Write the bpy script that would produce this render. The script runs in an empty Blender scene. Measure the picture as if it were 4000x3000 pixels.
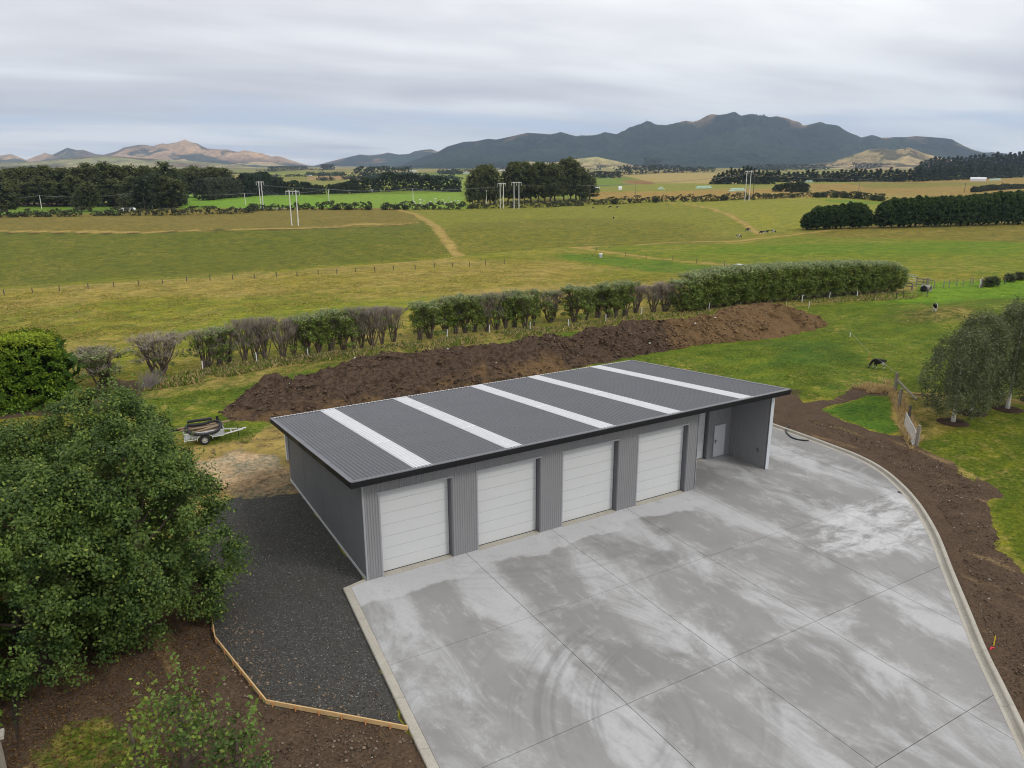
import bpy, math, random
import numpy as np
from mathutils import Vector, Matrix

random.seed(7)
RNG = np.random.default_rng(7)
SC = bpy.context.scene
COL = SC.collection
R = math.radians

# ------------------------------------------------------------------ camera
F_PX, PITCH, ROLL, YAW = 2943.8, -0.2820, -0.0017, 0.5282
CAM = np.array([-9.1875, -28.1843, 17.2374])
_f = np.array([math.sin(YAW) * math.cos(PITCH), math.cos(YAW) * math.cos(PITCH), math.sin(PITCH)])
_r0 = np.array([math.cos(YAW), -math.sin(YAW), 0.0])
_u0 = np.cross(_r0, _f)
_r = _r0 * math.cos(ROLL) + _u0 * math.sin(ROLL)
_u = -_r0 * math.sin(ROLL) + _u0 * math.cos(ROLL)
cd = bpy.data.cameras.new('camera')
cam = bpy.data.objects.new('camera', cd)
COL.objects.link(cam)
cd.sensor_width = 36.0
cd.lens = F_PX * 36.0 / 4000.0
cd.clip_start = 0.1
cd.clip_end = 60000
cam.matrix_world = Matrix(((_r[0], _u[0], -_f[0], CAM[0]), (_r[1], _u[1], -_f[1], CAM[1]), (_r[2], _u[2], -_f[2], CAM[2]), (0, 0, 0, 1)))
SC.camera = cam

# ------------------------------------------------------------------ world, sun, exposure
SUN_EL, SUN_AZ = R(42), R(148)          # azimuth measured from +Y towards +X
W = bpy.data.worlds.new('World')
SC.world = W
W.use_nodes = True
nt = W.node_tree
nt.nodes.clear()
def wn(t, **k):
    n = nt.nodes.new(t)
    for a, b in k.items(): setattr(n, a, b)
    return n
sky = wn('ShaderNodeTexSky', sky_type='NISHITA', sun_disc=False, sun_elevation=SUN_EL, sun_rotation=SUN_AZ)
bg1 = wn('ShaderNodeBackground'); bg1.inputs[1].default_value = 0.07
nt.links.new(sky.outputs[0], bg1.inputs[0])
tc = wn('ShaderNodeTexCoord')
sp = wn('ShaderNodeSeparateXYZ'); nt.links.new(tc.outputs['Generated'], sp.inputs[0])
def wm(op, a, b=None, c=None, clamp=False):
    n = wn('ShaderNodeMath', operation=op); n.use_clamp = clamp
    for i, v in enumerate((a, b, c)):
        if v is None: continue
        if isinstance(v, (int, float)): n.inputs[i].default_value = v
        else: nt.links.new(v, n.inputs[i])
    return n.outputs[0]
zc = wm('ABSOLUTE', sp.outputs[2])
zd = wm('ADD', zc, 0.10)
# the cloud deck is a sheet overhead: direction divided by height gives its plan position
cx_ = wm('DIVIDE', sp.outputs[0], zd); cy_ = wm('DIVIDE', sp.outputs[1], zd)
cv = wn('ShaderNodeCombineXYZ'); nt.links.new(cx_, cv.inputs[0]); nt.links.new(cy_, cv.inputs[1])
rot = wn('ShaderNodeMapping'); rot.inputs['Rotation'].default_value = (0, 0, YAW + 0.10); rot.inputs['Location'].default_value = (1.9, 4.75, 0)
rot.inputs['Scale'].default_value = (0.5, 1.0, 1)
nt.links.new(cv.outputs[0], rot.inputs[0])
def wnoise(scale, detail, rough, dist=0.0, off=(0, 0, 0)):
    m = wn('ShaderNodeMapping'); m.inputs['Location'].default_value = off
    nt.links.new(rot.outputs[0], m.inputs[0])
    n = wn('ShaderNodeTexNoise'); n.inputs['Scale'].default_value = scale; n.inputs['Detail'].default_value = detail
    n.inputs['Roughness'].default_value = rough; n.inputs['Distortion'].default_value = dist
    nt.links.new(m.outputs[0], n.inputs[0])
    return n.outputs[0]
def wmap(v, a, b, c=0.0, d=1.0):
    n = wn('ShaderNodeMapRange', interpolation_type='SMOOTHSTEP')
    nt.links.new(v, n.inputs[0])
    for i, x in enumerate((a, b, c, d)): n.inputs[i + 1].default_value = x
    return n.outputs[0]
def wmix(f, a, b):
    n = wn('ShaderNodeMix', data_type='RGBA')
    nt.links.new(f, n.inputs[0])
    for i, v in ((6, a), (7, b)):
        if isinstance(v, tuple): n.inputs[i].default_value = (*v, 1)
        else: nt.links.new(v, n.inputs[i])
    return n.outputs[2]
nA = wnoise(0.42, 5, 0.48, 0.35)
nB = wnoise(1.3, 6, 0.5, 0.3, (3.1, 7.7, 0))
nC = wnoise(0.8, 4, 0.5, 0.2, (9.3, 1.7, 0))
mixn = wm('ADD', wm('MULTIPLY', nA, 0.74), wm('MULTIPLY', nB, 0.26))
cloud = wmix(wmap(mixn, 0.36, 0.62), (1.08, 1.075, 1.06), (0.63, 0.615, 0.65))
low = wmap(zc, 0.03, 0.12, 1.0, 0.0)
blue = wm('MULTIPLY', low, wmap(nC, 0.48, 0.66))
cloud2 = wmix(blue, cloud, (0.66, 0.73, 0.88))
glow = wm('MULTIPLY', wmap(zc, 0.0, 0.09, 1.0, 0.0), wmap(nC, 0.55, 0.42))
cloud3 = wmix(glow, cloud2, (1.0, 1.0, 1.0))
bg2 = wn('ShaderNodeBackground'); bg2.inputs[1].default_value = 0.93
nt.links.new(cloud3, bg2.inputs[0])
mx = wn('ShaderNodeMixShader'); mx.inputs[0].default_value = 0.93
nt.links.new(bg1.outputs[0], mx.inputs[1]); nt.links.new(bg2.outputs[0], mx.inputs[2])
out = wn('ShaderNodeOutputWorld'); nt.links.new(mx.outputs[0], out.inputs[0])

sl = bpy.data.lights.new('sun', 'SUN'); sl.energy = 1.25; sl.angle = R(12); sl.color = (1.0, 0.96, 0.9)
so = bpy.data.objects.new('sun', sl); COL.objects.link(so)
sd = Vector((math.sin(SUN_AZ) * math.cos(SUN_EL), math.cos(SUN_AZ) * math.cos(SUN_EL), math.sin(SUN_EL)))
so.rotation_euler = sd.to_track_quat('Z', 'Y').to_euler()
so.location = sd * 200
SC.view_settings.view_transform = 'Standard'
SC.view_settings.look = 'None'
SC.view_settings.exposure = 0.38
SC.view_settings.gamma = 1.0
SC.view_settings.use_curve_mapping = False
SC.cycles.filter_width = 1.05
SC.cycles.use_denoising = True

# ------------------------------------------------------------------ numeric helpers
def S(x, a, b):
    t = np.clip((np.asarray(x, float) - a) / (b - a), 0, 1)
    return t * t * (3 - 2 * t)
def _hash(ix, iy, seed):
    h = (ix.astype(np.int64) * 374761393 + iy.astype(np.int64) * 668265263 + seed * 1442695041) & 0xffffffff
    h = ((h ^ (h >> 13)) * 1274126177) & 0xffffffff
    return ((h ^ (h >> 16)) & 0xffffff) / float(0xffffff)
def vn(x, y, seed=0):
    x = np.asarray(x, float); y = np.asarray(y, float)
    ix = np.floor(x); iy = np.floor(y); fx = x - ix; fy = y - iy
    fx = fx * fx * (3 - 2 * fx); fy = fy * fy * (3 - 2 * fy)
    a = _hash(ix, iy, seed); b = _hash(ix + 1, iy, seed); c = _hash(ix, iy + 1, seed); d = _hash(ix + 1, iy + 1, seed)
    return (a * (1 - fx) + b * fx) * (1 - fy) + (c * (1 - fx) + d * fx) * fy
def fbm(x, y, seed=0, oct=4, gain=0.5):
    s = 0; a = 1; t = 0
    for o in range(oct):
        s = s + a * vn(x * 2 ** o + 17.3 * o, y * 2 ** o - 9.1 * o, seed + o); t += a; a *= gain
    return s / t
def ridged(x, y, seed=0, oct=4):
    s = 0; a = 1; t = 0
    for o in range(oct):
        s = s + a * (1 - np.abs(2 * vn(x * 2 ** o + 5.3 * o, y * 2 ** o + 2.1 * o, seed + o) - 1)); t += a; a *= 0.5
    return s / t

# ground form: flat yard and paddock, a gully beyond the fence, a far rise and a plain
FH = np.array([math.sin(YAW), math.cos(YAW)]); RH = np.array([math.cos(YAW), -math.sin(YAW)])
def terrain(x, y):
    x = np.asarray(x, float); y = np.asarray(y, float)
    dx = x - CAM[0]; dy = y - CAM[1]
    s = dx * FH[0] + dy * FH[1]; l = dx * RH[0] + dy * RH[1]
    u = l / np.maximum(s, 20)
    sr = np.interp(u, [-1.0, -0.66, -0.33, -0.08, 0.1, 0.35, 1], [108, 110, 125, 149, 165, 175, 180])
    A = np.interp(u, [-1.0, -0.4, -0.1, 0.08, 0.2, 0.4, 1], [8.5, 8.2, 7.0, 4.0, 2.0, 0.8, 0.5])
    z = -A * S(s, sr, sr * 1.2) * (1 - S(s, sr * 1.3, 262))
    z = z - 1.6 * S(s, 150, 265)
    z = z + 0.0022 * np.clip(s - 1500, 0, 5000)
    r = np.hypot(dx, dy)
    z = z + (fbm(x / 38, y / 38, 3) - 0.5) * 1.8 * S(r, 75, 180) + (fbm(x / 120, y / 120, 13, 2) - 0.5) * 4.0 * S(r, 150, 260) * (1 - S(r, 500, 900)) + (fbm(x / 9, y / 9, 5) - 0.5) * 0.22 * S(r, 40, 90)
    # small swells in the near paddock
    z = z + 0.9 * np.exp(-(((x - 84) / 9) ** 2 + ((y - 21) / 4.5) ** 2)) + 0.35 * np.exp(-(((x - 48) / 6) ** 2 + ((y - 19) / 4) ** 2))
    return z - 0.06
def T1(x, y): return float(terrain(np.array([x]), np.array([y]))[0])
def ray(px, py):
    return _f + (px - 2000) / F_PX * _r + (1500 - py) / F_PX * _u
def G(px, py, z=None, h=0.0):
    """ground point seen along a survey bearing of the photograph"""
    d = ray(px, py)
    if z is not None:
        t = (z - CAM[2]) / d[2]
        return np.array([CAM[0] + t * d[0], CAM[1] + t * d[1], z])
    lo, hi = 12.0, 14000.0
    for n in (200, 24, 24, 24):
        ts = np.geomspace(lo, hi, n)
        D = CAM[2] + ts * d[2] - terrain(CAM[0] + ts * d[0], CAM[1] + ts * d[1]) - h
        k = int(np.argmax(D < 0))
        if D[k] >= 0: lo = hi = ts[-1]; break
        lo, hi = ts[max(k - 1, 0)], ts[k]
    x, y = CAM[0] + lo * d[0], CAM[1] + lo * d[1]
    return np.array([x, y, T1(x, y)])
def GV(px, py):
    px = np.asarray(px, float)[:, None]; py = np.asarray(py, float)[:, None]
    d = _f + (px - 2000) / F_PX * _r + (1500 - py) / F_PX * _u
    z = np.zeros(len(px))
    for _ in range(14):
        t = (z - CAM[2]) / d[:, 2]; x = CAM[0] + t * d[:, 0]; y = CAM[1] + t * d[:, 1]
        z = 0.5 * z + 0.5 * terrain(x, y)
    return np.stack([x, y, terrain(x, y)], 1)
def PXM(p):
    """metres per photograph pixel at a point"""
    return float((np.array(p) - CAM) @ _f) / F_PX
def HT(px, pyb, pyt):
    p = G(px, pyb)
    a = math.atan((1500 - pyt) / F_PX) + PITCH
    s = (p[0] - CAM[0]) * FH[0] + (p[1] - CAM[1]) * FH[1]
    return p, CAM[2] + s * math.tan(a) - p[2]

# ------------------------------------------------------------------ materials
class NT:
    def __init__(s, name, rough=0.8, spec=0.3, metal=0.0):
        s.m = bpy.data.materials.new(name); s.m.use_nodes = True
        s.t = s.m.node_tree; s.b = s.t.nodes['Principled BSDF']
        s.b.inputs['Roughness'].default_value = rough
        s.b.inputs['Specular IOR Level'].default_value = spec
        s.b.inputs['Metallic'].default_value = metal
        s._tc = None
    def n(s, t, **k):
        n = s.t.nodes.new(t)
        for a, b in k.items(): setattr(n, a, b)
        return n
    def link(s, a, b): s.t.links.new(a, b)
    def put(s, sock, v):
        if isinstance(v, (int, float)): sock.default_value = v
        elif isinstance(v, tuple): sock.default_value = (*v, 1) if len(v) == 3 and sock.type == 'RGBA' else v
        else: s.link(v, sock)
    def pos(s, which='Object', scale=(1, 1, 1), rotz=0.0, loc=(0, 0, 0)):
        if s._tc is None: s._tc = s.n('ShaderNodeTexCoord')
        if which == 'World':
            g = s.n('ShaderNodeNewGeometry'); o = g.outputs['Position']
        else: o = s._tc.outputs[which]
        if scale == (1, 1, 1) and rotz == 0 and loc == (0, 0, 0): return o
        m = s.n('ShaderNodeMapping'); s.link(o, m.inputs[0])
        m.inputs['Scale'].default_value = scale; m.inputs['Rotation'].default_value = (0, 0, rotz); m.inputs['Location'].default_value = loc
        return m.outputs[0]
    def noise(s, v, scale, detail=4, rough=0.55, dist=0.0):
        n = s.n('ShaderNodeTexNoise'); s.link(v, n.inputs['Vector'])
        n.inputs['Scale'].default_value = scale; n.inputs['Detail'].default_value = detail
        n.inputs['Roughness'].default_value = rough; n.inputs['Distortion'].default_value = dist
        return n.outputs[0]
    def vor(s, v, scale, feature='F1', out=0):
        n = s.n('ShaderNodeTexVoronoi', feature=feature); s.link(v, n.inputs['Vector']); n.inputs['Scale'].default_value = scale
        return n.outputs[out]
    def mr(s, v, a, b, c=0.0, d=1.0, smooth=True):
        n = s.n('ShaderNodeMapRange', interpolation_type='SMOOTHSTEP' if smooth else 'LINEAR')
        s.put(n.inputs[0], v)
        for i, x in enumerate((a, b, c, d)): s.put(n.inputs[i + 1], x)
        return n.outputs[0]
    def math(s, op, a, b=None, c=None, clamp=False):
        n = s.n('ShaderNodeMath', operation=op); n.use_clamp = clamp
        for i, v in enumerate((a, b, c)):
            if v is not None: s.put(n.inputs[i], v)
        return n.outputs[0]
    def mix(s, f, a, b, blend='MIX'):
        n = s.n('ShaderNodeMix', data_type='RGBA', blend_type=blend)
        s.put(n.inputs[0], f); s.put(n.inputs[6], a); s.put(n.inputs[7], b)
        return n.outputs[2]
    def attr(s, name, out='Color'):
        n = s.n('ShaderNodeAttribute', attribute_name=name); return n.outputs[out]
    def sep(s, v):
        n = s.n('ShaderNodeSeparateXYZ'); s.link(v, n.inputs[0]); return n.outputs
    def sepc(s, v):
        n = s.n('ShaderNodeSeparateColor'); s.link(v, n.inputs[0]); return n.outputs
    def bump(s, h, dist=0.02, strength=0.5):
        n = s.n('ShaderNodeBump'); n.inputs['Distance'].default_value = dist; n.inputs['Strength'].default_value = strength
        s.link(h, n.inputs['Height']); s.link(n.outputs[0], s.b.inputs['Normal'])
    def base(s, c): s.put(s.b.inputs['Base Color'], c); return s.m
    def rand(s):
        n = s.n('ShaderNodeObjectInfo'); return n.outputs['Random']

def simple(name, c, rough=0.7, spec=0.3, metal=0.0, var=0.12, scale=6.0, bump=0.0, dirt=None):
    t = NT(name, rough, spec, metal)
    v = t.pos('Object')
    n = t.noise(v, scale, 5, 0.6)
    col = t.mix(n, tuple(x * (1 - var) for x in c), tuple(min(1, x * (1 + var)) for x in c))
    if dirt:
        n2 = t.noise(v, scale * 0.35, 4, 0.6)
        col = t.mix(t.mr(n2, 0.5, 0.72, 0, 0.6), col, dirt)
    if bump: t.bump(n, bump, 0.6)
    return t.base(col)

def foliage_mat(name, rough=0.55, spec=0.25, trans=0.25, tint=(1, 1, 1), scale=1.2):
    t = NT(name, rough, spec)
    v = t.pos('World')
    c = t.attr('col')
    n = t.noise(v, scale, 3, 0.6)
    c2 = t.mix(1.0, c, t.mix(n, (0.72, 0.72, 0.72), (1.3, 1.28, 1.2)), 'MULTIPLY')
    c3 = t.mix(1.0, c2, tint, 'MULTIPLY')
    t.base(c3)
    tr = t.n('ShaderNodeBsdfTranslucent'); t.put(tr.inputs[0], c3)
    mxs = t.n('ShaderNodeMixShader'); mxs.inputs[0].default_value = trans
    t.link(t.b.outputs[0], mxs.inputs[1]); t.link(tr.outputs[0], mxs.inputs[2])
    o = [n for n in t.t.nodes if n.type == 'OUTPUT_MATERIAL'][0]
    t.link(mxs.outputs[0], o.inputs[0])
    return t.m

M = {}
M['leaf'] = foliage_mat('broad_leaves')
M['needle'] = foliage_mat('conifer_foliage', 0.7, 0.1, 0.1)
M['gum'] = foliage_mat('gum_foliage', 0.6, 0.2, 0.12, scale=0.3)
M['twig'] = foliage_mat('grey_twigs', 0.85, 0.1, 0.0)
M['drygrass'] = foliage_mat('grass_blades', 0.8, 0.1, 0.45)
M['bark'] = simple('bark', (0.11, 0.085, 0.065), 0.9, 0.1, var=0.35, scale=8, bump=0.02)
M['birch'] = simple('birch_bark', (0.62, 0.58, 0.52), 0.8, 0.2, var=0.15, scale=5, bump=0.01, dirt=(0.05, 0.045, 0.04))
M['white_pole'] = simple('pale_concrete_pole', (0.62, 0.62, 0.60), 0.7, var=0.08)
M['grey_wood'] = simple('weathered_wood', (0.24, 0.215, 0.175), 0.9, 0.1, var=0.3, scale=5, bump=0.01, dirt=(0.12, 0.13, 0.08))
M['dark_wood'] = simple('dark_post_wood', (0.11, 0.10, 0.085), 0.9, 0.1, var=0.3)
M['new_timber'] = simple('new_pine_board', (0.60, 0.40, 0.19), 0.75, 0.2, var=0.2, scale=4, bump=0.004)
M['peg_timber'] = simple('pine_peg', (0.48, 0.22, 0.09), 0.8, 0.2, var=0.25)
M['white_paint'] = simple('white_paint', (0.78, 0.78, 0.77), 0.5, 0.4, var=0.05)
M['galv'] = simple('galvanised_steel', (0.52, 0.54, 0.56), 0.42, 0.5, 0.55, var=0.12, scale=12)
M['trailer'] = simple('pale_trailer_steel', (0.42, 0.46, 0.50), 0.5, 0.5, 0.1, var=0.1, scale=5, dirt=(0.30, 0.29, 0.27))
M['rubber'] = simple('black_rubber', (0.018, 0.018, 0.02), 0.75, 0.3, var=0.3)
M['pipe'] = simple('black_drain_pipe', (0.014, 0.014, 0.017), 0.5, 0.4, var=0.25, scale=20)
M['rim'] = simple('wheel_rim', (0.6, 0.61, 0.62), 0.4, 0.5, 0.5, var=0.05)
M['wire'] = simple('wire', (0.16, 0.16, 0.17), 0.6, 0.3, 0.3)
M['orange'] = simple('orange_plastic', (0.62, 0.22, 0.05), 0.5)
M['yellow'] = simple('yellow_peg_paint', (0.75, 0.55, 0.04), 0.5)
M['red'] = simple('red_tape', (0.65, 0.03, 0.05), 0.5)
M['bale'] = simple('pale_green_bale_wrap', (0.52, 0.68, 0.58), 0.35, 0.5, var=0.08, scale=3)
M['bale_white'] = simple('white_bale_wrap', (0.66, 0.69, 0.68), 0.35, 0.5, var=0.06, scale=3)
M['roof_white'] = simple('white_shed_sheet', (0.74, 0.76, 0.8), 0.5, var=0.05)
M['dark_open'] = simple('dark_opening', (0.03, 0.03, 0.032), 0.8)
M['wool'] = simple('sheep_wool', (0.66, 0.63, 0.57), 0.95, 0.05, var=0.1)
M['hose'] = simple('black_hose', (0.02, 0.02, 0.022), 0.45, 0.4)
M['log'] = simple('old_timber', (0.27, 0.20, 0.13), 0.9, 0.1, var=0.35, scale=7)

# shed
def shed_mat(name, c, rough, spec, metal=0.0, streak=0.06):
    t = NT(name, rough, spec, metal)
    v = t.pos('Object', scale=(3.0, 3.0, 0.35))
    n = t.noise(v, 1.6, 5, 0.6)
    n2 = t.noise(t.pos('Object'), 0.5, 4, 0.6)
    f = t.math('ADD', t.math('MULTIPLY', n, 0.6), t.math('MULTIPLY', n2, 0.4))
    t.link(t.mr(n2, 0.3, 0.7, rough * 0.85, min(1, rough * 1.2)), t.b.inputs['Roughness'])
    return t.base(t.mix(f, tuple(x * (1 - streak * 1.6) for x in c), tuple(x * (1 + streak * 1.6) for x in c)))
M['wall'] = shed_mat('grey_wall_steel', (0.225, 0.225, 0.232), 0.5, 0.4)
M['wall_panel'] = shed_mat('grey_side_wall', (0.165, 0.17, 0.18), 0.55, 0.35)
M['flash'] = shed_mat('dark_grey_flashing', (0.12, 0.12, 0.13), 0.45, 0.4)
M['flash_light'] = shed_mat('light_grey_flashing', (0.30, 0.30, 0.32), 0.45, 0.4)
M['fascia'] = shed_mat('black_fascia', (0.012, 0.012, 0.014), 0.55, 0.2)
M['roof'] = shed_mat('charcoal_roof_steel', (0.155, 0.157, 0.170), 0.34, 0.55, 0.35, 0.05)
M['door'] = shed_mat('pale_grey_door', (0.52, 0.53, 0.53), 0.5, 0.35, streak=0.025)
M['white_door'] = shed_mat('white_door_paint', (0.56, 0.57, 0.58), 0.45, 0.4, streak=0.02)
M['screw'] = simple('screw_heads', (0.05, 0.05, 0.055), 0.5)
def sky_sheet():
    t = NT('translucent_skylight', 0.35, 0.5)
    v = t.pos('Object', scale=(1.0, 0.35, 1))
    n = t.noise(v, 2.5, 5, 0.6)
    n2 = t.noise(t.pos('Object'), 9, 3, 0.6)
    c = t.mix(n, (0.66, 0.67, 0.69), (0.80, 0.81, 0.82))
    c = t.mix(t.mr(n2, 0.55, 0.75, 0, 0.25), c, (0.42, 0.42, 0.42))
    t.b.inputs['Transmission Weight'].default_value = 0.0
    return t.base(c)
M['skylight'] = sky_sheet()

def concrete():
    t = NT('yard_concrete', 0.8, 0.25)
    P = t.pos('World')
    xyz = t.sep(P)
    streakv = t.pos('World', scale=(1.0, 0.33, 1), rotz=0.12)
    big = t.noise(P, 0.16, 5, 0.55, 0.3)
    mid = t.noise(streakv, 0.75, 7, 0.62, 0.6)
    fine = t.noise(P, 9.0, 6, 0.7)
    grain = t.noise(P, 60.0, 3, 0.6)
    rnd = t.rand()
    c = t.mix(t.mr(big, 0.3, 0.7), (0.160, 0.156, 0.145), (0.255, 0.251, 0.240))
    c = t.mix(t.mr(mid, 0.38, 0.66, 0, 0.6), c, (0.205, 0.20, 0.19))
    c = t.mix(t.math('MULTIPLY', rnd, 0.28), c, (0.32, 0.32, 0.315))
    # pale bloom: clean strip by the doors, patches and streaks beside joints
    edge = t.noise(P, 0.35, 4, 0.55)
    strip = t.mr(t.math('ADD', xyz[1], t.math('MULTIPLY', t.math('SUBTRACT', edge, 0.5), 2.6)), -1.75, -1.45)
    inx = t.mr(xyz[0], 18.0, 19.5, 1, 0)
    strip = t.math('MULTIPLY', strip, inx)
    c = t.mix(t.math('MULTIPLY', strip, 0.85), c, (0.48, 0.48, 0.49))
    pat = t.noise(t.pos('World', scale=(1.0, 0.5, 1), rotz=-0.15, loc=(3.3, 1.2, 0)), 0.42, 8, 0.66, 0.5)
    jx = t.math('PINGPONG', t.math('ADD', t.math('SUBTRACT', xyz[0], 4.77), 46.9), 2.345); jy = t.math('PINGPONG', t.math('ADD', xyz[1], 59.2), 2.96)
    jn = t.noise(P, 0.55, 7, 0.7, 0.3)
    jm = t.math('MAXIMUM', t.math('MULTIPLY', t.mr(jx, 0.0, 1.0, 1, 0), t.mr(jn, 0.44, 0.60)), t.math('MULTIPLY', t.mr(jy, 0.0, 0.6, 1, 0), t.mr(jn, 0.50, 0.62)))
    c = t.mix(t.math('MULTIPLY', jm, 0.36), c, (0.52, 0.52, 0.53))
    colj = t.math('ABSOLUTE', t.math('SUBTRACT', t.math('FRACT', t.math('ADD', t.math('DIVIDE', t.math('SUBTRACT', xyz[0], 4.77), 4.69), 0.62)), 0.5))
    near = t.mr(colj, 0.05, 0.42, 0.10, -0.045)
    patch = t.mr(t.math('ADD', pat, near), 0.49, 0.70)
    c = t.mix(t.math('MULTIPLY', patch, 0.72), c, (0.50, 0.50, 0.51))
    f1 = t.noise(t.pos('World', scale=(1.0, 0.4, 1), rotz=0.25, loc=(5, 2, 0)), 1.5, 12, 0.78, 0.4)
    c = t.mix(t.math('MULTIPLY', t.mr(f1, 0.51, 0.68), 0.46), c, (0.50, 0.50, 0.50))
    f2 = t.noise(t.pos('World', scale=(1.0, 0.6, 1), rotz=-0.5, loc=(1, 8, 0)), 0.8, 12, 0.76, 0.6)
    c = t.mix(t.math('MULTIPLY', t.mr(f2, 0.54, 0.70), 0.45), c, (0.17, 0.165, 0.155))
    def blob(x, y, rx, ry, soft=0.5):
        v = t.n('ShaderNodeMapping'); t.link(P, v.inputs[0])
        v.inputs['Location'].default_value = (-x / rx, -y / ry, 0); v.inputs['Scale'].default_value = (1 / rx, 1 / ry, 0)
        ln = t.n('ShaderNodeVectorMath', operation='LENGTH'); t.link(v.outputs[0], ln.inputs[0])
        wob = t.math('MULTIPLY', t.math('SUBTRACT', t.noise(P, 1.3, 5, 0.6), 0.5), 1.1)
        return t.mr(t.math('ADD', ln.outputs['Value'], wob), 1.0 - soft * 0.3, 1.0 + soft * 0.3, 1, 0)
    tear = t.mr(t.noise(t.pos('World', rotz=0.4, scale=(0.5, 1, 1)), 1.1, 9, 0.75, 0.5), 0.40, 0.60)
    wb = t.math('MULTIPLY', blob(24.4, -8.0, 5.2, 2.1, 0.7), tear)
    c = t.mix(t.math('MULTIPLY', wb, 0.8), c, (0.58, 0.58, 0.59))
    for (x, y, rx, ry, s_) in ((12.35, -5.0, 0.85, 0.62, 0.30), (14.2, -2.9, 0.35, 0.25, 0.2), (21.0, 0.9, 2.2, 1.1, 0.22)):
        c = t.mix(t.math('MULTIPLY', blob(x, y, rx, ry), s_ * 1.6), c, (0.13, 0.13, 0.125))
    # tyre arcs
    def arcs(x, y, r0, r1, cx, cy, rr, freq, amt):
        v = t.n('ShaderNodeMapping'); t.link(P, v.inputs[0])
        v.inputs['Location'].default_value = (-x, -y, 0); v.inputs['Scale'].default_value = (1, 1, 0)
        ln = t.n('ShaderNodeVectorMath', operation='LENGTH'); t.link(v.outputs[0], ln.inputs[0])
        r = ln.outputs['Value']
        cb = t.n('ShaderNodeCombineXYZ'); t.link(r, cb.inputs[0])
        nn = t.noise(cb.outputs[0], freq, 2, 0.5)
        band = t.math('MULTIPLY', t.mr(r, r0, r0 + 0.6), t.mr(r, r1 - 0.6, r1, 1, 0))
        reg = blob(cx, cy, rr, rr, 1.2)
        k = t.math('MULTIPLY', t.math('MULTIPLY', t.mr(nn, 0.42, 0.66), band), reg)
        return t.math('MULTIPLY', k, t.mr(mid, 0.3, 0.6, amt * 0.5, amt))
    for a in ((8.0, -14.5, 4.6, 8.6, 3.6, -9.6, 3.2, 2.6, 0.50), (2.8, -11.4, 2.6, 4.4, 5.2, -13.6, 2.0, 2.8, 0.34), (3.3, -10.0, 6.2, 8.0, 8.6, -14.6, 2.4, 2.6, 0.26), (12.0, 12.0, 14.0, 17.5, 8.0, -3.8, 5.0, 2.2, 0.22), (5.4, -11.5, 5.2, 6.8, 1.2, -8.2, 2.2, 3.4, 0.28), (40, 6, 9.8, 12.2, 29.2, 3.2, 3.0, 3.0, 0.3)):
        c = t.mix(arcs(*a), c, (0.115, 0.112, 0.108))
    tyre = t.mr(t.noise(t.pos('World', scale=(0.4, 3.0, 1), rotz=0.5), 2.0, 4, 0.6), 0.62, 0.72, 0, 0.22)
    c = t.mix(tyre, c, (0.17, 0.168, 0.165))
    c = t.mix(t.mr(fine, 0.3, 0.7, 0.0, 0.22), c, (0.20, 0.20, 0.20))
    c = t.mix(t.mr(grain, 0.35, 0.65, 0.12, 0.0), c, (0.55, 0.55, 0.55))
    spk = t.mr(t.vor(P, 2.2), 0.035, 0.05, 0.65, 0)
    c = t.mix(t.math('MULTIPLY', spk, t.mr(t.noise(P, 0.5), 0.55, 0.6)), c, (0.06, 0.05, 0.04))
    t.bump(fine, 0.004, 0.3)
    return t.base(c)
M['concrete'] = concrete()
def kerbm():
    t = NT('kerb_concrete', 0.85, 0.2)
    P = t.pos('World')
    n = t.noise(P, 1.2, 6, 0.65); n2 = t.noise(P, 14, 4, 0.7)
    c = t.mix(n, (0.30, 0.275, 0.225), (0.50, 0.475, 0.42))
    c = t.mix(t.mr(n2, 0.4, 0.7, 0, 0.4), c, (0.24, 0.21, 0.165))
    t.bump(n2, 0.01, 0.5)
    return t.base(c)
M['kerb'] = kerbm()

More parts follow.
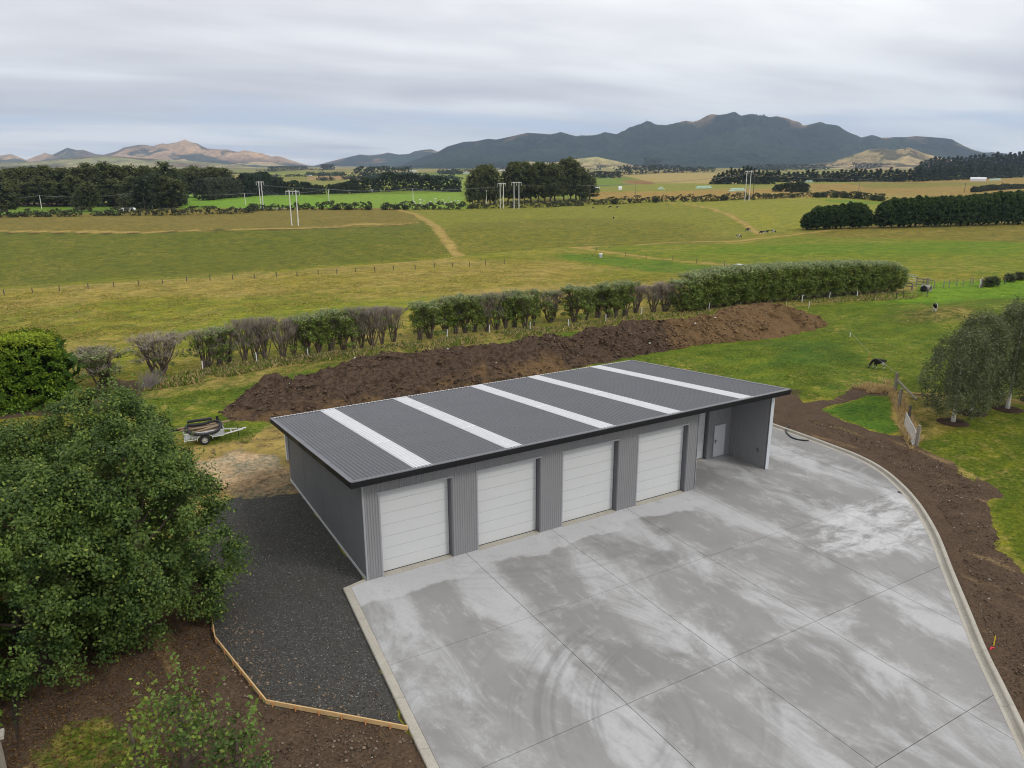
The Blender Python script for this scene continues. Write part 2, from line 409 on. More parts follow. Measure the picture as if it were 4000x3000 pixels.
# ground material: baked field colour + shares of dry grass, bare soil and gravel, broken up by noise
def groundm():
    t = NT('ground_cover', 0.95, 0.08)
    P = t.pos('World')
    g = t.attr('g_base'); k = t.sepc(t.attr('g_mix'))
    tuft = t.noise(P, 1.15, 6, 0.66, 0.3)
    tuft2 = t.noise(t.pos('World', loc=(7, 3, 0)), 4.5, 5, 0.7)
    blade = t.noise(P, 17.0, 4, 0.7)
    big = t.noise(P, 0.07, 4, 0.55, 0.6)
    nn = t.math('ADD', t.math('MULTIPLY', tuft, 0.50), t.math('ADD', t.math('MULTIPLY', tuft2, 0.22), t.math('MULTIPLY', big, 0.28)))
    thr = t.mr(k[0], 0.0, 1.0, 0.66, 0.36, False)
    dry = t.mr(t.math('SUBTRACT', nn, thr), -0.09, 0.09)
    drycol = t.mix(t.mr(blade, 0.25, 0.8), (0.22, 0.165, 0.045), (0.46, 0.355, 0.125))
    clump = t.noise(t.pos('World', loc=(1, 9, 0)), 0.42, 6, 0.7, 0.5)
    drycol = t.mix(t.mr(clump, 0.35, 0.65), t.mix(1.0, drycol, (0.72, 0.72, 0.66), 'MULTIPLY'), t.mix(1.0, drycol, (1.15, 1.12, 1.0), 'MULTIPLY'))
    strk = t.noise(t.pos('World', scale=(0.35, 1.2, 1), rotz=0.45), 0.55, 6, 0.72, 0.8)
    gg0 = t.mix(t.mr(clump, 0.36, 0.64), t.mix(1.0, g, (0.74, 0.80, 0.8), 'MULTIPLY'), t.mix(1.0, g, (1.18, 1.10, 1.0), 'MULTIPLY'))
    g = t.mix(t.mr(strk, 0.40, 0.62), gg0, t.mix(1.0, gg0, (1.42, 1.18, 1.05), 'MULTIPLY'))
    gg = t.mix(t.mr(tuft2, 0.35, 0.65), t.mix(1.0, g, (0.62, 0.66, 0.6), 'MULTIPLY'), t.mix(1.0, g, (1.30, 1.25, 1.15), 'MULTIPLY'))
    gg = t.mix(t.mr(blade, 0.3, 0.75), t.mix(1.0, gg, (0.7, 0.72, 0.7), 'MULTIPLY'), t.mix(1.0, gg, (1.35, 1.3, 1.2), 'MULTIPLY'))
    c = t.mix(t.math('MULTIPLY', dry, t.mr(k[0], 0, 0.12)), gg, drycol)
    # soil
    s1 = t.noise(P, 0.9, 7, 0.68, 0.4); s2 = t.noise(P, 11, 6, 0.75)
    soil = t.mix(s1, (0.055, 0.036, 0.024), (0.135, 0.092, 0.06))
    soil = t.mix(t.mr(t.noise(t.pos('World', rotz=0.9, scale=(1, 0.3, 1)), 0.5, 6, 0.6), 0.58, 0.68, 0, 0.75), soil, (0.26, 0.175, 0.085))
    soil = t.mix(t.mr(s2, 0.35, 0.7), t.mix(1.0, soil, (0.6, 0.6, 0.6), 'MULTIPLY'), t.mix(1.0, soil, (1.35, 1.35, 1.35), 'MULTIPLY'))
    en = t.math('ADD', t.math('MULTIPLY', s1, 0.6), t.math('MULTIPLY', t.noise(P, 2.6, 5, 0.7), 0.4))
    sm = t.mr(t.math('ADD', t.math('SUBTRACT', k[1], 0.5), t.math('SUBTRACT', en, 0.5)), -0.06, 0.06)
    c = t.mix(sm, c, soil)
    # gravel
    v1 = t.vor(P, 30.0, out=1); v1s = t.sepc(v1)
    grav = t.mix(v1s[0], (0.036, 0.036, 0.033), (0.092, 0.090, 0.083))
    grav = t.mix(t.mr(v1s[1], 0.97, 0.985), grav, (0.26, 0.25, 0.23))
    grav = t.mix(t.mr(t.noise(P, 0.45, 5, 0.6), 0.5, 0.75, 0, 0.6), grav, (0.07, 0.06, 0.048))
    gm = t.mr(t.math('ADD', t.math('SUBTRACT', k[2], 0.5), t.math('SUBTRACT', t.noise(P, 1.8, 5, 0.7), 0.5)), -0.05, 0.05)
    c = t.mix(gm, c, grav)
    h = t.math('ADD', t.math('MULTIPLY', tuft, 0.7), t.math('MULTIPLY', blade, 0.3))
    t.bump(h, 0.25, 0.55)
    return t.base(c)
M['ground'] = groundm()
def moundm():
    t = NT('dug_soil', 0.95, 0.05)
    P = t.pos('World')
    a = t.noise(P, 0.35, 6, 0.65, 0.5); b = t.noise(P, 3.0, 7, 0.72); c_ = t.noise(P, 16, 5, 0.75)
    c = t.mix(t.mr(b, 0.3, 0.7), (0.045, 0.030, 0.021), (0.15, 0.102, 0.070))
    tanm = t.math('ADD', a, t.attr('g_mix', 'Fac'))
    c = t.mix(t.mr(tanm, 0.56, 0.76, 0, 0.9), c, t.mix(b, (0.12, 0.075, 0.036), (0.27, 0.17, 0.085)))
    c = t.mix(t.mr(c_, 0.35, 0.72), t.mix(1.0, c, (0.55, 0.55, 0.55), 'MULTIPLY'), t.mix(1.0, c, (1.4, 1.4, 1.4), 'MULTIPLY'))
    t.bump(t.math('ADD', b, t.math('MULTIPLY', c_, 0.4)), 0.22, 0.9)
    return t.base(c)
M['mound'] = moundm()
M['stone'] = foliage_mat('stones', 0.9, 0.15, 0.0, scale=4)
def hillm():
    t = NT('hill_cover', 0.95, 0.03)
    P = t.pos('World')
    g = t.attr('g_base')
    a = t.noise(P, 0.0075, 8, 0.75, 0.4); b = t.noise(P, 0.022, 6, 0.75)
    c = t.mix(t.mr(b, 0.3, 0.7), t.mix(1.0, g, (0.60, 0.62, 0.64), 'MULTIPLY'), t.mix(1.0, g, (1.36, 1.33, 1.28), 'MULTIPLY'))
    c = t.mix(t.mr(a, 0.35, 0.65), t.mix(1.0, c, (0.8, 0.8, 0.82), 'MULTIPLY'), t.mix(1.0, c, (1.2, 1.2, 1.15), 'MULTIPLY'))
    t.bump(t.math('ADD', b, t.math('MULTIPLY', a, 2.0)), 22.0, 1.0)
    return t.base(c)
M['hill'] = hillm()
def cowm(name, patch):
    t = NT(name, 0.7, 0.2)
    P = t.pos('Object')
    c = t.attr('col')
    return t.base(c)
M['cow'] = cowm('cow_coat', 0.5)

# ------------------------------------------------------------------ object helpers
def link(o, parent=None):
    COL.objects.link(o)
    if parent is not None: o.parent = parent
    return o
def tag(o, label=None, cat=None, group=None, kind=None):
    if label: o['label'] = label
    if cat: o['category'] = cat
    if group: o['group'] = group
    if kind: o['kind'] = kind
    return o
def empty(name, loc=(0, 0, 0), rz=0.0, scale=1.0):
    o = bpy.data.objects.new(name, None); COL.objects.link(o)
    o.location = tuple(float(v) for v in loc); o.rotation_euler = (0, 0, rz)
    o.scale = (scale,) * 3 if isinstance(scale, (int, float)) else scale
    o.empty_display_size = 0.3
    return o
def mkmesh(name, V, F, mat, col=None, smooth=False, attrs=None):
    """V (n,3); F (m,k) array or list of tuples"""
    V = np.asarray(V, np.float32)
    me = bpy.data.meshes.new(name)
    if isinstance(F, np.ndarray):
        m, k = F.shape
        me.vertices.add(len(V)); me.vertices.foreach_set('co', V.ravel())
        me.loops.add(m * k); me.loops.foreach_set('vertex_index', F.astype(np.int32).ravel())
        me.polygons.add(m); me.polygons.foreach_set('loop_start', np.arange(0, m * k, k, dtype=np.int32))
        me.update(calc_edges=True)
    else:
        me.from_pydata([tuple(v) for v in V.tolist()], [], F); me.update()
    if smooth: me.polygons.foreach_set('use_smooth', np.ones(len(me.polygons), dtype=bool))
    A = dict(attrs or {})
    if col is not None: A['col'] = col
    for k_, c in A.items():
        a = me.color_attributes.new(k_, 'FLOAT_COLOR', 'POINT')
        c = np.asarray(c, np.float32)
        if c.shape[1] == 3: c = np.hstack([c, np.ones((len(c), 1), np.float32)])
        a.data.foreach_set('color', c.ravel())
    if mat is not None: me.materials.append(mat)
    return me
def ob(name, me, parent=None, loc=None, rz=0.0):
    o = bpy.data.objects.new(name, me)
    if loc is not None: o.location = tuple(float(v) for v in loc)
    if rz: o.rotation_euler = (0, 0, rz)
    return link(o, parent)
class MB:
    def __init__(s): s.v = []; s.f = []; s.n = 0
    def add(s, V, F):
        s.v.append(np.asarray(V, float)); s.f += [tuple(i + s.n for i in f) for f in F]; s.n += len(V)
    def box(s, a, b, rot=None, org=(0, 0, 0)):
        x0, y0, z0 = a; x1, y1, z1 = b
        V = np.array([(x0, y0, z0), (x1, y0, z0), (x1, y1, z0), (x0, y1, z0), (x0, y0, z1), (x1, y0, z1), (x1, y1, z1), (x0, y1, z1)], float)
        if rot is not None: V = V @ np.array(rot).T
        V = V + np.array(org)
        s.add(V, [(0, 3, 2, 1), (4, 5, 6, 7), (0, 1, 5, 4), (1, 2, 6, 5), (2, 3, 7, 6), (3, 0, 4, 7)]); return s
    def beam(s, p, q, w, h=None, up=(0, 0, 1)):
        """square bar from p to q"""
        p = np.array(p, float); q = np.array(q, float); h = h or w
        d = q - p; L = np.linalg.norm(d); d /= L
        upv = np.array(up, float)
        if abs(d @ upv) > 0.95: upv = np.array([1.0, 0, 0])
        a = np.cross(d, upv); a /= np.linalg.norm(a); b = np.cross(a, d)
        V = [p + a * sx * w / 2 + b * sy * h / 2 + d * L * e for e in (0, 1) for sx, sy in ((-1, -1), (1, -1), (1, 1), (-1, 1))]
        s.add(V, [(0, 1, 2, 3), (7, 6, 5, 4), (0, 4, 5, 1), (1, 5, 6, 2), (2, 6, 7, 3), (3, 7, 4, 0)]); return s
    def tube(s, pts, rad, k=8, cap=True):
        pts = [np.array(p, float) for p in pts]; n = len(pts)
        rad = [rad] * n if isinstance(rad, (int, float)) else rad
        base = None; V = []
        for i, p in enumerate(pts):
            d = pts[min(i + 1, n - 1)] - pts[max(i - 1, 0)]; d /= (np.linalg.norm(d) + 1e-9)
            if base is None:
                base = np.cross(d, [0, 0, 1.0] if abs(d[2]) < 0.9 else [1.0, 0, 0])
            base = base - (base @ d) * d; base /= (np.linalg.norm(base) + 1e-9)
            c = np.cross(d, base)
            for j in range(k):
                a = 2 * math.pi * j / k
                V.append(p + rad[i] * (math.cos(a) * base + math.sin(a) * c))
        Fs = [(i * k + j, i * k + (j + 1) % k, (i + 1) * k + (j + 1) % k, (i + 1) * k + j) for i in range(n - 1) for j in range(k)]
        if cap: Fs += [tuple(range(k - 1, -1, -1)), tuple((n - 1) * k + j for j in range(k))]
        s.add(V, Fs); return s
    def mesh(s, name, mat, smooth=False):
        return mkmesh(name, np.vstack(s.v), s.f, mat, smooth=smooth)
    def obj(s, name, mat, parent=None, loc=None, rz=0.0, smooth=False):
        return ob(name, s.mesh(name, mat, smooth), parent, loc, rz)
ORD = ['first', 'second', 'third', 'fourth', 'fifth', 'sixth', 'seventh', 'eighth', 'ninth', 'tenth', 'eleventh', 'twelfth', 'thirteenth', 'fourteenth', 'fifteenth', 'sixteenth', 'seventeenth', 'eighteenth', 'nineteenth', 'twentieth', 'twenty-first', 'twenty-second', 'twenty-third', 'twenty-fourth', 'twenty-fifth', 'twenty-sixth', 'twenty-seventh', 'twenty-eighth', 'twenty-ninth', 'thirtieth']
def inpoly(X, Y, poly):
    P = np.asarray(poly, float); n = len(P); c = np.zeros(X.shape, bool); j = n - 1
    for i in range(n):
        xi, yi = P[i]; xj, yj = P[j]
        m = ((yi > Y) != (yj > Y)) & (X < (xj - xi) * (Y - yi) / (yj - yi + 1e-12) + xi)
        c ^= m; j = i
    return c
def seg_dist(X, Y, pts):
    d = np.full(X.shape, 1e9)
    for (x0, y0), (x1, y1) in zip(pts[:-1], pts[1:]):
        vx, vy = x1 - x0, y1 - y0; L = vx * vx + vy * vy + 1e-12
        t = np.clip(((X - x0) * vx + (Y - y0) * vy) / L, 0, 1)
        d = np.minimum(d, np.hypot(X - x0 - t * vx, Y - y0 - t * vy))
    return d
def sdf(X, Y, poly):
    p = [tuple(q) for q in poly]
    d = seg_dist(X, Y, p + [p[0]])
    return np.where(inpoly(X, Y, poly), d, -d)       # positive inside
def GP(pts, z=None): return [tuple(G(x, y, z)[:2]) for x, y in pts]

# ------------------------------------------------------------------ ground sheet
az_in = np.linspace(-R(45), R(45), 560)
az_out = np.linspace(R(45), 2 * math.pi - R(45), 90)[1:-1]
AZ = np.concatenate([az_in, az_out])
rr = [2.0]
while rr[-1] < 14000:
    r_ = rr[-1]
    st = max(0.13, r_ * r_ / 12000.0 * (0.95 if r_ < 150 or r_ > 360 else 0.55)) if r_ > 12 else 0.6
    rr.append(r_ + min(st, r_ * 0.022 + 0.02))
RR = np.array(rr)
A2, R2 = np.meshgrid(AZ, RR)
GX = CAM[0] + R2 * np.sin(YAW + A2); GY = CAM[1] + R2 * np.cos(YAW + A2)
GZ = terrain(GX, GY)
nr, na = GX.shape
X = GX.ravel(); Y = GY.ravel(); Rr = R2.ravel()
Sdep = (X - CAM[0]) * FH[0] + (Y - CAM[1]) * FH[1]
base = np.zeros((len(X), 3)); mixv = np.zeros((len(X), 3))
base[:] = (0.145, 0.170, 0.020); mixv[:, 0] = 0.42
# beyond the gully the plain is paler and drier, patchwork by farm blocks
bx = np.floor(X / 260 + fbm(X / 900, Y / 900, 41) * 1.2); by = np.floor(Y / 200 + fbm(X / 800, Y / 800, 42) * 1.2)
hsh = _hash(bx, by, 77); hs2 = _hash(bx, by, 78)
far = S(Rr, 420, 520)[:, None]
pal = np.array([(0.16, 0.19, 0.045), (0.24, 0.21, 0.075), (0.11, 0.19, 0.03), (0.27, 0.215, 0.105), (0.17, 0.16, 0.055)])
fc = pal[(hsh * 4.999).astype(int)] * (0.85 + 0.3 * hs2[:, None])
base = base * (1 - far) + fc * far
mixv[:, 0] = mixv[:, 0] * (1 - far[:, 0]) + 0.25 * far[:, 0]
def zone(poly, col=None, tan=None, dirt=None, grav=None, soft=1.5, rmax=None, amt=1.0):
    pl = [tuple(p) for p in poly]
    px_ = np.array(pl); m = soft * 1.5
    sel = (X > px_[:, 0].min() - m) & (X < px_[:, 0].max() + m) & (Y > px_[:, 1].min() - m) & (Y < px_[:, 1].max() + m)
    idx = np.nonzero(sel)[0]
    if not len(idx): return
    d = sdf(X[idx], Y[idx], pl) + (fbm(X[idx] / (soft * 1.3 + .3), Y[idx] / (soft * 1.3 + .3), 19, 4) - 0.5) * min(soft, 4) * 1.5
    w = S(d, -soft / 2, soft / 2) * amt
    if col is not None: base[idx] = base[idx] * (1 - w[:, None]) + np.array(col) * w[:, None]
    for k_, v in enumerate((tan, dirt, grav)):
        if v is not None: mixv[idx, k_] = mixv[idx, k_] * (1 - w) + v * w
def line(pts, wdt, col=None, tan=None, dirt=None, soft=1.0, amt=1.0):
    P_ = np.array(pts); m = wdt + soft
    sel = (X > P_[:, 0].min() - m) & (X < P_[:, 0].max() + m) & (Y > P_[:, 1].min() - m) & (Y < P_[:, 1].max() + m)
    idx = np.nonzero(sel)[0]
    if not len(idx): return
    d = seg_dist(X[idx], Y[idx], pts) + (fbm(X[idx] / 2.2, Y[idx] / 2.2, 9) - 0.5) * wdt * 0.6
    w = (1 - S(d, wdt / 2 - soft / 2, wdt / 2 + soft / 2)) * amt
    if col is not None: base[idx] = base[idx] * (1 - w[:, None]) + np.array(col) * w[:, None]
    if tan is not None: mixv[idx, 0] = mixv[idx, 0] * (1 - w) + tan * w
    if dirt is not None: mixv[idx, 1] = mixv[idx, 1] * (1 - w) + dirt * w
GR = (0.080, 0.140, 0.020)
# far slope beyond the gully, left / centre / right blocks
zone(GP([(-900, 842), (1470, 812), (1560, 818), (1640, 838), (1700, 885), (1745, 940), (1788, 1000), (1000, 1072), (0, 1135), (-900, 1220)]), (0.100, 0.124, 0.022), 0.18, soft=6)
zone(GP([(-900, 845), (1470, 812), (1600, 826), (1650, 862), (1630, 872), (1150, 892), (500, 907), (-900, 905)]), (0.150, 0.138, 0.040), 0.22, soft=4)
zone(GP([(1480, 812), (2560, 787), (2790, 815), (2965, 912), (2280, 972), (1788, 1000), (1700, 885), (1620, 832)]), (0.160, 0.185, 0.034), 0.20, soft=4)
zone(GP([(1560, 1000), (1788, 1000), (2280, 972), (2880, 935), (2700, 870), (2300, 850), (1800, 870)]), (0.125, 0.138, 0.028), 0.22, soft=14, amt=0.8)
zone(GP([(2560, 787), (3300, 772), (3450, 790), (3500, 830), (3300, 885), (2985, 912), (2900, 870), (2790, 815)]), (0.190, 0.215, 0.040), 0.16, soft=5)
zone(GP([(3200, 776), (3440, 790), (3450, 800), (3250, 790)]), (0.12, 0.20, 0.03), 0.0, soft=5)
# middle-right fields
zone(GP([(2280, 975), (3050, 928), (3560, 880), (4300, 850), (5000, 850), (5000, 1120), (3900, 1075), (3500, 1060), (2900, 1042), (2480, 1010)]), (0.130, 0.175, 0.022), 0.24, soft=3)
zone(GP([(2600, 985), (3100, 955), (4000, 935), (4000, 990), (3300, 1000)]), (0.105, 0.175, 0.018), 0.12, soft=10)
zone(GP([(3150, 905), (3600, 880), (5000, 850), (5000, 960), (3600, 935), (3200, 930)]), (0.145, 0.142, 0.034), 0.28, soft=10)
# near left paddock: straw coloured towards the fence, greener below
zone(GP([(-700, 1200), (0, 1125), (1000, 1064), (1750, 1003), (2280, 972), (2480, 1010), (2700, 1060), (2000, 1190), (1000, 1230), (0, 1330), (-900, 1400)]), (0.155, 0.185, 0.024), 0.36, soft=10)
zone(GP([(-300, 1150), (1000, 1068), (1750, 1012), (2250, 1020), (2300, 1090), (1500, 1130), (600, 1160), (-300, 1240)]), (0.19, 0.19, 0.030), 0.54, soft=8)
zone(GP([(1300, 1150), (2700, 1090), (2750, 1200), (2000, 1250), (1400, 1240)]), (0.18, 0.18, 0.03), 0.56, soft=10)
zone(GP([(2200, 985), (2520, 1015), (2900, 1050), (2600, 1070), (2200, 1010)]), (0.085, 0.16, 0.02), 0.15, soft=5)
zone(GP([(700, 1260), (1500, 1160), (2000, 1160), (1600, 1220), (1200, 1290), (500, 1400)]), (0.155, 0.20, 0.022), 0.28, soft=9)
# yard-side paddock and verge
zone(GP([(560, 1500), (1100, 1400), (2000, 1320), (2700, 1240), (3200, 1165), (3560, 1110), (4600, 1080), (5200, 1700), (3600, 1560), (3030, 1560), (1200, 1900), (700, 1700), (500, 1600)]), (0.090, 0.142, 0.018), 0.26, soft=2)
zone(GP([(3560, 1110), (4700, 1080), (4700, 1180), (3900, 1170), (3400, 1190)]), (0.115, 0.225, 0.022), 0.05, soft=4)
zone(GP([(3560, 1215), (3760, 1190), (3850, 1215), (3700, 1255), (3560, 1260)]), (0.075, 0.095, 0.022), 0.35, soft=4)
zone(GP([(3010, 1330), (3300, 1330), (3400, 1400), (3250, 1450), (3000, 1430)]), (0.06, 0.115, 0.018), 0.10, soft=4)
zone(GP([(560, 1500), (1500, 1360), (2600, 1225), (3300, 1160), (3580, 1110), (3560, 1135), (3250, 1180), (2600, 1252), (1500, 1400), (700, 1545), (560, 1560)]), (0.10, 0.13, 0.03), 0.52, soft=2.2)
# lawn on the right
zone(GP([(3500, 1535), (4700, 1580), (5600, 3000), (4300, 2500), (3950, 2150), (3870, 2000), (3920, 1935), (3810, 1868), (3600, 1752), (3530, 1640)]), (0.078, 0.115, 0.012), 0.14, soft=0.6)
zone(GP([(3500, 1530), (3800, 1560), (3720, 1660), (3620, 1760), (3540, 1650)]), (0.105, 0.11, 0.022), 0.42, soft=2.0)
# lawn and ground left
zone(GP([(-400, 1640), (330, 1590), (420, 1700), (500, 2000), (200, 2300), (-400, 2300)]), (0.16, 0.165, 0.028), 0.25, soft=1)
zone(GP([(-400, 1615), (300, 1580), (330, 1610), (-400, 1668)]), None, None, 0.9, soft=0.5)
zone(GP([(350, 1480), (560, 1480), (560, 1530), (520, 1560), (480, 1600), (330, 1600)]), None, 0.5, 0.75, soft=1.5)
# bare soil beside the kerb and across the track
zone(GP([(2960, 1700), (2960, 1545), (3150, 1578), (3290, 1548), (3330, 1512), (3450, 1498), (3510, 1540), (3400, 1550), (3230, 1598), (3300, 1645), (3480, 1700), (3560, 1700), (3600, 1752), (3712, 1806), (3817, 1868), (3920, 1935), (3868, 1960), (3850, 2030), (3905, 2115), (3970, 2200), (4060, 2330), (4500, 2600), (5400, 4200), (3300, 4200), (3300, 2600)]), None, 0.3, 0.92, soft=0.7)
zone([(24.9, 9), (24.9, 14), (33, 16), (40, 10), (33.5, 5)], None, 0.3, 0.92, soft=1.0)
zone(GP([(3205, 1603), (3395, 1546), (3471, 1555), (3513, 1627), (3526, 1681), (3467, 1694), (3370, 1669), (3290, 1639)]), (0.062, 0.135, 0.017), 0.12, 0.0, soft=0.6)
line(GP([(3510, 1545), (3520, 1640), (3560, 1700)]), 1.0, (0.2, 0.15, 0.06), 0.95, 0.0, soft=0.6)
line(GP([(3495, 1535), (3700, 1550), (3900, 1562), (4300, 1590)]), 1.0, (0.16, 0.12, 0.06), 0.9, 0.55, soft=0.8)
line(GP([(3180, 1650), (3300, 1678), (3390, 1712)]), 0.8, (0.15, 0.11, 0.065), 0.0, 0.45, soft=1.4)
zone(GP([(3740, 1810), (3830, 1880), (3810, 1895), (3730, 1840)]), (0.08, 0.12, 0.02), 0.5, 0.3, soft=0.5)
# leaf litter and soil under the big trees, bottom left
zone([(-16, 6), (-5.4, 6), (-5.7, -1.0), (-4.9, -5.1), (-1.8, -8.2), (-1.9, -40), (-16, -40)], None, 0.3, 0.93, soft=0.8)
zone([(-13, -12), (-12.2, -4.2), (-10.6, -3.6), (-8.9, -5.2), (-9.4, -9), (-9, -14)], (0.07, 0.11, 0.018), 0.40, 0.42, soft=2.8)
# gravel beside the shed
zone([(-0.02, 12.9), (-0.02, 0.0), (-0.9, -0.3), (-2.0, -9.2), (-5.6, -5.72), (-6.44, -1.1), (-6.24, 1.4), (-6.3, 6), (-5.2, 11), (-2.5, 12.6)], None, None, 0.0, 1.0, soft=0.35)
zone([(-6.5, 10), (-4.6, 10.5), (-2.4, 12.3), (0.3, 12.7), (3, 14), (3.5, 24), (-2, 20.5), (-4, 21), (-6.5, 20), (-7.5, 14)], (0.2, 0.16, 0.09), 0.75, 0.45, 0.0, soft=1.5)
zone([(-4.2, 14), (-0.5, 13.2), (0.2, 17), (-1.5, 19.2), (-4.5, 18.2)], (0.36, 0.31, 0.24), 0.0, 0.0, 0.0, soft=1.2)
zone([(-3, 11.5), (0.2, 11), (0.2, 14.5), (-1.5, 15), (-3.5, 13.5)], (0.22, 0.18, 0.13), 0.1, 0.45, 0.35, soft=1.2)
# tan fence strips in the fields
for pts, w_ in (([(-300, 902), (0, 902), (300, 905), (500, 908), (800, 900), (1150, 893), (1400, 875), (1630, 872)], 3.0),
                ([(1480, 812), (1560, 820), (1620, 835), (1680, 870), (1720, 910), (1750, 950), (1787, 1000)], 2.8),
                ([(2560, 787), (2680, 797), (2790, 815), (2850, 840), (2910, 875), (2967, 914)], 2.2),
                ([(1800, 998), (2280, 970), (2500, 957), (2900, 940), (3050, 922), (3300, 890), (3560, 880), (4300, 855)], 2.6),
                ([(2280, 972), (2400, 988), (2520, 1004), (2680, 1022), (2900, 1040)], 1.3)):
    line(GP(pts), w_, (0.30, 0.22, 0.09), 0.75, soft=1.4)
line(GP([(-300, 907), (500, 912), (1150, 897), (1630, 875)]), 1.4, (0.05, 0.045, 0.02), 0.2, soft=1.0)
# fields of the plain
for poly, c_, tn in (([(690, 745), (1260, 770), (1330, 810), (700, 815)], (0.135, 0.27, 0.035), 0.02), ([(1260, 765), (1800, 750), (1830, 815), (1330, 812)], (0.155, 0.27, 0.045), 0.04),
                     ([(1300, 755), (1800, 745), (1850, 700), (1830, 680), (1450, 680)], (0.17, 0.235, 0.05), 0.05), ([(-300, 813), (470, 800), (470, 835), (-300, 838)], (0.11, 0.20, 0.035), 0.03),
                     ([(60, 795), (560, 790), (500, 806), (60, 806)], (0.11, 0.07, 0.045), 0.0), ([(2310, 752), (3100, 740), (3300, 760), (2900, 775), (2310, 778)], (0.25, 0.17, 0.055), 0.5),
                     ([(2320, 700), (2420, 696), (2440, 725), (2330, 732)], (0.13, 0.20, 0.04), 0.05), ([(2330, 732), (2950, 715), (3500, 700), (3500, 712), (2950, 738), (2330, 752)], (0.18, 0.21, 0.05), 0.2),
                     ([(2430, 685), (2800, 676), (2790, 715), (2560, 716)], (0.30, 0.26, 0.12), 0.2), ([(2450, 703), (2560, 712), (2540, 722), (2450, 716)], (0.22, 0.13, 0.06), 0.1),
                     ([(3150, 720), (4200, 685), (4400, 745), (3700, 770), (3200, 752)], (0.22, 0.165, 0.06), 0.45), ([(3300, 715), (3900, 712), (3900, 724), (3400, 735)], (0.17, 0.175, 0.05), 0.2),
                     ([(1000, 700), (1470, 692), (1450, 735), (1000, 735)], (0.18, 0.20, 0.065), 0.1), ([(1200, 690), (1480, 684), (1460, 698), (1200, 703)], (0.27, 0.19, 0.11), 0.1)):
    zone(GP(poly), c_, tn, soft=6)
k_ = np.zeros((len(X), 4), np.float32)
i0 = (np.arange(nr - 1)[:, None] * na + np.arange(na)[None, :])
i1 = (np.arange(nr - 1)[:, None] * na + (np.arange(na)[None, :] + 1) % na)
Fq = np.stack([i0, i1, i1 + na, i0 + na], -1).reshape(-1, 4)[:, ::-1]
soilm = mixv[:, 1] * S(R2.ravel(), 200, 120)
GZ = GZ.ravel() + soilm * (fbm(X / 0.5, Y / 0.5, 21, 3) - 0.5) * 0.10 * (1 - mixv[:, 2])
g = ob('ground', mkmesh('ground', np.stack([X, Y, GZ], -1), Fq, M['ground'], smooth=True, attrs={'g_base': base, 'g_mix': mixv}))
tag(g, kind='structure')

# ------------------------------------------------------------------ hills
def elev_z(py, s): return CAM[2] + s * math.tan(math.atan((1500 - py) / F_PX) + PITCH)
def hill_range(name, sky_pts, s_ridge, s_foot, s_back, colfn, seed, spur=600, nu=520, ns=120, rough=0.5, ledge=None):
    pxs = np.array([p[0] for p in sky_pts], float); pys = np.array([p[1] for p in sky_pts], float)
    PXs = np.linspace(pxs[0], pxs[-1], nu)
    ypx = np.interp(PXs, pxs, pys)
    U = (PXs - 2000) / F_PX * (math.cos(PITCH) + 0.0)         # lateral / depth
    Ss = np.concatenate([np.geomspace(s_foot, s_ridge, ns), np.linspace(s_ridge, s_back, 14)[1:]])
    UU, SS = np.meshgrid(U, Ss)
    X = CAM[0] + SS * (FH[0] + UU * RH[0]); Y = CAM[1] + SS * (FH[1] + UU * RH[1])
    top = np.array([elev_z(y, s_ridge) for y in ypx])
    base_z = terrain(X, Y)
    t = np.clip((SS - s_foot) / (s_ridge - s_foot), 0, 1)
    wob = (fbm(X / spur, Y / spur, seed, 3) - 0.5)
    # spurs that run down from the crest towards the plain
    rg = ridged(X / spur + 2 * wob, Y / spur, seed + 3, 5)
    crest = np.interp(UU + wob * 0.05 * (1 - t), U, top)
    H = np.maximum(crest - base_z, 0)
    body = t ** 1.15 * 0.62 + 0.38 * S(t, 0.55, 1.0)
    z = base_z + H * np.clip(body * (1 + (rg - 0.62) * 2.6 * (1 - t ** 5) * rough * 2), 0, 0.985 + 0.015 * t)
    z = np.where(t >= 0.999, base_z + np.maximum(top[None, :] - base_z, 0) * (1 - S(SS, s_ridge, s_back) * 0.9), z)
    z = np.minimum(z, CAM[2] + (top[None, :] - CAM[2]) * np.minimum(SS / s_ridge, 1.0) + np.where(t < 1, 0, 0))
    z = z + (fbm(X / 95, Y / 95, seed + 8, 3) - 0.5) * 34 * S(t, 0.03, 0.25) * (1 - S(t, 0.93, 0.995)) * np.clip(H / 260, 0.15, 1)
    z = z - 3 * (1 - S(t, 0, 0.04))
    gx = np.gradient(z, axis=1)
    c = colfn(X, Y, z - base_z, H, t, rg, UU, wob); rg2 = ridged(X / spur + 2 * wob, Y / spur, seed + 3, 3); c = c * (0.42 + 1.0 * S(rg2, 0.42, 0.86))[..., None]  # folds darkened: relief shading and denser gully bush both put into the colour
    n0, n1 = X.shape
    i = (np.arange(n0 - 1)[:, None] * n1 + np.arange(n1 - 1)[None, :])
    F = np.stack([i, i + 1, i + 1 + n1, i + n1], -1).reshape(-1, 4)[:, ::-1]
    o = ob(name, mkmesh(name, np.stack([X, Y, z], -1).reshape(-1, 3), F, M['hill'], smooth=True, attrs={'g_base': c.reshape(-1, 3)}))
    return tag(o, kind='structure')
def lerp3(a, b, w): return np.array(a) * (1 - w[..., None]) + np.array(b) * w[..., None]
BUSH = (0.022, 0.036, 0.026); TAN = (0.42, 0.27, 0.155); PALE = (0.36, 0.31, 0.14)
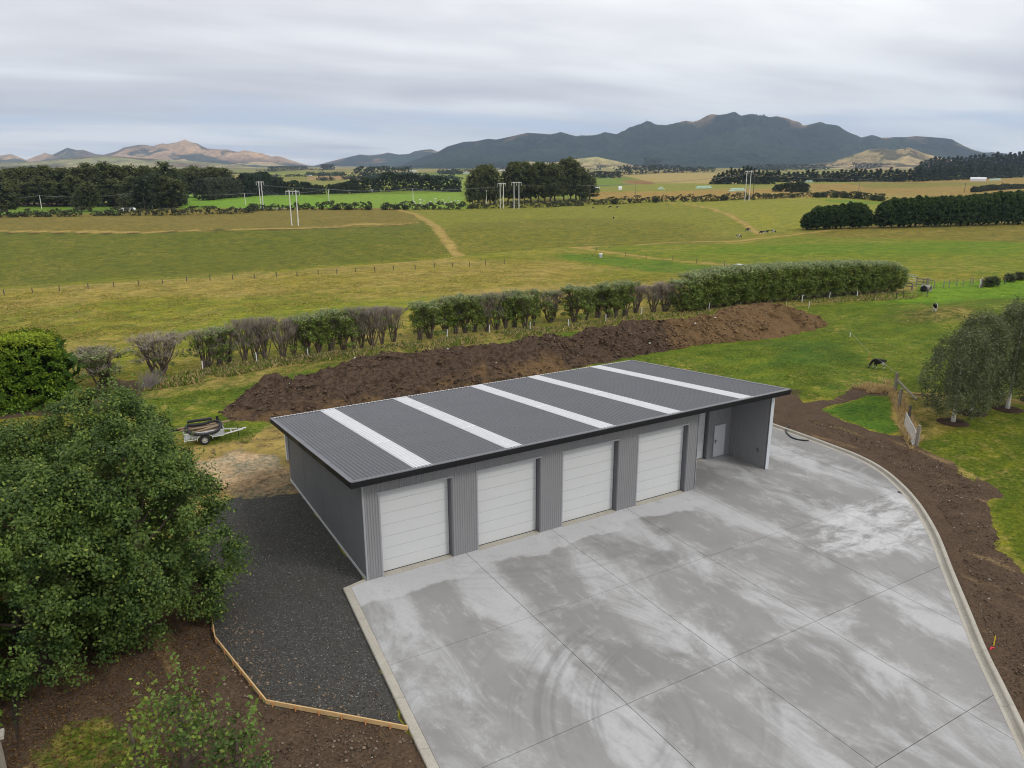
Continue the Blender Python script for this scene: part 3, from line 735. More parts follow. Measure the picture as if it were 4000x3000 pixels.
def col_right(X, Y, h, H, t, rg, U, wob):
    n = fbm(X / 260, Y / 260, 61, 5)
    w = S(n, 0.59, 0.66) * S(t, 0.84, 0.97) * 0.6
    c = lerp3(BUSH, TAN, w)
    low = S(t, 0.16, 0.05) * 0.0
    px_ = 2000 + U * F_PX / math.cos(PITCH)
    return lerp3(c, PALE, low) if False else c
def col_left(X, Y, h, H, t, rg, U, wob):
    n = fbm(X / 420, Y / 420, 71, 5)
    px_ = 2000 + U * F_PX / math.cos(PITCH)
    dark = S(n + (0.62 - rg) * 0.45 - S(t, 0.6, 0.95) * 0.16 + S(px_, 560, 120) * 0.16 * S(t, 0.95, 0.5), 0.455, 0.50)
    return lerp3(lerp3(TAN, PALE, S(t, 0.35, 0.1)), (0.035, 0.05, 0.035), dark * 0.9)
def col_mid(X, Y, h, H, t, rg, U, wob):
    w = S(fbm(X / 300, Y / 300, 81, 4) + S(t, 0.75, 1.0) * 0.25, 0.60, 0.72) * 0.6
    return lerp3(BUSH, TAN, w)
def col_foot(X, Y, h, H, t, rg, U, wob):
    d = S(fbm(X / 120, Y / 120, 91, 5), 0.55, 0.62)
    return lerp3(lerp3(TAN, PALE, fbm(X / 200, Y / 200, 92)), (0.045, 0.055, 0.03), d * 0.8)
sky_right = [(1500, 662), (1560, 645), (1640, 618), (1714, 592.7), (1750, 572), (1814, 554), (1859, 552), (1909, 541.6), (1940, 545), (2000, 532.5), (2059, 519), (2113, 522), (2149, 525), (2192, 517), (2253, 534), (2316, 531), (2362, 522), (2398, 528), (2409, 526.6), (2458, 501), (2496, 490), (2521.5, 477.5), (2534, 479), (2553, 487), (2588, 495), (2616.5, 488.6), (2670, 475), (2699, 481), (2743, 458.5), (2768, 449.7), (2806, 452), (2835, 446), (2857, 439.6), (2882, 458), (2925, 447.5), (2952, 454), (2971, 452), (2989, 459.6), (3016.5, 456), (3055, 462), (3094, 477.6), (3122, 493), (3141, 490), (3183, 479), (3252, 495), (3296.5, 520.6), (3352, 542), (3396, 530), (3432, 541), (3446, 541.7), (3481, 538), (3525, 538.4), (3563, 534), (3611.5, 537.6), (3671, 542), (3706, 547), (3747, 571.5), (3785, 586), (3834, 601), (3875, 599), (3910, 601), (4000, 612), (4200, 630), (4600, 655)]
sky_mid = [(1190, 655), (1232, 645), (1249, 641), (1308, 626), (1363, 613), (1409, 602.6), (1449.5, 605.6), (1487, 602), (1520, 595), (1561, 603), (1599, 601), (1623, 590), (1661, 584), (1688, 582.5), (1715, 592), (1742, 595), (1900, 625), (2050, 660)]
sky_left = [(-700, 600), (-400, 575), (-200, 598), (0, 607), (51.5, 598.6), (108.5, 621.7), (184, 595), (214, 602), (275, 574), (312, 584), (336, 582), (380, 598.6), (412, 602), (466, 588), (496, 573), (510, 571), (559, 563), (580, 564), (608, 569), (646, 558), (665, 560), (703, 554), (736, 543), (755, 552.5), (784, 563), (822, 578), (871, 582), (901, 584), (939, 592), (959, 585), (990.5, 592), (1039, 601), (1061, 609.5), (1088, 608), (1104, 611), (1131.5, 622), (1200, 643), (1260, 652)]
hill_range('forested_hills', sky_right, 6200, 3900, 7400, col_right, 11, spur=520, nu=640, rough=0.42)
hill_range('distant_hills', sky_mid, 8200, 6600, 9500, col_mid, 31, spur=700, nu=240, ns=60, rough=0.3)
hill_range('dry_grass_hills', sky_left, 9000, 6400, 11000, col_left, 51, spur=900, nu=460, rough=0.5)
foot_r = [(3100, 655), (3250, 634), (3320, 610), (3390, 588), (3440, 582), (3480, 590), (3540, 578), (3600, 600), (3700, 625), (3800, 640), (3950, 655)]
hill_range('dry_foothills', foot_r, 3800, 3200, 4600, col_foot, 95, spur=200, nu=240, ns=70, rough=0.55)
foot_m = [(2030, 655), (2060, 630), (2110, 634), (2160, 636), (2250, 622), (2330, 613), (2400, 628), (2470, 645), (2530, 655)]
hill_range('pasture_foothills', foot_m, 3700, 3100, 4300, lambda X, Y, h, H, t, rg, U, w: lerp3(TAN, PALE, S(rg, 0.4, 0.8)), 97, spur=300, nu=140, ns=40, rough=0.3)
foot_l = [(-500, 640), (150, 628), (300, 612), (420, 606), (520, 612), (650, 622), (760, 628), (900, 640), (1000, 652)]
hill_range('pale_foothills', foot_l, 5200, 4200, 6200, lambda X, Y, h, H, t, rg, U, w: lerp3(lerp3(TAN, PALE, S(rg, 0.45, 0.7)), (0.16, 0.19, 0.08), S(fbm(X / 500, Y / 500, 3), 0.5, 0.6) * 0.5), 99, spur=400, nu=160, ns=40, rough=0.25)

# ------------------------------------------------------------------ haze
hz = MB(); hz.box((-15500, -15500, -30), (15500, 15500, 900))
hm = bpy.data.materials.new('air_haze'); hm.use_nodes = True
ht = hm.node_tree; ht.nodes.clear()
pv = ht.nodes.new('ShaderNodeVolumePrincipled'); ho = ht.nodes.new('ShaderNodeOutputMaterial')
pv.inputs['Color'].default_value = (0.60, 0.77, 1.0, 1); pv.inputs['Density'].default_value = 0.000070; pv.inputs['Anisotropy'].default_value = 0.2
ht.links.new(pv.outputs[0], ho.inputs['Volume'])
hm.cycles.homogeneous_volume = True if hasattr(hm.cycles, 'homogeneous_volume') else False
ho_ = hz.obj('haze', hm); tag(ho_, 'pale blue haze hanging over the plain and far hills', 'haze', kind='stuff')

# ------------------------------------------------------------------ concrete apron and kerbs
def clip_cell(poly, x0, x1, y0, y1):
    def clip(P, ins, inter):
        o = []
        for i in range(len(P)):
            a, b = P[i - 1], P[i]
            if ins(b):
                if not ins(a): o.append(inter(a, b))
                o.append(b)
            elif ins(a): o.append(inter(a, b))
        return o
    def ix(v): return lambda a, b: (v, a[1] + (b[1] - a[1]) * (v - a[0]) / (b[0] - a[0]))
    def iy(v): return lambda a, b: (a[0] + (b[0] - a[0]) * (v - a[1]) / (b[1] - a[1]), v)
    for ins, it in ((lambda p: p[0] >= x0, ix(x0)), (lambda p: p[0] <= x1, ix(x1)), (lambda p: p[1] >= y0, iy(y0)), (lambda p: p[1] <= y1, iy(y1))):
        if not poly: return []
        poly = clip(poly, ins, it)
    return poly
kr = [(31.2, 14.2), (31.2, 10), (31.22, 5.5), (31.27, 2.5), (31.22, .14), (31.1, -1.5), (30.75, -2.9), (30.15, -4.25), (29.4, -5.45), (28.5, -6.7), (27.4, -7.98), (26.0, -9.4), (24.75, -10.55), (22.6, -12.35), (20.1, -14.5), (18.0, -16.3), (16.45, -17.75), (15.0, -19.1), (11.5, -22.3), (8.0, -25.5), (3.5, -29.5), (-1.5, -34)]
def smooth_path(P, n=5):
    P = np.array(P, float); o = []
    for i in range(len(P) - 1):
        p0 = P[max(i - 1, 0)]; p1 = P[i]; p2 = P[i + 1]; p3 = P[min(i + 2, len(P) - 1)]
        for t in np.linspace(0, 1, n, endpoint=False):
            o.append(0.5 * ((2 * p1) + (-p0 + p2) * t + (2 * p0 - 5 * p1 + 4 * p2 - p3) * t * t + (-p0 + 3 * p1 - 3 * p2 + p3) * t ** 3))
    o.append(P[-1]); return np.array(o)
def offset(P, d):
    T = np.gradient(P, axis=0); T /= np.linalg.norm(T, axis=1)[:, None]
    return P + np.stack([T[:, 1], -T[:, 0]], 1) * d
KR = smooth_path(kr, 4)
KRi = offset(KR, 0.47)          # inner edge (towards the yard)
KL = np.array([(-1.13, -0.12), (-1.45, -3.6), (-1.78, -7.2), (-2.12, -11.0), (-2.5, -15.0), (-3.2, -22), (-4.1, -32)])
KLi = KL + np.array([0.34, -0.04])
outline = [(-0.02, -0.004), (18.93, -0.004), (18.93, 2.94), (24.53, 2.94), (24.53, -0.004), (24.79, -0.004), (24.79, 12.7), (KRi[0][0], 12.7)] + [tuple(p) for p in KRi if p[1] < 12.6 and p[1] > -33] + [(-3.7, -33), (-3.7, -32)] + [tuple(p) for p in KLi[::-1]]
apron = empty('concrete_apron', (0, 0, 0)); tag(apron, kind='structure')
xs = [-6, 4.77, 9.46, 14.15, 18.84, 23.53, 28.22, 34]; ys = [-34, -29.6, -23.68, -17.76, -11.84, -5.92, 0, 5.92, 12.75]
for i in range(len(xs) - 1):
    for j in range(len(ys) - 1):
        gp = 0.011
        P = clip_cell(outline, xs[i] + gp, xs[i + 1] - gp, ys[j] + gp, ys[j + 1] - gp)
        Q = []
        for p in P:
            if not Q or (abs(p[0] - Q[-1][0]) + abs(p[1] - Q[-1][1])) > 1e-4: Q.append(p)
        if len(Q) < 3: continue
        area = abs(sum(Q[k - 1][0] * Q[k][1] - Q[k][0] * Q[k - 1][1] for k in range(len(Q)))) / 2
        if area < 0.05: continue
        n = len(Q)
        V = [(x, y, 0.0) for x, y in Q] + [(x, y, -0.16) for x, y in Q]
        Fs = [tuple(range(n))] + [(k, n + k, n + (k + 1) % n, (k + 1) % n) for k in range(n)]
        me = mkmesh('concrete_panel', V, Fs, M['concrete'])
        if me.polygons[0].normal.z < 0: me.flip_normals()
        ob('concrete_panel', me, apron)
jf = MB()
for x in xs[1:-1]:
    yb_ = max(-33.0, float(np.interp(x, KRi[::-1, 0], KRi[::-1, 1])) + 0.1)
    jf.box((x - 0.05, yb_, -0.058), (x + 0.05, (-0.02 if x < 24 else 12.6), -0.02))
for y in ys[1:-1]:
    x1_ = float(np.interp(-y, -KRi[:, 1], KRi[:, 0])) - 0.12; x0_ = (25.0 if y > 1 else float(np.interp(-y, -KLi[:, 1], KLi[:, 0])) + 0.02) if y != 0 else 24.82
    if x1_ > x0_: jf.box((x0_, y - 0.05, -0.0575), (x1_, y + 0.05, -0.0195))
M['joint'] = simple('joint_sealant', (0.035, 0.034, 0.033), 0.8)
jo = jf.obj('joint_filler', M['joint'], apron); tag(jo, kind='stuff')
def extrude_kerb(name_part, parent, A, B, prof, seg, mat):
    """prof: list of (fraction from outer A to inner B, z); sections of length seg with open joints"""
    d = np.r_[0, np.cumsum(np.linalg.norm(np.diff(A, axis=0), axis=1))]
    L = d[-1]; k = 0.0
    while k < L - 0.3:
        e = min(k + seg, L)
        ts = [k + 0.008] + [t for t in d if k + 0.05 < t < e - 0.05] + [e - 0.008]
        V = []
        for t in ts:
            a = np.array([np.interp(t, d, A[:, c]) for c in (0, 1)]); b = np.array([np.interp(t, d, B[:, c]) for c in (0, 1)])
            for f_, z in prof:
                p = a + (b - a) * f_; V.append((p[0], p[1], z))
        m = len(prof)
        Fs = [(i * m + j, (i + 1) * m + j, (i + 1) * m + j + 1, i * m + j + 1) for i in range(len(ts) - 1) for j in range(m - 1)]
        Fs += [tuple(range(m)), tuple(range((len(ts) - 1) * m + m - 1, (len(ts) - 1) * m - 1, -1))]
        ob(name_part, mkmesh(name_part, V, Fs, mat), parent)
        k = e
kerb_r = empty('kerb', (31, 0, 0)); tag(kerb_r, kind='structure'); kerb_r.location = (0, 0, 0)
extrude_kerb('kerb_section', kerb_r, KR, KRi, [(0, -0.25), (0, 0.10), (0.05, 0.125), (0.30, 0.125), (0.38, 0.10), (0.44, -0.012), (0.6, -0.028), (0.985, 0.0), (0.985, -0.2)], 3.0, M['kerb'])
kerb_l = empty('kerb', (0, 0, 0)); tag(kerb_l, kind='structure')
extrude_kerb('kerb_section', kerb_l, KL, KLi, [(0, -0.25), (0, 0.035), (0.10, 0.055), (0.42, 0.05), (0.6, 0.012), (0.97, 0.002), (0.97, -0.2)], 2.55, M['kerb'])
extrude_kerb('kerb_section', kerb_l, np.array([(-1.13, -0.10), (-0.06, 0.16)]), np.array([(-0.85, -0.2), (-0.04, -0.02)]), [(0, -0.25), (0, 0.02), (0.97, 0.004), (0.97, -0.2)], 3, M['kerb'])

# ------------------------------------------------------------------ the shed
shed = empty('farm_shed', (0, 0, 0))
tag(shed, 'long grey steel implement shed with charcoal monopitch roof and five pale sectional doors', 'shed')
L_, D_, REC, XE = 24.53, 12.68, 2.94, 18.93
def zr(y): return 5.0112 - 0.0987 * (y + 0.8268)
def corr(p0, udir, length, z0, ztop, normal, pitch=0.115, depth=0.03, name='wall_cladding', mat=None, parent=None):
    """vertical corrugated sheet: starts at p0, runs along udir; ztop is a function of the distance"""
    n = max(1, int(round(length / pitch))); pt = length / n
    us = []; ds = []
    for i in range(n):
        us += [i * pt, i * pt + pt * 0.42, i * pt + pt * 0.55, i * pt + pt * 0.87]; ds += [0, 0, depth, depth]
    us.append(length); ds.append(0)
    us = np.array(us); ds = np.array(ds)
    P = np.array(p0, float)[None, :] + us[:, None] * np.array(udir, float) + ds[:, None] * np.array(normal, float)
    zt = np.array([ztop(u) for u in us]); zb = np.array([z0(u) if callable(z0) else z0 for u in us])
    A = P.copy(); A[:, 2] = zb; B = P.copy(); B[:, 2] = zt
    m = len(us); V = np.vstack([A, B])
    F = np.array([(i, i + 1, m + i + 1, m + i) for i in range(m - 1)])
    return ob(name, mkmesh(name, V, F, mat or M['wall']), parent if parent is not None else shed)
XV = (1, 0, 0); YV = (0, 1, 0)
doors = [(0.738 + 4.69 * k, 0.738 + 4.69 * k + 3.335) for k in range(4)]
DH = 3.92
wt = 4.88
px0 = 0.0
for a, b in doors:
    corr((px0, 0, 0), XV, a - 0.03 - px0, 0.0, lambda u: wt, (0, -1, 0))
    corr((a - 0.03, 0, 0), XV, b - a + 0.06, DH + 0.05, lambda u: wt, (0, -1, 0), name='door_header')
    px0 = b + 0.03
corr((px0, 0, 0), XV, XE - px0, 0.0, lambda u: wt, (0, -1, 0))
# end and rear walls
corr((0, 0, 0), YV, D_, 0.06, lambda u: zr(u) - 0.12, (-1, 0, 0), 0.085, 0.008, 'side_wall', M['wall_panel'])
for yy in (3.15, 6.3, 9.5): MB().box((-0.012, yy - 0.006, 0.06), (-0.001, yy + 0.006, zr(yy) - 0.13)).obj('sheet_lap', M['flash'], shed)
corr((L_ + 0.25, 0.02, 0), YV, D_ - 0.02, 0.0, lambda u: zr(u) - 0.12, (1, 0, 0), 0.1, 0.012, 'side_wall')
corr((0, D_, 0), XV, L_ + 0.25, 0.0, lambda u: zr(D_) - 0.1, (0, 1, 0), 0.1, 0.012, 'rear_wall')
# recess
corr((L_, 0.06, 0), YV, REC - 0.06, 0.0, lambda u: zr(u) - 0.12, (-1, 0, 0), 0.12, 0.02, 'wing_wall', M['wall'])
corr((XE, 0.02, 0), YV, REC, 0.0, lambda u: zr(u) - 0.12, (1, 0, 0), 0.12, 0.02, 'recess_side_wall', M['wall'])
RD = (19.28, 22.60)
corr((XE, REC, 0), XV, RD[0] - XE, 0.0, lambda u: zr(REC) - 0.12, (0, -1, 0), 0.1, 0.014, 'recess_back_wall')
corr((RD[0], REC, 0), XV, RD[1] - RD[0], DH, lambda u: zr(REC) - 0.12, (0, -1, 0), 0.1, 0.014, 'door_header')
corr((RD[1], REC, 0), XV, 23.15 - RD[1], 0.0, lambda u: zr(REC) - 0.12, (0, -1, 0), 0.1, 0.014, 'recess_back_wall')
corr((23.15, REC, 0), XV, 1.0, 2.10, lambda u: zr(REC) - 0.12, (0, -1, 0), 0.1, 0.014, 'door_header')
corr((24.15, REC, 0), XV, L_ - 24.15, 0.0, lambda u: zr(REC) - 0.12, (0, -1, 0), 0.1, 0.014, 'recess_back_wall')
# sectional doors, seven panels each
def sect_door(x0, x1, y, label):
    d = empty('sectional_door', (0, 0, 0)); d.parent = shed
    if label: d['label'] = label
    hp = (DH - 0.04) / 7
    for k in range(7):
        z0 = 0.04 + k * hp
        b = MB(); b.box((x0 + 0.02, y, z0 + 0.006), (x1 - 0.02, y + 0.05, z0 + hp - 0.006))
        ob('door_panel', b.mesh('door_panel', M['door']), d)
    MB().box((x0 + 0.02, y + 0.012, 0.03), (x1 - 0.02, y + 0.045, DH)).obj('door_core', M['flash'], d)
    MB().box((x0 + 0.01, y - 0.02, 0.008), (x1 - 0.01, y + 0.03, 0.045)).obj('bottom_seal', M['rubber'], d)
for i, (a, b) in enumerate(doors):
    sect_door(a, b, 0.27, None)
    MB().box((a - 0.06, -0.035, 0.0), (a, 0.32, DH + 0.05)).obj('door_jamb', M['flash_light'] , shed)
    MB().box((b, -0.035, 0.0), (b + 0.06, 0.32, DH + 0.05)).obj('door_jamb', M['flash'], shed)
    MB().box((a - 0.10, -0.045, DH), (b + 0.10, 0.32, DH + 0.075)).obj('head_flashing', M['flash_light'], shed)
    MB().box((a + 0.002, -0.11, 0.002), (b - 0.002, 0.268, 0.022)).obj('door_threshold', M['kerb'], shed)
sect_door(RD[0], RD[1], REC + 0.2, None)
MB().box((RD[1], REC - 0.03, 0.0), (RD[1] + 0.09, REC + 0.25, DH - 0.06)).obj('door_jamb', M['flash'], shed)
MB().box((RD[0] - 0.06, REC - 0.03, 0.0), (RD[0], REC + 0.25, DH - 0.06)).obj('door_jamb', M['flash'], shed)
MB().box((RD[0] - 0.06, REC - 0.035, DH - 0.06), (RD[1] + 0.09, REC + 0.25, DH + 0.02)).obj('head_flashing', M['flash_light'], shed)
MB().box((RD[0], REC - 0.08, 0.002), (RD[1], REC + 0.19, 0.022)).obj('door_threshold', M['kerb'], shed)
pdr = MB().box((23.21, REC - 0.045, 0.03), (24.09, REC - 0.01, 2.04)).obj('side_door', M['white_door'], shed)
h_ = MB(); h_.box((23.27, REC - 0.06, 0.92), (23.33, REC - 0.046, 1.16)); h_.tube([(23.30, REC - 0.06, 1.08), (23.30, REC - 0.11, 1.08), (23.44, REC - 0.11, 1.08)], 0.013, 6); h_.obj('door_handle', M['rubber'], pdr)
fr = MB(); fr.box((23.15, REC - 0.05, 0.0), (23.205, REC, 2.10)); fr.box((24.095, REC - 0.05, 0.0), (24.15, REC, 2.10)); fr.box((23.205, REC - 0.05, 2.05), (24.095, REC, 2.10)); fr.obj('door_frame', M['flash_light'], shed)
MB().box((24.49, 0.55, 0.9), (24.505, 0.75, 1.12)).obj('switch_plate', M['flash'], shed)
# corner flashings
MB().box((-0.03, -0.03, 0.0), (0.05, 0.05, wt - 0.05)).obj('corner_flashing', M['flash_light'], shed)
MB().box((XE - 0.05, -0.03, 0.0), (XE + 0.03, 0.05, wt)).obj('corner_flashing', M['flash_light'], shed)
MB().box((L_ - 0.02, -0.012, 0.0), (L_ + 0.02, 0.06, wt)).obj('corner_flashing', M['flash'], shed)
MB().box((L_ + 0.021, -0.012, 0.0), (L_ + 0.27, 0.055, wt)).obj('wall_end_capping', simple('pale_capping', (0.50, 0.53, 0.56), 0.45, 0.4, var=0.05), shed)
MB().box((-0.045, 0.05, -0.1), (0.0, D_, 0.055)).obj('slab_edge', simple('pale_slab_edge', (0.50, 0.50, 0.50), 0.8, var=0.1), shed)
dp = MB(); dp.box((-0.16, D_ - 0.16, 1.25), (-0.03, D_ + 0.0, zr(D_) - 0.14)); dp.obj('downpipe', M['white_paint'], shed)
# roof: ribbed sheets between translucent strips
sky_x = [(2.08, 2.90), (6.57, 7.40), (11.82, 12.65), (16.14, 16.98), (21.28, 22.12)]
YF, YB = -0.80, 13.22
XL, XR = -0.70, 25.02
def rib_sheet(name, x0, x1, mat, lift=0.0, label=None, pitch=0.1905, groove=True):
    n = max(1, int(round((x1 - x0) / pitch))); pt = (x1 - x0) / n
    us = []; hs = []
    for i in range(n):
        us += [i * pt, i * pt + pt * 0.44, i * pt + pt * 0.47, i * pt + pt * 0.63, i * pt + pt * 0.66, i * pt + pt * 0.88, i * pt + pt * 0.92]; hs += [0, 0, -0.034 if groove else 0, -0.034 if groove else 0, 0.058, 0.058, 0]
    us.append(x1 - x0); hs.append(0)
    us = np.array(us) + x0; hs = np.array(hs) + lift
    ysl = np.linspace(YF, YB, 3)
    V = np.vstack([np.stack([us, np.full(len(us), y), hs + zr(y)], 1) for y in ysl])
    m = len(us)
    F = np.array([(r * m + i, r * m + i + 1, (r + 1) * m + i + 1, (r + 1) * m + i) for r in range(len(ysl) - 1) for i in range(m - 1)])
    o = ob(name, mkmesh(name, V, F, mat), shed)
    if label: o['label'] = label
    return o, us[4::7] + pt * 0.11
ribx = []
e0 = XL
for a, b in sky_x:
    _, rx = rib_sheet('roof_sheet', e0, a, M['roof']); ribx += list(rx)
    rib_sheet('skylight', a - 0.02, b + 0.02, M['skylight'], 0.006, groove=False)
    e0 = b
_, rx = rib_sheet('roof_sheet', e0, XR, M['roof']); ribx += list(rx)
sc_ = MB()
for y in np.linspace(0.1, 12.9, 7):
    for x in ribx[::2]:
        z = zr(y) + 0.060
        sc_.box((x - 0.011, y - 0.011, z - 0.004), (x + 0.011, y + 0.011, z + 0.008))
tag(sc_.obj('roof_screws', M['screw'], shed), kind='stuff')
# lap lines across the translucent strips
for i, (a, b) in enumerate(sky_x):
    for yy in ((4.1,), (3.9, 9.4), (5.2,), (6.0,), (6.4,))[i]:
        MB().box((a, yy, zr(yy) + 0.058), (b, yy + 0.05, zr(yy) + 0.064)).obj('skylight_lap', M['white_paint'], shed)
def slopebox(name, x0, x1, y0, y1, dz0, dz1, mat):
    V = []
    for y in (y0, y1):
        for x in (x0, x1):
            for dz in (dz0, dz1): V.append((x, y, zr(y) + dz))
    F = [(0, 1, 3, 2), (4, 6, 7, 5), (0, 4, 5, 1), (2, 3, 7, 6), (1, 5, 7, 3), (0, 2, 6, 4)]
    return ob(name, mkmesh(name, V, F, mat), shed)
slopebox('soffit', XL + 0.03, XR - 0.03, YF + 0.04, YB - 0.03, -0.11, -0.05, M['flash'])
slopebox('barge_board', XL - 0.035, XL, YF - 0.02, YB + 0.02, -0.23, 0.045, M['fascia'])
slopebox('barge_capping', XL - 0.05, XL + 0.17, YF - 0.02, YB + 0.02, 0.052, 0.064, M['roof'])
slopebox('barge_board', XR, XR + 0.035, YF - 0.02, YB + 0.02, -0.23, 0.045, M['fascia'])
slopebox('barge_capping', XR - 0.15, XR + 0.05, YF - 0.02, YB + 0.02, 0.052, 0.064, M['roof'])
slopebox('rear_capping', XL, XR, YB - 0.06, YB + 0.03, 0.034, 0.05, M['skylight'])
MB().box((XL - 0.035, YF - 0.035, zr(YF) - 0.25), (XR + 0.035, YF - 0.002, zr(YF) + 0.02)).obj('fascia_board', M['fascia'], shed)
MB().box((XL - 0.05, YF - 0.075, zr(YF) - 0.115), (XR + 0.05, YF - 0.036, zr(YF) - 0.005)).obj('fascia_trim', M['fascia'], shed)
MB().box((XL, YF - 0.06, zr(YF) + 0.021), (XR, YF + 0.12, zr(YF) + 0.054)).obj('front_capping', M['roof'], shed)
MB().box((XL, YB + 0.03, zr(YB) - 0.14), (XR, YB + 0.16, zr(YB) - 0.0)).obj('rear_gutter', M['fascia'], shed)
MB().box((0.3, 0.45, 0.0), (XE - 0.3, D_ - 0.2, 0.01)).obj('shed_floor', M['concrete'], shed)

# ------------------------------------------------------------------ timber edging
edge = empty('timber_edging', (0, 0, 0))
tag(edge, 'new pine board edging with pegs holding the dark gravel beside the left kerb', 'edging')
ep = [(-6.0, 4.2), (-6.22, 1.5), (-6.44, -1.09), (-6.02, -3.4), (-5.59, -5.70), (-3.8, -7.45), (-1.99, -9.24)]
for i in range(len(ep) - 1):
    a = np.array(ep[i] + (0.05,)); b = np.array(ep[i + 1] + (0.05,))
    d = (b - a) / np.linalg.norm(b - a)
    MB().beam(a + d * 0.004, b - d * 0.004, 0.045, 0.16).obj('edging_board', M['new_timber'], edge)
    nrm = np.array([d[1], -d[0], 0])
    L = np.linalg.norm(b - a)
    for k in range(int(L / 0.85) + 1):
        p = a + d * (0.25 + 0.85 * k) + nrm * 0.05
        if 0.25 + 0.85 * k > L - 0.1: break
        MB().beam(p + np.array([0, 0, -0.25]), p + np.array([0, 0, 0.055]), 0.045).obj('edging_peg', M['peg_timber'], edge)

# ------------------------------------------------------------------ soil heap
def gz(p, z): return G(p[0], p[1], z)
fr_px = [(868, 1612), (900, 1642), (1050, 1656), (1300, 1620), (1600, 1560), (1900, 1500), (2217, 1446), (2407, 1408), (2588, 1372), (2768, 1344), (3000, 1325), (3136, 1298), (3215, 1275), (3253, 1264)]
cr_px = [(880, 1566, .5), (960, 1520, 1.1), (1059, 1464, 1.9), (1135, 1484, 1.7), (1271, 1439, 2.1), (1452, 1375, 2.6), (1588, 1366, 2.5), (1904, 1344, 2.4), (2271, 1285, 2.5), (2452, 1253, 2.6), (2601, 1244, 2.5), (2768, 1221, 2.6), (3000, 1176, 2.9), (3090, 1190, 2.6), (3226, 1244, .6)]
frw = np.array([G(x, y)[:2] for x, y in fr_px]); crw = np.array([np.r_[G(x, y, z)[:2], z] for x, y, z in cr_px])
tn = 460
def resamp(P, n):
    d = np.r_[0, np.cumsum(np.linalg.norm(np.diff(P[:, :2], axis=0), axis=1))]
    return np.stack([np.interp(np.linspace(0, d[-1], n), d, P[:, c]) for c in range(P.shape[1])], 1)
fx_ = resamp(frw, tn); cx2 = resamp(crw, tn)
vs = np.linspace(0, 1, 64)
MV = []; mcol = []
for v in vs:
    if v < 0.55:
        t = v / 0.55; p = fx_ * (1 - t) + cx2[:, :2] * t; hh = S(np.array([t]), -0.15, 1.05)[0] * 1.0
        z = cx2[:, 2] * (t ** 0.85)
    else:
        t = (v - 0.55) / 0.45; bk = cx2[:, :2] + (cx2[:, :2] - fx_) * 0.62
        p = cx2[:, :2] * (1 - t) + bk * t; z = cx2[:, 2] * (1 - t ** 1.1)
    rg = 1 - abs(v - 0.5) * 1.2
    nz = (fbm(p[:, 0] / 3.0, p[:, 1] / 3.0, 33, 4) - 0.5) * 1.3 + (fbm(p[:, 0] / 0.7, p[:, 1] / 0.7, 34, 3) - 0.5) * 0.5 + (fbm(p[:, 0] / 0.22, p[:, 1] / 0.22, 35, 2) - 0.5) * 0.16
    z = z + nz * np.clip(z * 0.7, 0, 1) * (1 - 0.6 * S(z, 2.0, 3.5)) - 0.10
    ends = np.minimum(1, np.minimum(np.arange(tn), tn - 1 - np.arange(tn)) / 10.0)
    z = -0.10 + (z + 0.10) * ends
    MV.append(np.stack([p[:, 0] + (fbm(p[:, 0], p[:, 1] + 50, 36) - .5) * .8, p[:, 1] + (fbm(p[:, 0] + 50, p[:, 1], 37) - .5) * 1.4, z + terrain(p[:, 0], p[:, 1]) + 0.06], 1))
    u = np.linspace(0, 1, tn)
    w = 0.55 * S(u, 0.60, 0.72) + 0.18 * S(v, 0.35, 0.1) * (u < 0.5) + 0.12 * np.exp(-((u - 0.42) / 0.07) ** 2) * S(v, 0.4, 0.2) - 0.14 - 0.12 * (u > .45) * (u < .6)
    mcol.append(np.clip(w, -0.2, 0.35))
MV = np.array(MV); mc = np.array(mcol).ravel() + 0.2
MVf = MV.reshape(-1, 3)
ii = (np.arange(63)[:, None] * tn + np.arange(tn - 1)[None, :])
Fm = np.stack([ii, ii + 1, ii + 1 + tn, ii + tn], -1).reshape(-1, 4)
heap = ob('soil_heap', mkmesh('soil_heap', MVf, Fm, M['mound'], smooth=False, attrs={'g_mix': np.stack([mc - 0.1] * 3, 1)}))
tag(heap, 'long heap of dug brown soil running behind the shed, paler at its far end', 'soil heap')

def leafset(P, size, rng, up=0.0, aspect=0.6, nrm=None):
    n = len(P); size = np.broadcast_to(np.asarray(size, float), (n,))
    a = rng.normal(size=(n, 3)); a /= np.linalg.norm(a, axis=1)[:, None]
    nn = rng.normal(size=(n, 3))
    if nrm is not None: nn = nn * 0.75 + nrm
    nn[:, 2] += up
    nn /= np.linalg.norm(nn, axis=1)[:, None]
    a = a - (a * nn).sum(1)[:, None] * nn; a /= (np.linalg.norm(a, axis=1)[:, None] + 1e-9)
    b = np.cross(nn, a)
    s = size[:, None]
    V = np.stack([P - a * s * 0.5, P + b * s * aspect * 0.5, P + a * s * 0.5, P - b * s * aspect * 0.5], 1).reshape(-1, 3)
    F = np.arange(4 * n).reshape(n, 4)
    return V, F
def clumps(C, rad, per, rng, shell=0.45, flat=1.0, outb=1.0, center=None):
    """points in the shell of each clump; returns positions, clump index, outward normals"""
    k = len(C); idx = np.repeat(np.arange(k), per)
    d = rng.normal(size=(k * per, 3)); d /= np.linalg.norm(d, axis=1)[:, None]
    r = shell + (1 - shell) * rng.random(k * per)
    P = C[idx] + d * (r * rad[idx])[:, None] * np.array([1, 1, flat])
    return P, idx, d
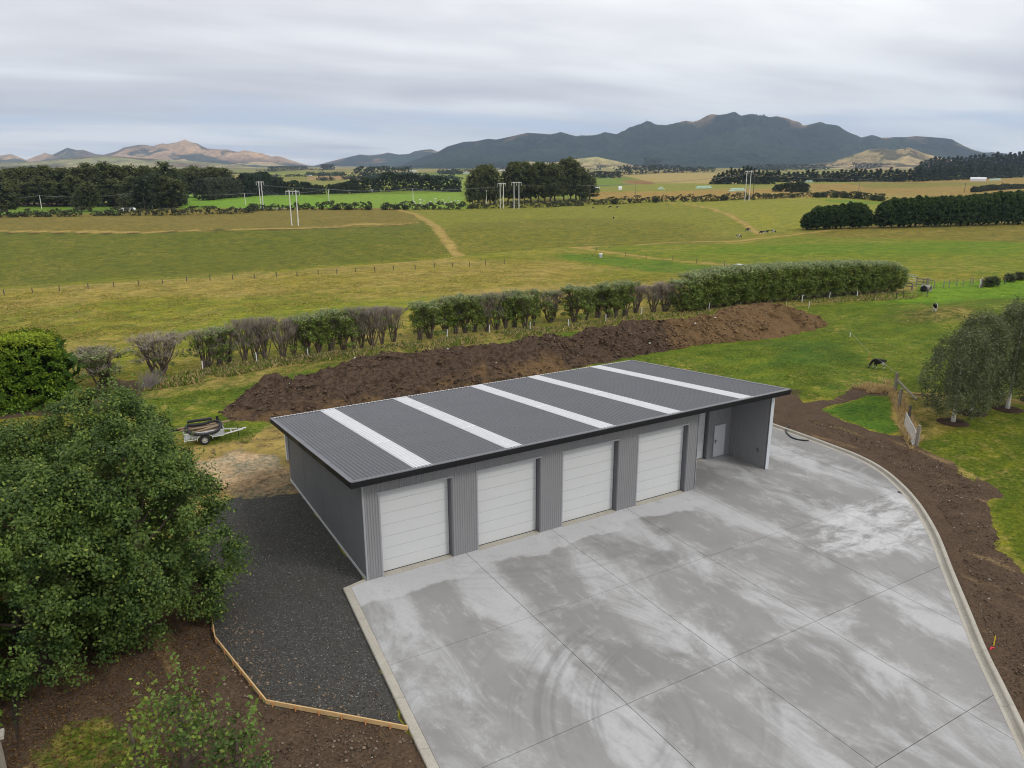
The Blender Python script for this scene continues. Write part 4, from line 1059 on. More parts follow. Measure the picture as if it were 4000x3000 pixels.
def colours(idx, k, rng, a, b, tip=None, z=None, tipw=0.0, jit=0.18, ph=None):
    cb = rng.random(k)[idx][:, None]
    c = np.array(a) * (1 - cb) + np.array(b) * cb
    c = c * (1 + (rng.random((len(idx), 1)) - 0.5) * 2 * jit)
    if tip is not None:
        w = (rng.random(len(idx)) < tipw)[:, None] * rng.random((len(idx), 1))
        c = c * (1 - w) + np.array(tip) * w
    return np.clip(c, 0, 1)
def foliage_obj(name, P, size, col, rng, mat, parent=None, up=0.2, aspect=0.6, nrm=None):
    V, F = leafset(P, size, rng, up, aspect, nrm)
    me = mkmesh(name, V, F, mat, col=np.repeat(col, 4, axis=0))
    return me if parent == 'mesh' else ob(name, me, parent)

def trunk_mesh(h, r, rng, limbs=7, spread=1.5, z0=0.35, mat='bark', lean=0.1, name='trunk'):
    mb = MB()
    lx, ly = rng.normal(size=2) * lean
    pts = [(lx * t * h * 0.5, ly * t * h * 0.5, t * h * 0.9 - 0.12) for t in (0, 0.15, 0.35, 0.6, 0.85, 1.0)]
    mb.tube(pts, [r * 1.35, r, r * 0.82, r * 0.55, r * 0.3, r * 0.08], 8)
    for i in range(limbs):
        t = z0 + (0.9 - z0) * (i + rng.random()) / limbs
        a = rng.random() * 6.283 + i * 2.4
        b = np.array([lx * t * h * .5, ly * t * h * .5, t * h * 0.9]); L = spread * (1.1 - t * 0.7)
        q = b + np.array([math.cos(a) * L * .5, math.sin(a) * L * .5, L * 0.35]); e = b + np.array([math.cos(a) * L, math.sin(a) * L, L * 0.85])
        mb.tube([b, q, e], [r * 0.4 * (1.1 - t), r * 0.26 * (1.1 - t), r * 0.06], 5, False)
    return mb.mesh(name, M[mat], True)

def big_tree(x, y, h, r, seed, n_cl, per, label, ls=0.14, low=0.10, ca=(0.030, 0.062, 0.014), cb=(0.095, 0.150, 0.030), tip=(0.25, 0.30, 0.05), tipw=0.10, shoots=26, sx=1.0, sy=1.0, name='broadleaf_tree', cat='tree', group=None, top_pow=0.6):
    rng = np.random.default_rng(seed)
    root = empty(name, (x, y, T1(x, y))); tag(root, label, cat, group)
    ob('trunk', trunk_mesh(h, 0.16 + h * 0.012, rng, 12, r * 0.75, 0.15), root)
    # clump centres: an uneven shell plus some inside
    u = rng.random(n_cl); th = rng.random(n_cl) * 6.283
    zt = low + (0.97 - low) * u
    prof = np.where(zt < 0.38, 0.80 + 0.20 * S(zt, low, 0.38), (1 - ((zt - 0.38) / 0.62) ** 1.9 * 0.90).clip(0.05, 1) ** top_pow)
    ang = 0.55 + 0.84 * fbm(np.cos(th) * 2.2 + 5, np.sin(th) * 2.2 + zt * 4.0 + seed, seed, 3)
    rr_ = r * prof * ang * np.where(rng.random(n_cl) < 0.72, 0.86 + 0.16 * rng.random(n_cl), 0.3 + 0.55 * rng.random(n_cl))
    C = np.stack([np.cos(th) * rr_ * sx, np.sin(th) * rr_ * sy, zt * h], 1)
    rad = 0.30 + 0.50 * rng.random(n_cl) ** 1.5
    P, idx, d = clumps(C, rad, per, rng, 0.25, 0.75)
    P[:, 2] = np.maximum(P[:, 2], 0.15)
    # leaders that stick out of the outline
    sp = []
    for i in range(shoots):
        a = rng.random() * 6.283; q = r * rng.random() ** 0.5 * 0.95; zz = h * (0.99 - 0.45 * (q / r) ** 2)
        b = np.array([math.cos(a) * q * sx, math.sin(a) * q * sy, zz - 0.5]); dr = np.array([math.cos(a) * 0.35 * q / r, math.sin(a) * 0.35 * q / r, 1.0])
        for t in np.linspace(0, 1.0 + rng.random() * 0.7, 22): sp.append(b + dr * t + rng.normal(size=3) * 0.09)
    for i in range(int(shoots * (3.5 if h > 5 else 0.6))):
        a = rng.random() * 6.283; zz = low + (0.8 - low) * rng.random()
        q = r * np.interp(zz, [0, .38, .8, 1], [.8, 1.0, .72, .2]) * 0.92
        b = np.array([math.cos(a) * q * sx, math.sin(a) * q * sy, zz * h]); dr = np.array([math.cos(a), math.sin(a), 0.25 - 0.9 * rng.random()])
        for t in np.linspace(0, 0.5 + rng.random() * 0.5, 16): sp.append(b + dr * t + rng.normal(size=3) * 0.10)
    sp = np.array(sp)
    nrm = d * 0.5 + (P / np.array([r, r, h])) * 0.7
    col = colours(idx, n_cl, rng, ca, cb, tip, tipw=tipw)
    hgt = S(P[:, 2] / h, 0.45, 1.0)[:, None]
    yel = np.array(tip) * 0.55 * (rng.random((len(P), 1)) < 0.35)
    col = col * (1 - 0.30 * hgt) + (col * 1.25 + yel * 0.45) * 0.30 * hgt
    if shoots:
        P = np.vstack([P, sp]); nrm = np.vstack([nrm, rng.normal(size=(len(sp), 3))])
        col = np.vstack([col, np.tile(np.array(cb) * 1.25, (len(sp), 1)) * (0.8 + 0.5 * rng.random((len(sp), 1)))])
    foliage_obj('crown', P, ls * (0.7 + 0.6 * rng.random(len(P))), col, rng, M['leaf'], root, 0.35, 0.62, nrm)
    return root

BT = [(-8.5, 1.3, 8.2, 3.35, 11, 620, 95, 'broad leafy tree nearest the gravel, dark green crown sweeping almost to the ground', 0.06),
      (-12.1, 0.4, 7.6, 3.1, 12, 480, 90, 'dense dark leafy tree at the left edge above the wire mesh fence', 0.08),
      (-8.9, 7.4, 8.1, 3.4, 13, 540, 90, 'tall leafy tree behind the front one, its yellowish tips in front of the trailer', 0.10),
      (-12.6, 7.2, 7.3, 2.7, 14, 380, 85, 'thinner leafy tree with upright shoots standing over the small lawn', 0.12)]
for x, y, h, r, sd, nc, per, lb, lo in BT:
    big_tree(x, y, h, r, sd, int(nc * 0.80), int(per * 1.75), lb, 0.122, lo, group='leafy trees between lawn and gravel', shoots=(30, 24, 60, 44)[sd - 11], tipw=(0.10, 0.08, 0.20, 0.16)[sd - 11])
big_tree(-8.35, -8.3, 3.5, 0.85, 21, 30, 24, 'young leafy tree with open crown at the bottom edge on bare soil', 0.14, 0.15, group='saplings at the bottom edge', shoots=16, tipw=0.25, name='sapling')
big_tree(-9.35, -8.2, 3.3, 0.42, 22, 14, 18, 'spindly sapling with lime yellow leaves at the bottom edge', 0.14, 0.3, ca=(0.08, 0.13, 0.02), cb=(0.16, 0.21, 0.03), tip=(0.3, 0.33, 0.05), tipw=0.3, group='saplings at the bottom edge', shoots=3, name='sapling')
big_tree(-7.15, -9.5, 2.6, 0.7, 23, 26, 26, 'low leafy sapling furthest right along the bottom edge', 0.14, 0.1, group='saplings at the bottom edge', shoots=8, tipw=0.1, name='sapling')

# birches on the right lawn
def birch(px, py, h, r, seed, label):
    rng = np.random.default_rng(seed); p = G(px, py)
    root = empty('birch_tree', p); tag(root, label, 'tree', 'birches on the right lawn')
    mb = MB(); mb.tube([(0, 0, -0.1), (0.03, 0.02, 0.5), (0.08, 0.05, 1.6), (0.05, 0.1, h * 0.5), (0.1, 0.0, h * 0.93)], [0.17, 0.13, 0.11, 0.07, 0.015], 9)
    lm = MB()
    for i in range(16):
        t = 0.25 + 0.6 * i / 16; a = i * 2.4; L = r * (1.1 - t) * 1.1
        b = np.array([0.06, 0.04, h * t]); lm.tube([b, b + np.array([math.cos(a) * L * .6, math.sin(a) * L * .6, L * .55]), b + np.array([math.cos(a) * L, math.sin(a) * L, L * .6])], [0.035, 0.02, 0.008], 5, False)
    ob('trunk', mb.mesh('trunk', M['birch'], True), root); ob('limbs', lm.mesh('limbs', M['bark'], True), root)
    n = 430
    zt = 0.17 + 0.80 * rng.random(n); th = rng.random(n) * 6.283
    prof = np.clip(1 - (np.abs(zt - 0.46) / 0.56) ** 2.3, 0.03, 1) ** 0.62
    q = r * prof * (0.48 + 0.85 * fbm(np.cos(th) * 1.9, np.sin(th) * 1.9 + zt * 5, seed, 3)) * np.where(rng.random(n) < 0.7, 1, rng.random(n))
    C = np.stack([np.cos(th) * q, np.sin(th) * q, zt * h], 1)
    P, idx, d = clumps(C, 0.28 + 0.25 * rng.random(n), 48, rng, 0.2, 1.5)
    P[:, 2] -= 0.25 * rng.random(len(P)) ** 2
    col = colours(idx, n, rng, (0.075, 0.095, 0.045), (0.16, 0.185, 0.09), (0.24, 0.25, 0.12), tipw=0.12)
    foliage_obj('crown', P, 0.13 * (0.7 + 0.6 * rng.random(len(P))), col, rng, M['leaf'], root, 0.2, 0.6)
    bed = MB(); k = 28
    V = [(0, 0, 0.06)] + [(math.cos(2 * math.pi * i / k) * rr_ * (1 + 0.04 * math.sin(i * 3.1)), math.sin(2 * math.pi * i / k) * rr_, z) for rr_, z in ((0.55, 0.08), (1.02, 0.015), (1.06, -0.05)) for i in range(k)]
    Fb = [(0, 1 + i, 1 + (i + 1) % k) for i in range(k)] + [(1 + j * k + i, 1 + (j + 1) * k + i, 1 + (j + 1) * k + (i + 1) % k, 1 + j * k + (i + 1) % k) for j in range(2) for i in range(k)]
    b_ = ob('mulch_bed', mkmesh('mulch_bed', V, Fb, M['mulch'], smooth=True), None, p); tag(b_, kind='structure')
M['mulch'] = simple('dark_mulch', (0.05, 0.034, 0.024), 0.95, 0.05, var=0.5, scale=14, bump=0.03)
birch(3722, 1650, 6.6, 2.05, 31, 'birch nearest the mesh gate, round grey green crown above a white trunk')
birch(3792, 1612, 7.3, 1.9, 32, 'birch hidden behind the front one with only its trunk foot and top showing')
birch(3935, 1598, 8.3, 2.1, 33, 'tall birch with clear white leaning trunk in a dark mulch ring')
birch(4045, 1566, 8.4, 2.4, 34, 'birch cut off by the right edge of the view')

# conifer hedge and shrubs on the left
def hedge_block(name, pts, h, w, seed, per_m, ls, ca, cb, tip, tipw, label, cat='hedge', top_col=None, mat='needle', rag=0.35, z0=0.1, group=None, crad=0.55, parent=None, aspect=0.5, trunks=True):
    """pts: world polyline; h may be a list along it"""
    rng = np.random.default_rng(seed); P0 = np.array([p[:2] for p in pts], float)
    d = np.r_[0, np.cumsum(np.linalg.norm(np.diff(P0, axis=0), axis=1))]; Ltot = d[-1]
    n = max(4, int(Ltot * per_m)); t = rng.random(n) * Ltot
    bx = np.interp(t, d, P0[:, 0]); by = np.interp(t, d, P0[:, 1])
    tx = np.interp(np.minimum(t + .5, Ltot), d, P0[:, 0]) - np.interp(np.maximum(t - .5, 0), d, P0[:, 0]); ty = np.interp(np.minimum(t + .5, Ltot), d, P0[:, 1]) - np.interp(np.maximum(t - .5, 0), d, P0[:, 1])
    L = np.hypot(tx, ty) + 1e-6; nx, ny = -ty / L, tx / L
    hh = np.interp(t, np.linspace(0, Ltot, len(h)), h) if isinstance(h, (list, tuple)) else np.full(n, float(h))
    hh = hh * (1 - rag * 0.5 + rag * vn(t / (w * 0.8) + seed, np.zeros(n), seed))
    face = rng.random(n); zt = rng.random(n); off = np.zeros(n)
    side = face < 0.66
    off[side] = np.sign(rng.random(side.sum()) - 0.42) * w * 0.46 * (0.86 + 0.28 * rng.random(side.sum())); off[~side] = (rng.random((~side).sum()) - 0.5) * w * 0.95
    zt[~side] = 0.93 + 0.07 * rng.random((~side).sum())
    off = off * np.where(zt > 0.8, 1 - (zt - 0.8) * 1.6, 1)
    endf = np.minimum(1, np.minimum(t, Ltot - t) / (w * 0.5) + 0.55)
    z = z0 * hh + (1 - z0) * hh * zt * np.where(side, 1, endf)
    org = P0[0]
    tz = terrain(bx, by)
    oz = T1(*org)
    C = np.stack([bx + nx * off - org[0], by + ny * off - org[1], z + tz - oz], 1)
    P, idx, dd = clumps(C, crad * (0.7 + 0.6 * rng.random(n)), 26, rng, 0.2, 0.8)
    col = colours(idx, n, rng, ca, cb, tip, tipw=tipw)
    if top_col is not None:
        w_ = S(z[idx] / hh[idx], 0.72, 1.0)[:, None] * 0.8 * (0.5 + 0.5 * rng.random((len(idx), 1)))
        col = col * (1 - w_) + np.array(top_col) * w_
    nrm = np.stack([(nx * np.sign(off))[idx], (ny * np.sign(off))[idx], np.where(side, 0.2, 1.0)[idx]], 1) * 0.8
    nc = n // 2; k2 = rng.integers(0, n, nc); C2 = C[k2].copy(); C2[:, 0] -= (nx * off)[k2] * 0.7; C2[:, 1] -= (ny * off)[k2] * 0.7; C2[:, 2] *= 0.80
    P2 = np.repeat(C2, 3, axis=0) + rng.normal(size=(nc * 3, 3)) * w * 0.12
    root = empty(name, (org[0], org[1], oz)) if parent is None else parent
    if parent is None: tag(root, label, cat, group)
    sz = np.r_[ls * (0.7 + 0.6 * rng.random(len(P))), np.full(len(P2), w * 0.26 if w < 4 else w * 0.34)]
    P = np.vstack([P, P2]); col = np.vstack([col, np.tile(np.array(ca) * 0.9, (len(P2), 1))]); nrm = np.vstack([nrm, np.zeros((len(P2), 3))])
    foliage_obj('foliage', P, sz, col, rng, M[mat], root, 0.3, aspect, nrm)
    if trunks:
        mb = MB(); k = max(2, int(Ltot / 2.2))
        for i in range(k):
            q = (i + 0.5) / k * Ltot; x, y = np.interp(q, d, P0[:, 0]) - org[0], np.interp(q, d, P0[:, 1]) - org[1]
            zz = T1(x + org[0], y + org[1]) - oz
            mb.tube([(x, y, zz - 0.2), (x + 0.05, y, zz + h0(h) * 0.75)], [0.05 + 0.018 * h0(h), 0.03], 6, False)
        tag(mb.obj('stems', M['bark'], root), kind='stuff')
    return root
def h0(h): return h if isinstance(h, (int, float)) else float(np.mean(h))
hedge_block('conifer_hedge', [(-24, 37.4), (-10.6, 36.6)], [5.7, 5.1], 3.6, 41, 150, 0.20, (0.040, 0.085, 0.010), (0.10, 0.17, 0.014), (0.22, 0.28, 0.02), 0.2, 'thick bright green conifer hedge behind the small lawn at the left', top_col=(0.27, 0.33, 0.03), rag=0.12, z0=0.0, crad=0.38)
hedge_block('dark_shrub_row', [(-26, 42.5), (-11.5, 42.2)], [5.4, 4.6], 2.4, 42, 50, 0.18, (0.040, 0.058, 0.026), (0.065, 0.085, 0.04), (0.14, 0.16, 0.08), 0.15, 'dark olive shrub row showing over the top of the bright conifer hedge', 'hedge', rag=0.3, z0=0.2)
hedge_block('conifer_hedge', [(-14.6, 9.0), (-14.5, 0.5), (-14.4, -6)], [3.4, 3.2], 2.0, 43, 26, 0.22, (0.03, 0.06, 0.012), (0.07, 0.13, 0.016), (0.18, 0.26, 0.03), 0.2, 'strip of lime green hedge at the extreme left behind the wire mesh', top_col=(0.10, 0.18, 0.02), rag=0.2)

# shrubs of the trimmed row
def shrub_proto(kind, seed, h=4.0, w=2.0):
    rng = np.random.default_rng(seed); mb = MB()
    ends = []
    ns = 12 if kind != 'dense' else 9
    for i in range(ns):
        a = i / ns * 6.283 + rng.random() * 0.6; q = w * 0.5 * (0.35 + 0.6 * rng.random())
        p0 = np.array([rng.normal() * 0.08, rng.normal() * 0.08, -0.15]); e = np.array([math.cos(a) * q, math.sin(a) * q * 0.75, h * (0.82 + 0.12 * rng.random())])
        m1 = p0 + (e - p0) * np.array([0.30, 0.30, 0.22]); m2 = p0 + (e - p0) * np.array([0.70, 0.70, 0.55])
        m1 += rng.normal(size=3) * 0.06; m2 += rng.normal(size=3) * 0.10
        mb.tube([p0, m1, m2, e], [0.065, 0.05, 0.034, 0.012], 5, False)
        ends.append((m1, m2, e))
        for j in range(5):
            t = 0.25 + 0.6 * rng.random(); b = m2 * (1 - t) + e * t if rng.random() < 0.6 else m1 * (1 - t) + m2 * t
            dr = rng.normal(size=3) * np.array([0.45, 0.35, 0.1]); dr[2] = 0.5 + 0.5 * rng.random(); L = h * (0.16 + 0.14 * rng.random())
            q2 = b + dr / np.linalg.norm(dr) * L; q2[2] = min(q2[2], h * 0.97)
            mb.tube([b, (b + q2) / 2 + rng.normal(size=3) * 0.04, q2], [0.022, 0.015, 0.006], 4, False)
            ends.append((b, (b + q2) / 2, q2))
    stems = mb.mesh('stems', M['bark'], False)
    # fine twigs
    nt_ = {'bare': 1500, 'mixed': 600, 'green': 120, 'dense': 60}[kind]
    E3 = np.array([e for _, _, e in ends]); M3 = np.array([m for _, m, _ in ends])
    k = rng.integers(0, len(ends), nt_); t = 0.35 + 0.65 * rng.random((nt_, 1))
    b = M3[k] * (1 - t) + E3[k] * t + rng.normal(size=(nt_, 3)) * np.array([0.12, 0.10, 0.06])
    d = rng.normal(size=(nt_, 3)) * np.array([0.4, 0.4, 0.1]) + np.array([0, 0, 1.0]) + b * np.array([0.35, 0.35, 0]) / (w * 0.5)
    d /= np.linalg.norm(d, axis=1)[:, None]; L = (0.28 + 0.42 * rng.random((nt_, 1))) * h / 4
    tip = b + d * L; tip[:, 2] = np.minimum(tip[:, 2], h * (0.97 + 0.05 * rng.random(nt_)))
    side = np.cross(d, rng.normal(size=(nt_, 3))); side /= np.linalg.norm(side, axis=1)[:, None]
    V = np.stack([b - side * 0.013, b + side * 0.013, tip + side * 0.006, tip - side * 0.006], 1).reshape(-1, 3)
    tw = mkmesh('twigs', V, np.arange(4 * nt_).reshape(-1, 4), M['twig'], col=np.repeat(np.array((0.25, 0.215, 0.185)) * (0.7 + 0.6 * rng.random((nt_, 1))), 4, axis=0))
    # leaves
    ncl = {'bare': 5, 'mixed': 42, 'green': 96, 'dense': 135}[kind]
    if kind == 'dense':
        th = rng.random(ncl) * 6.283; zt = rng.random(ncl); q = w * 0.5 * (0.62 + 0.34 * S(zt, 0, 0.4)) * (0.8 + 0.22 * rng.random(ncl))
        C = np.stack([np.cos(th) * q, np.sin(th) * q * 0.95, 0.12 * h + zt * h * 0.82], 1); rd = 0.30 + 0.2 * rng.random(ncl)
        top = rng.random(ncl) < 0.2; C[top, 2] = h * 0.93; C[top, :2] *= rng.random((top.sum(), 1))
    else:
        k = rng.integers(0, len(ends), ncl); t = 0.3 + 0.7 * rng.random((ncl, 1))
        C = M3[k] * (1 - t) + E3[k] * t + rng.normal(size=(ncl, 3)) * np.array([0.16, 0.14, 0.1])
        lowc = rng.random(ncl) < (0.16 if kind != 'bare' else 0.9); C[lowc, 2] *= 0.35 + 0.4 * rng.random(lowc.sum())
        C[lowc, :2] *= 1.0 + 0.3 * rng.random((lowc.sum(), 1))
        rd = 0.22 + 0.20 * rng.random(ncl); C[:, 2] = np.minimum(C[:, 2], h * 0.9)
    per = {'bare': 45, 'mixed': 60, 'green': 62, 'dense': 62}[kind]
    P, idx, dd = clumps(C, rd, per, rng, 0.15, 1.0)
    col = colours(idx, ncl, rng, (0.075, 0.12, 0.022), (0.19, 0.255, 0.048), (0.30, 0.36, 0.11), tipw=0.2)
    wt_ = S(P[:, 2] / h, 0.84, 0.95)[:, None] * (0.75 if kind != 'bare' else 0.2)
    col = col * (1 - wt_) + np.array((0.30, 0.35, 0.18)) * wt_ * (0.8 + 0.4 * rng.random((len(P), 1)))
    P[:, 2] = np.minimum(P[:, 2], h * (0.98 + 0.05 * rng.random(len(P))))
    V, F = leafset(P, 0.125 * (0.7 + 0.7 * rng.random(len(P))), rng, 0.3, 0.62, dd)
    lf = mkmesh('leaves', V, F, M['leaf'], col=np.repeat(col, 4, axis=0))
    return stems, tw, lf
M['bark_grey'] = simple('grey_bark', (0.19, 0.165, 0.15), 0.9, 0.1, var=0.3, scale=8)
protos = {'bare': [shrub_proto('bare', s) for s in (101, 102, 103)], 'mixed': [shrub_proto('mixed', s) for s in (111, 112, 113)],
          'green': [shrub_proto('green', s) for s in (121, 122, 123)], 'dense': [shrub_proto('dense', s, w=2.3) for s in (131, 132, 133)]}
def place_shrub(kind, px, pyb, pyt, wpx, i, label, group, rz=None):
    p, h = HT(px, pyb, pyt); m = PXM(p) ; pr = protos[kind][i % 3]
    w = wpx * m
    h *= (0.97 + 0.06 * math.sin(i * 2.7)) if kind != 'dense' else (1.0 + 0.015 * math.sin(i * 2.7)); w *= (1.06 + 0.12 * math.sin(i * 4.1)) if kind != 'dense' else 1.32
    root = empty('trimmed_shrub', p, (i * 1.7) % 0.9 - 0.45 if rz is None else rz, (w / 2.0, w / 2.0 * (0.9 + 0.1 * (i % 3)), h / 4.0))
    tag(root, label, 'shrub', group)
    for nm, me in zip(('stems', 'twigs', 'leaves'), pr): tag(ob(nm, me, root), kind='stuff' if nm == 'twigs' else None)
    return root
K = {'bare': 'bare grey twiggy', 'mixed': 'half bare', 'green': 'leafy green', 'dense': 'dense green'}
rowA = [(809, 1440, 1285, 112, 'mixed'), (859, 1432, 1272, 96, 'green'), (895, 1422, 1262, 84, 'mixed'), (958, 1412, 1248, 88, 'bare'), (1000, 1410, 1246, 74, 'bare'), (1034, 1407, 1243, 78, 'bare'), (1108, 1400, 1240, 98, 'bare'), (1149, 1388, 1236, 70, 'bare'), (1200, 1386, 1222, 92, 'green'), (1246, 1380, 1212, 96, 'green'), (1294, 1373, 1208, 96, 'green'), (1345, 1368, 1203, 92, 'green'), (1384, 1362, 1200, 84, 'mixed'), (1414, 1360, 1200, 64, 'bare'), (1452, 1357, 1197, 88, 'bare'), (1494, 1345, 1193, 70, 'bare'), (1538, 1335, 1190, 70, 'bare')]
for i, (x, b, t, w, k) in enumerate(rowA):
    place_shrub(k, x, b, t, w, i, '%s trimmed shrub, %s from the left in the left run behind the heap' % (K[k], ORD[i]), 'left run of trimmed shrubs')
rowB = [(1640, 1328, 1175, 84, 'green'), (1680, 1321, 1166, 100, 'green'), (1740, 1306, 1160, 92, 'green'), (1780, 1303, 1150, 86, 'green'), (1818, 1300, 1148, 84, 'green'), (1854, 1296, 1142, 88, 'green'), (1900, 1294, 1140, 84, 'mixed'), (1940, 1288, 1140, 82, 'mixed'), (1975, 1283, 1136, 84, 'green'), (2009, 1277, 1133, 76, 'green'), (2052, 1282, 1132, 66, 'green'), (2085, 1272, 1128, 60, 'green'), (2150, 1258, 1124, 118, 'mixed'), (2244, 1257, 1108, 90, 'green'), (2290, 1250, 1120, 70, 'green'), (2334, 1241, 1106, 92, 'green'), (2375, 1240, 1104, 78, 'green'), (2405, 1239, 1100, 80, 'green'), (2440, 1236, 1098, 80, 'green'), (2482, 1222, 1110, 74, 'bare'), (2552, 1219, 1112, 92, 'bare'), (2598, 1216, 1104, 84, 'bare')]
for i, (x, b, t, w, k) in enumerate(rowB):
    place_shrub(k, x, b, t, w, i + 1, '%s trimmed shrub, %s right of the gap, in the middle run' % (K[k], ORD[i]), 'middle run of trimmed shrubs')
n_c = 22
for i in range(n_c):
    f = i / (n_c - 1); x = 2672 + f * (3490 - 2672); b = 1215 - 78 * f ** 0.85; t = np.interp(x, [2672, 2720, 2800, 3000, 3300, 3450, 3490], [1092, 1062, 1045, 1032, 1020, 1024, 1046])
    place_shrub('dense', x, b, t, 84 - 22 * f, i, 'dense green column, %s from the left in the thick run above the heap end' % ORD[i], 'dense right run of the shrub row')
place_shrub('bare', 625, 1468, 1306, 190, 1, 'lone round grey leafless shrub left of the trimmed row', None, 0.2)
place_shrub('mixed', 410, 1508, 1352, 150, 2, 'scraggy half bare shrub leaning beside the conifer hedge', None, 0.5)
place_shrub('mixed', 365, 1470, 1345, 110, 0, 'dark half leafy shrub between conifer hedge and scraggy shrub', None, 0.3)
dead = MB(); rng = np.random.default_rng(5); pd = G(575, 1520)
for i in range(260):
    b = np.array([rng.normal() * 0.25, rng.normal() * 0.2, 0.05 + rng.random() * 0.25]); e = b + np.array([0.5 + rng.normal() * 0.5, 0.3 + rng.normal() * 0.4, 0.3 + rng.random() * 1.1])
    dead.tube([b, e], [0.016, 0.004], 3, False)
tag(dead.obj('brushwood_pile', M['bark_grey'], None, pd), 'grey pile of dead brushwood lying under the lone leafless shrub', 'brushwood')

# ------------------------------------------------------------------ far trees
def far_tree_proto(kind, seed, h=18.0, r=5.0, n=120, per=26, ls=0.75):
    rng = np.random.default_rng(seed)
    if kind == 'gum':
        zt = 0.16 + 0.82 * rng.random(n); prof = np.clip(1 - (np.abs(zt - 0.45) / 0.56) ** 2.2, 0.02, 1) ** 0.6
        th = rng.random(n) * 6.283; q = r * prof * (0.7 + 0.35 * rng.random(n)) * (0.75 + 0.4 * fbm(np.cos(th) * 2 + seed, np.sin(th) * 2 + zt * 5, seed, 2))
        rad = 0.8 + 0.9 * rng.random(n); ca, cb, tip, tw = (0.028, 0.042, 0.016), (0.085, 0.105, 0.034), (0.16, 0.18, 0.045), 0.16
    elif kind == 'conifer':
        zt = 0.04 + 0.95 * rng.random(n) ** 1.15; prof = (1 - zt) ** 0.75 + 0.02
        th = rng.random(n) * 6.283; q = r * prof * (0.65 + 0.4 * rng.random(n)); rad = 0.7 * (1.15 - zt)
        ca, cb, tip, tw = (0.018, 0.034, 0.013), (0.045, 0.072, 0.024), (0.09, 0.12, 0.03), 0.12
    elif kind == 'cypress':
        zt = 0.13 + 0.86 * rng.random(n); prof = np.clip(1 - ((zt - 0.30).clip(0) / 0.72) ** 2.6, 0.06, 1) ** 0.75 * (0.82 + 0.18 * S(zt, 0.1, 0.3))
        th = rng.random(n) * 6.283; q = r * prof * (0.72 + 0.33 * rng.random(n)); rad = np.full(n, h * 0.06) * (0.7 + 0.6 * rng.random(n))
        ca, cb, tip, tw = (0.016, 0.036, 0.011), (0.040, 0.075, 0.018), (0.09, 0.15, 0.025), 0.07
    else:
        zt = 0.08 + 0.9 * rng.random(n); prof = np.clip(1 - (np.abs(zt - 0.42) / 0.6) ** 2.4, 0.02, 1) ** 0.6
        th = rng.random(n) * 6.283; q = r * prof * (0.72 + 0.35 * rng.random(n)); rad = 0.9 + 0.8 * rng.random(n)
        ca, cb, tip, tw = (0.035, 0.05, 0.02), (0.07, 0.09, 0.035), (0.11, 0.13, 0.05), 0.1
    C = np.stack([np.cos(th) * q, np.sin(th) * q, zt * h], 1)
    P, idx, d = clumps(C, np.asarray(rad) if np.ndim(rad) else np.full(n, rad), per, rng, 0.2, 0.9)
    col = colours(idx, n, rng, ca, cb, tip, tipw=tw)
    w = S(P[:, 2] / h, 0.55, 1.0)[:, None] * 0.45
    col = col * (1 - w) + np.array(tip) * 0.8 * w
    kq = rng.integers(0, n, n * 2); P2 = C[kq] * np.array([0.5, 0.5, 0.95]) + rng.normal(size=(n * 2, 3)) * r * 0.08
    sz = np.r_[ls * (0.6 + 0.7 * rng.random(len(P))), np.full(len(P2), r * 0.42)]
    P = np.vstack([P, P2]); col = np.vstack([col, np.tile(np.array(ca) * 0.9, (len(P2), 1))]); d = np.vstack([d, np.zeros((len(P2), 3))])
    V, F = leafset(P, sz, rng, 0.3, 0.7, d)
    crown = mkmesh('crown', V, F, M['gum'], col=np.repeat(col, 4, axis=0))
    return crown, trunk_mesh(h, h * 0.018, rng, 5, r * 0.5, 0.25)
FT = {'gum': [far_tree_proto('gum', 201 + i, 18, 4.6, 130, 26, 0.62) for i in range(4)],
      'conifer': [far_tree_proto('conifer', 211 + i, 14, 3.0, 70, 14, 1.1) for i in range(3)],
      'cypress': [far_tree_proto('cypress', 221 + i, 8.5, 3.3, 230, 26, 0.42) for i in range(4)],
      'bush': [far_tree_proto('bush', 231 + i, 9, 5.0, 110, 22, 0.55) for i in range(3)]}
PH = {'gum': (18.0, 4.6), 'conifer': (14.0, 3.0), 'cypress': (8.5, 3.3), 'bush': (9.0, 5.0)}
def place_tree(kind, px, pyb, pyt, wpx, i, name, label, group=None, dist_add=0.0, cat='tree'):
    p, h = HT(px, pyb, pyt)
    if dist_add:
        d = (p - CAM); d[2] = 0; L = np.linalg.norm(d); k = (L + dist_add) / L
        p = np.array([CAM[0] + d[0] * k, CAM[1] + d[1] * k, 0]); p[2] = T1(p[0], p[1]); h = h * k
    w = wpx * PXM(p) / 2
    ph, pr = PH[kind]
    root = empty(name, p, i * 1.3, (w / pr, w / pr, h / ph)); tag(root, label, cat, group)
    c, t = FT[kind][i % len(FT[kind])]
    ob('crown', c, root); ob('trunk', t, root)
    return root
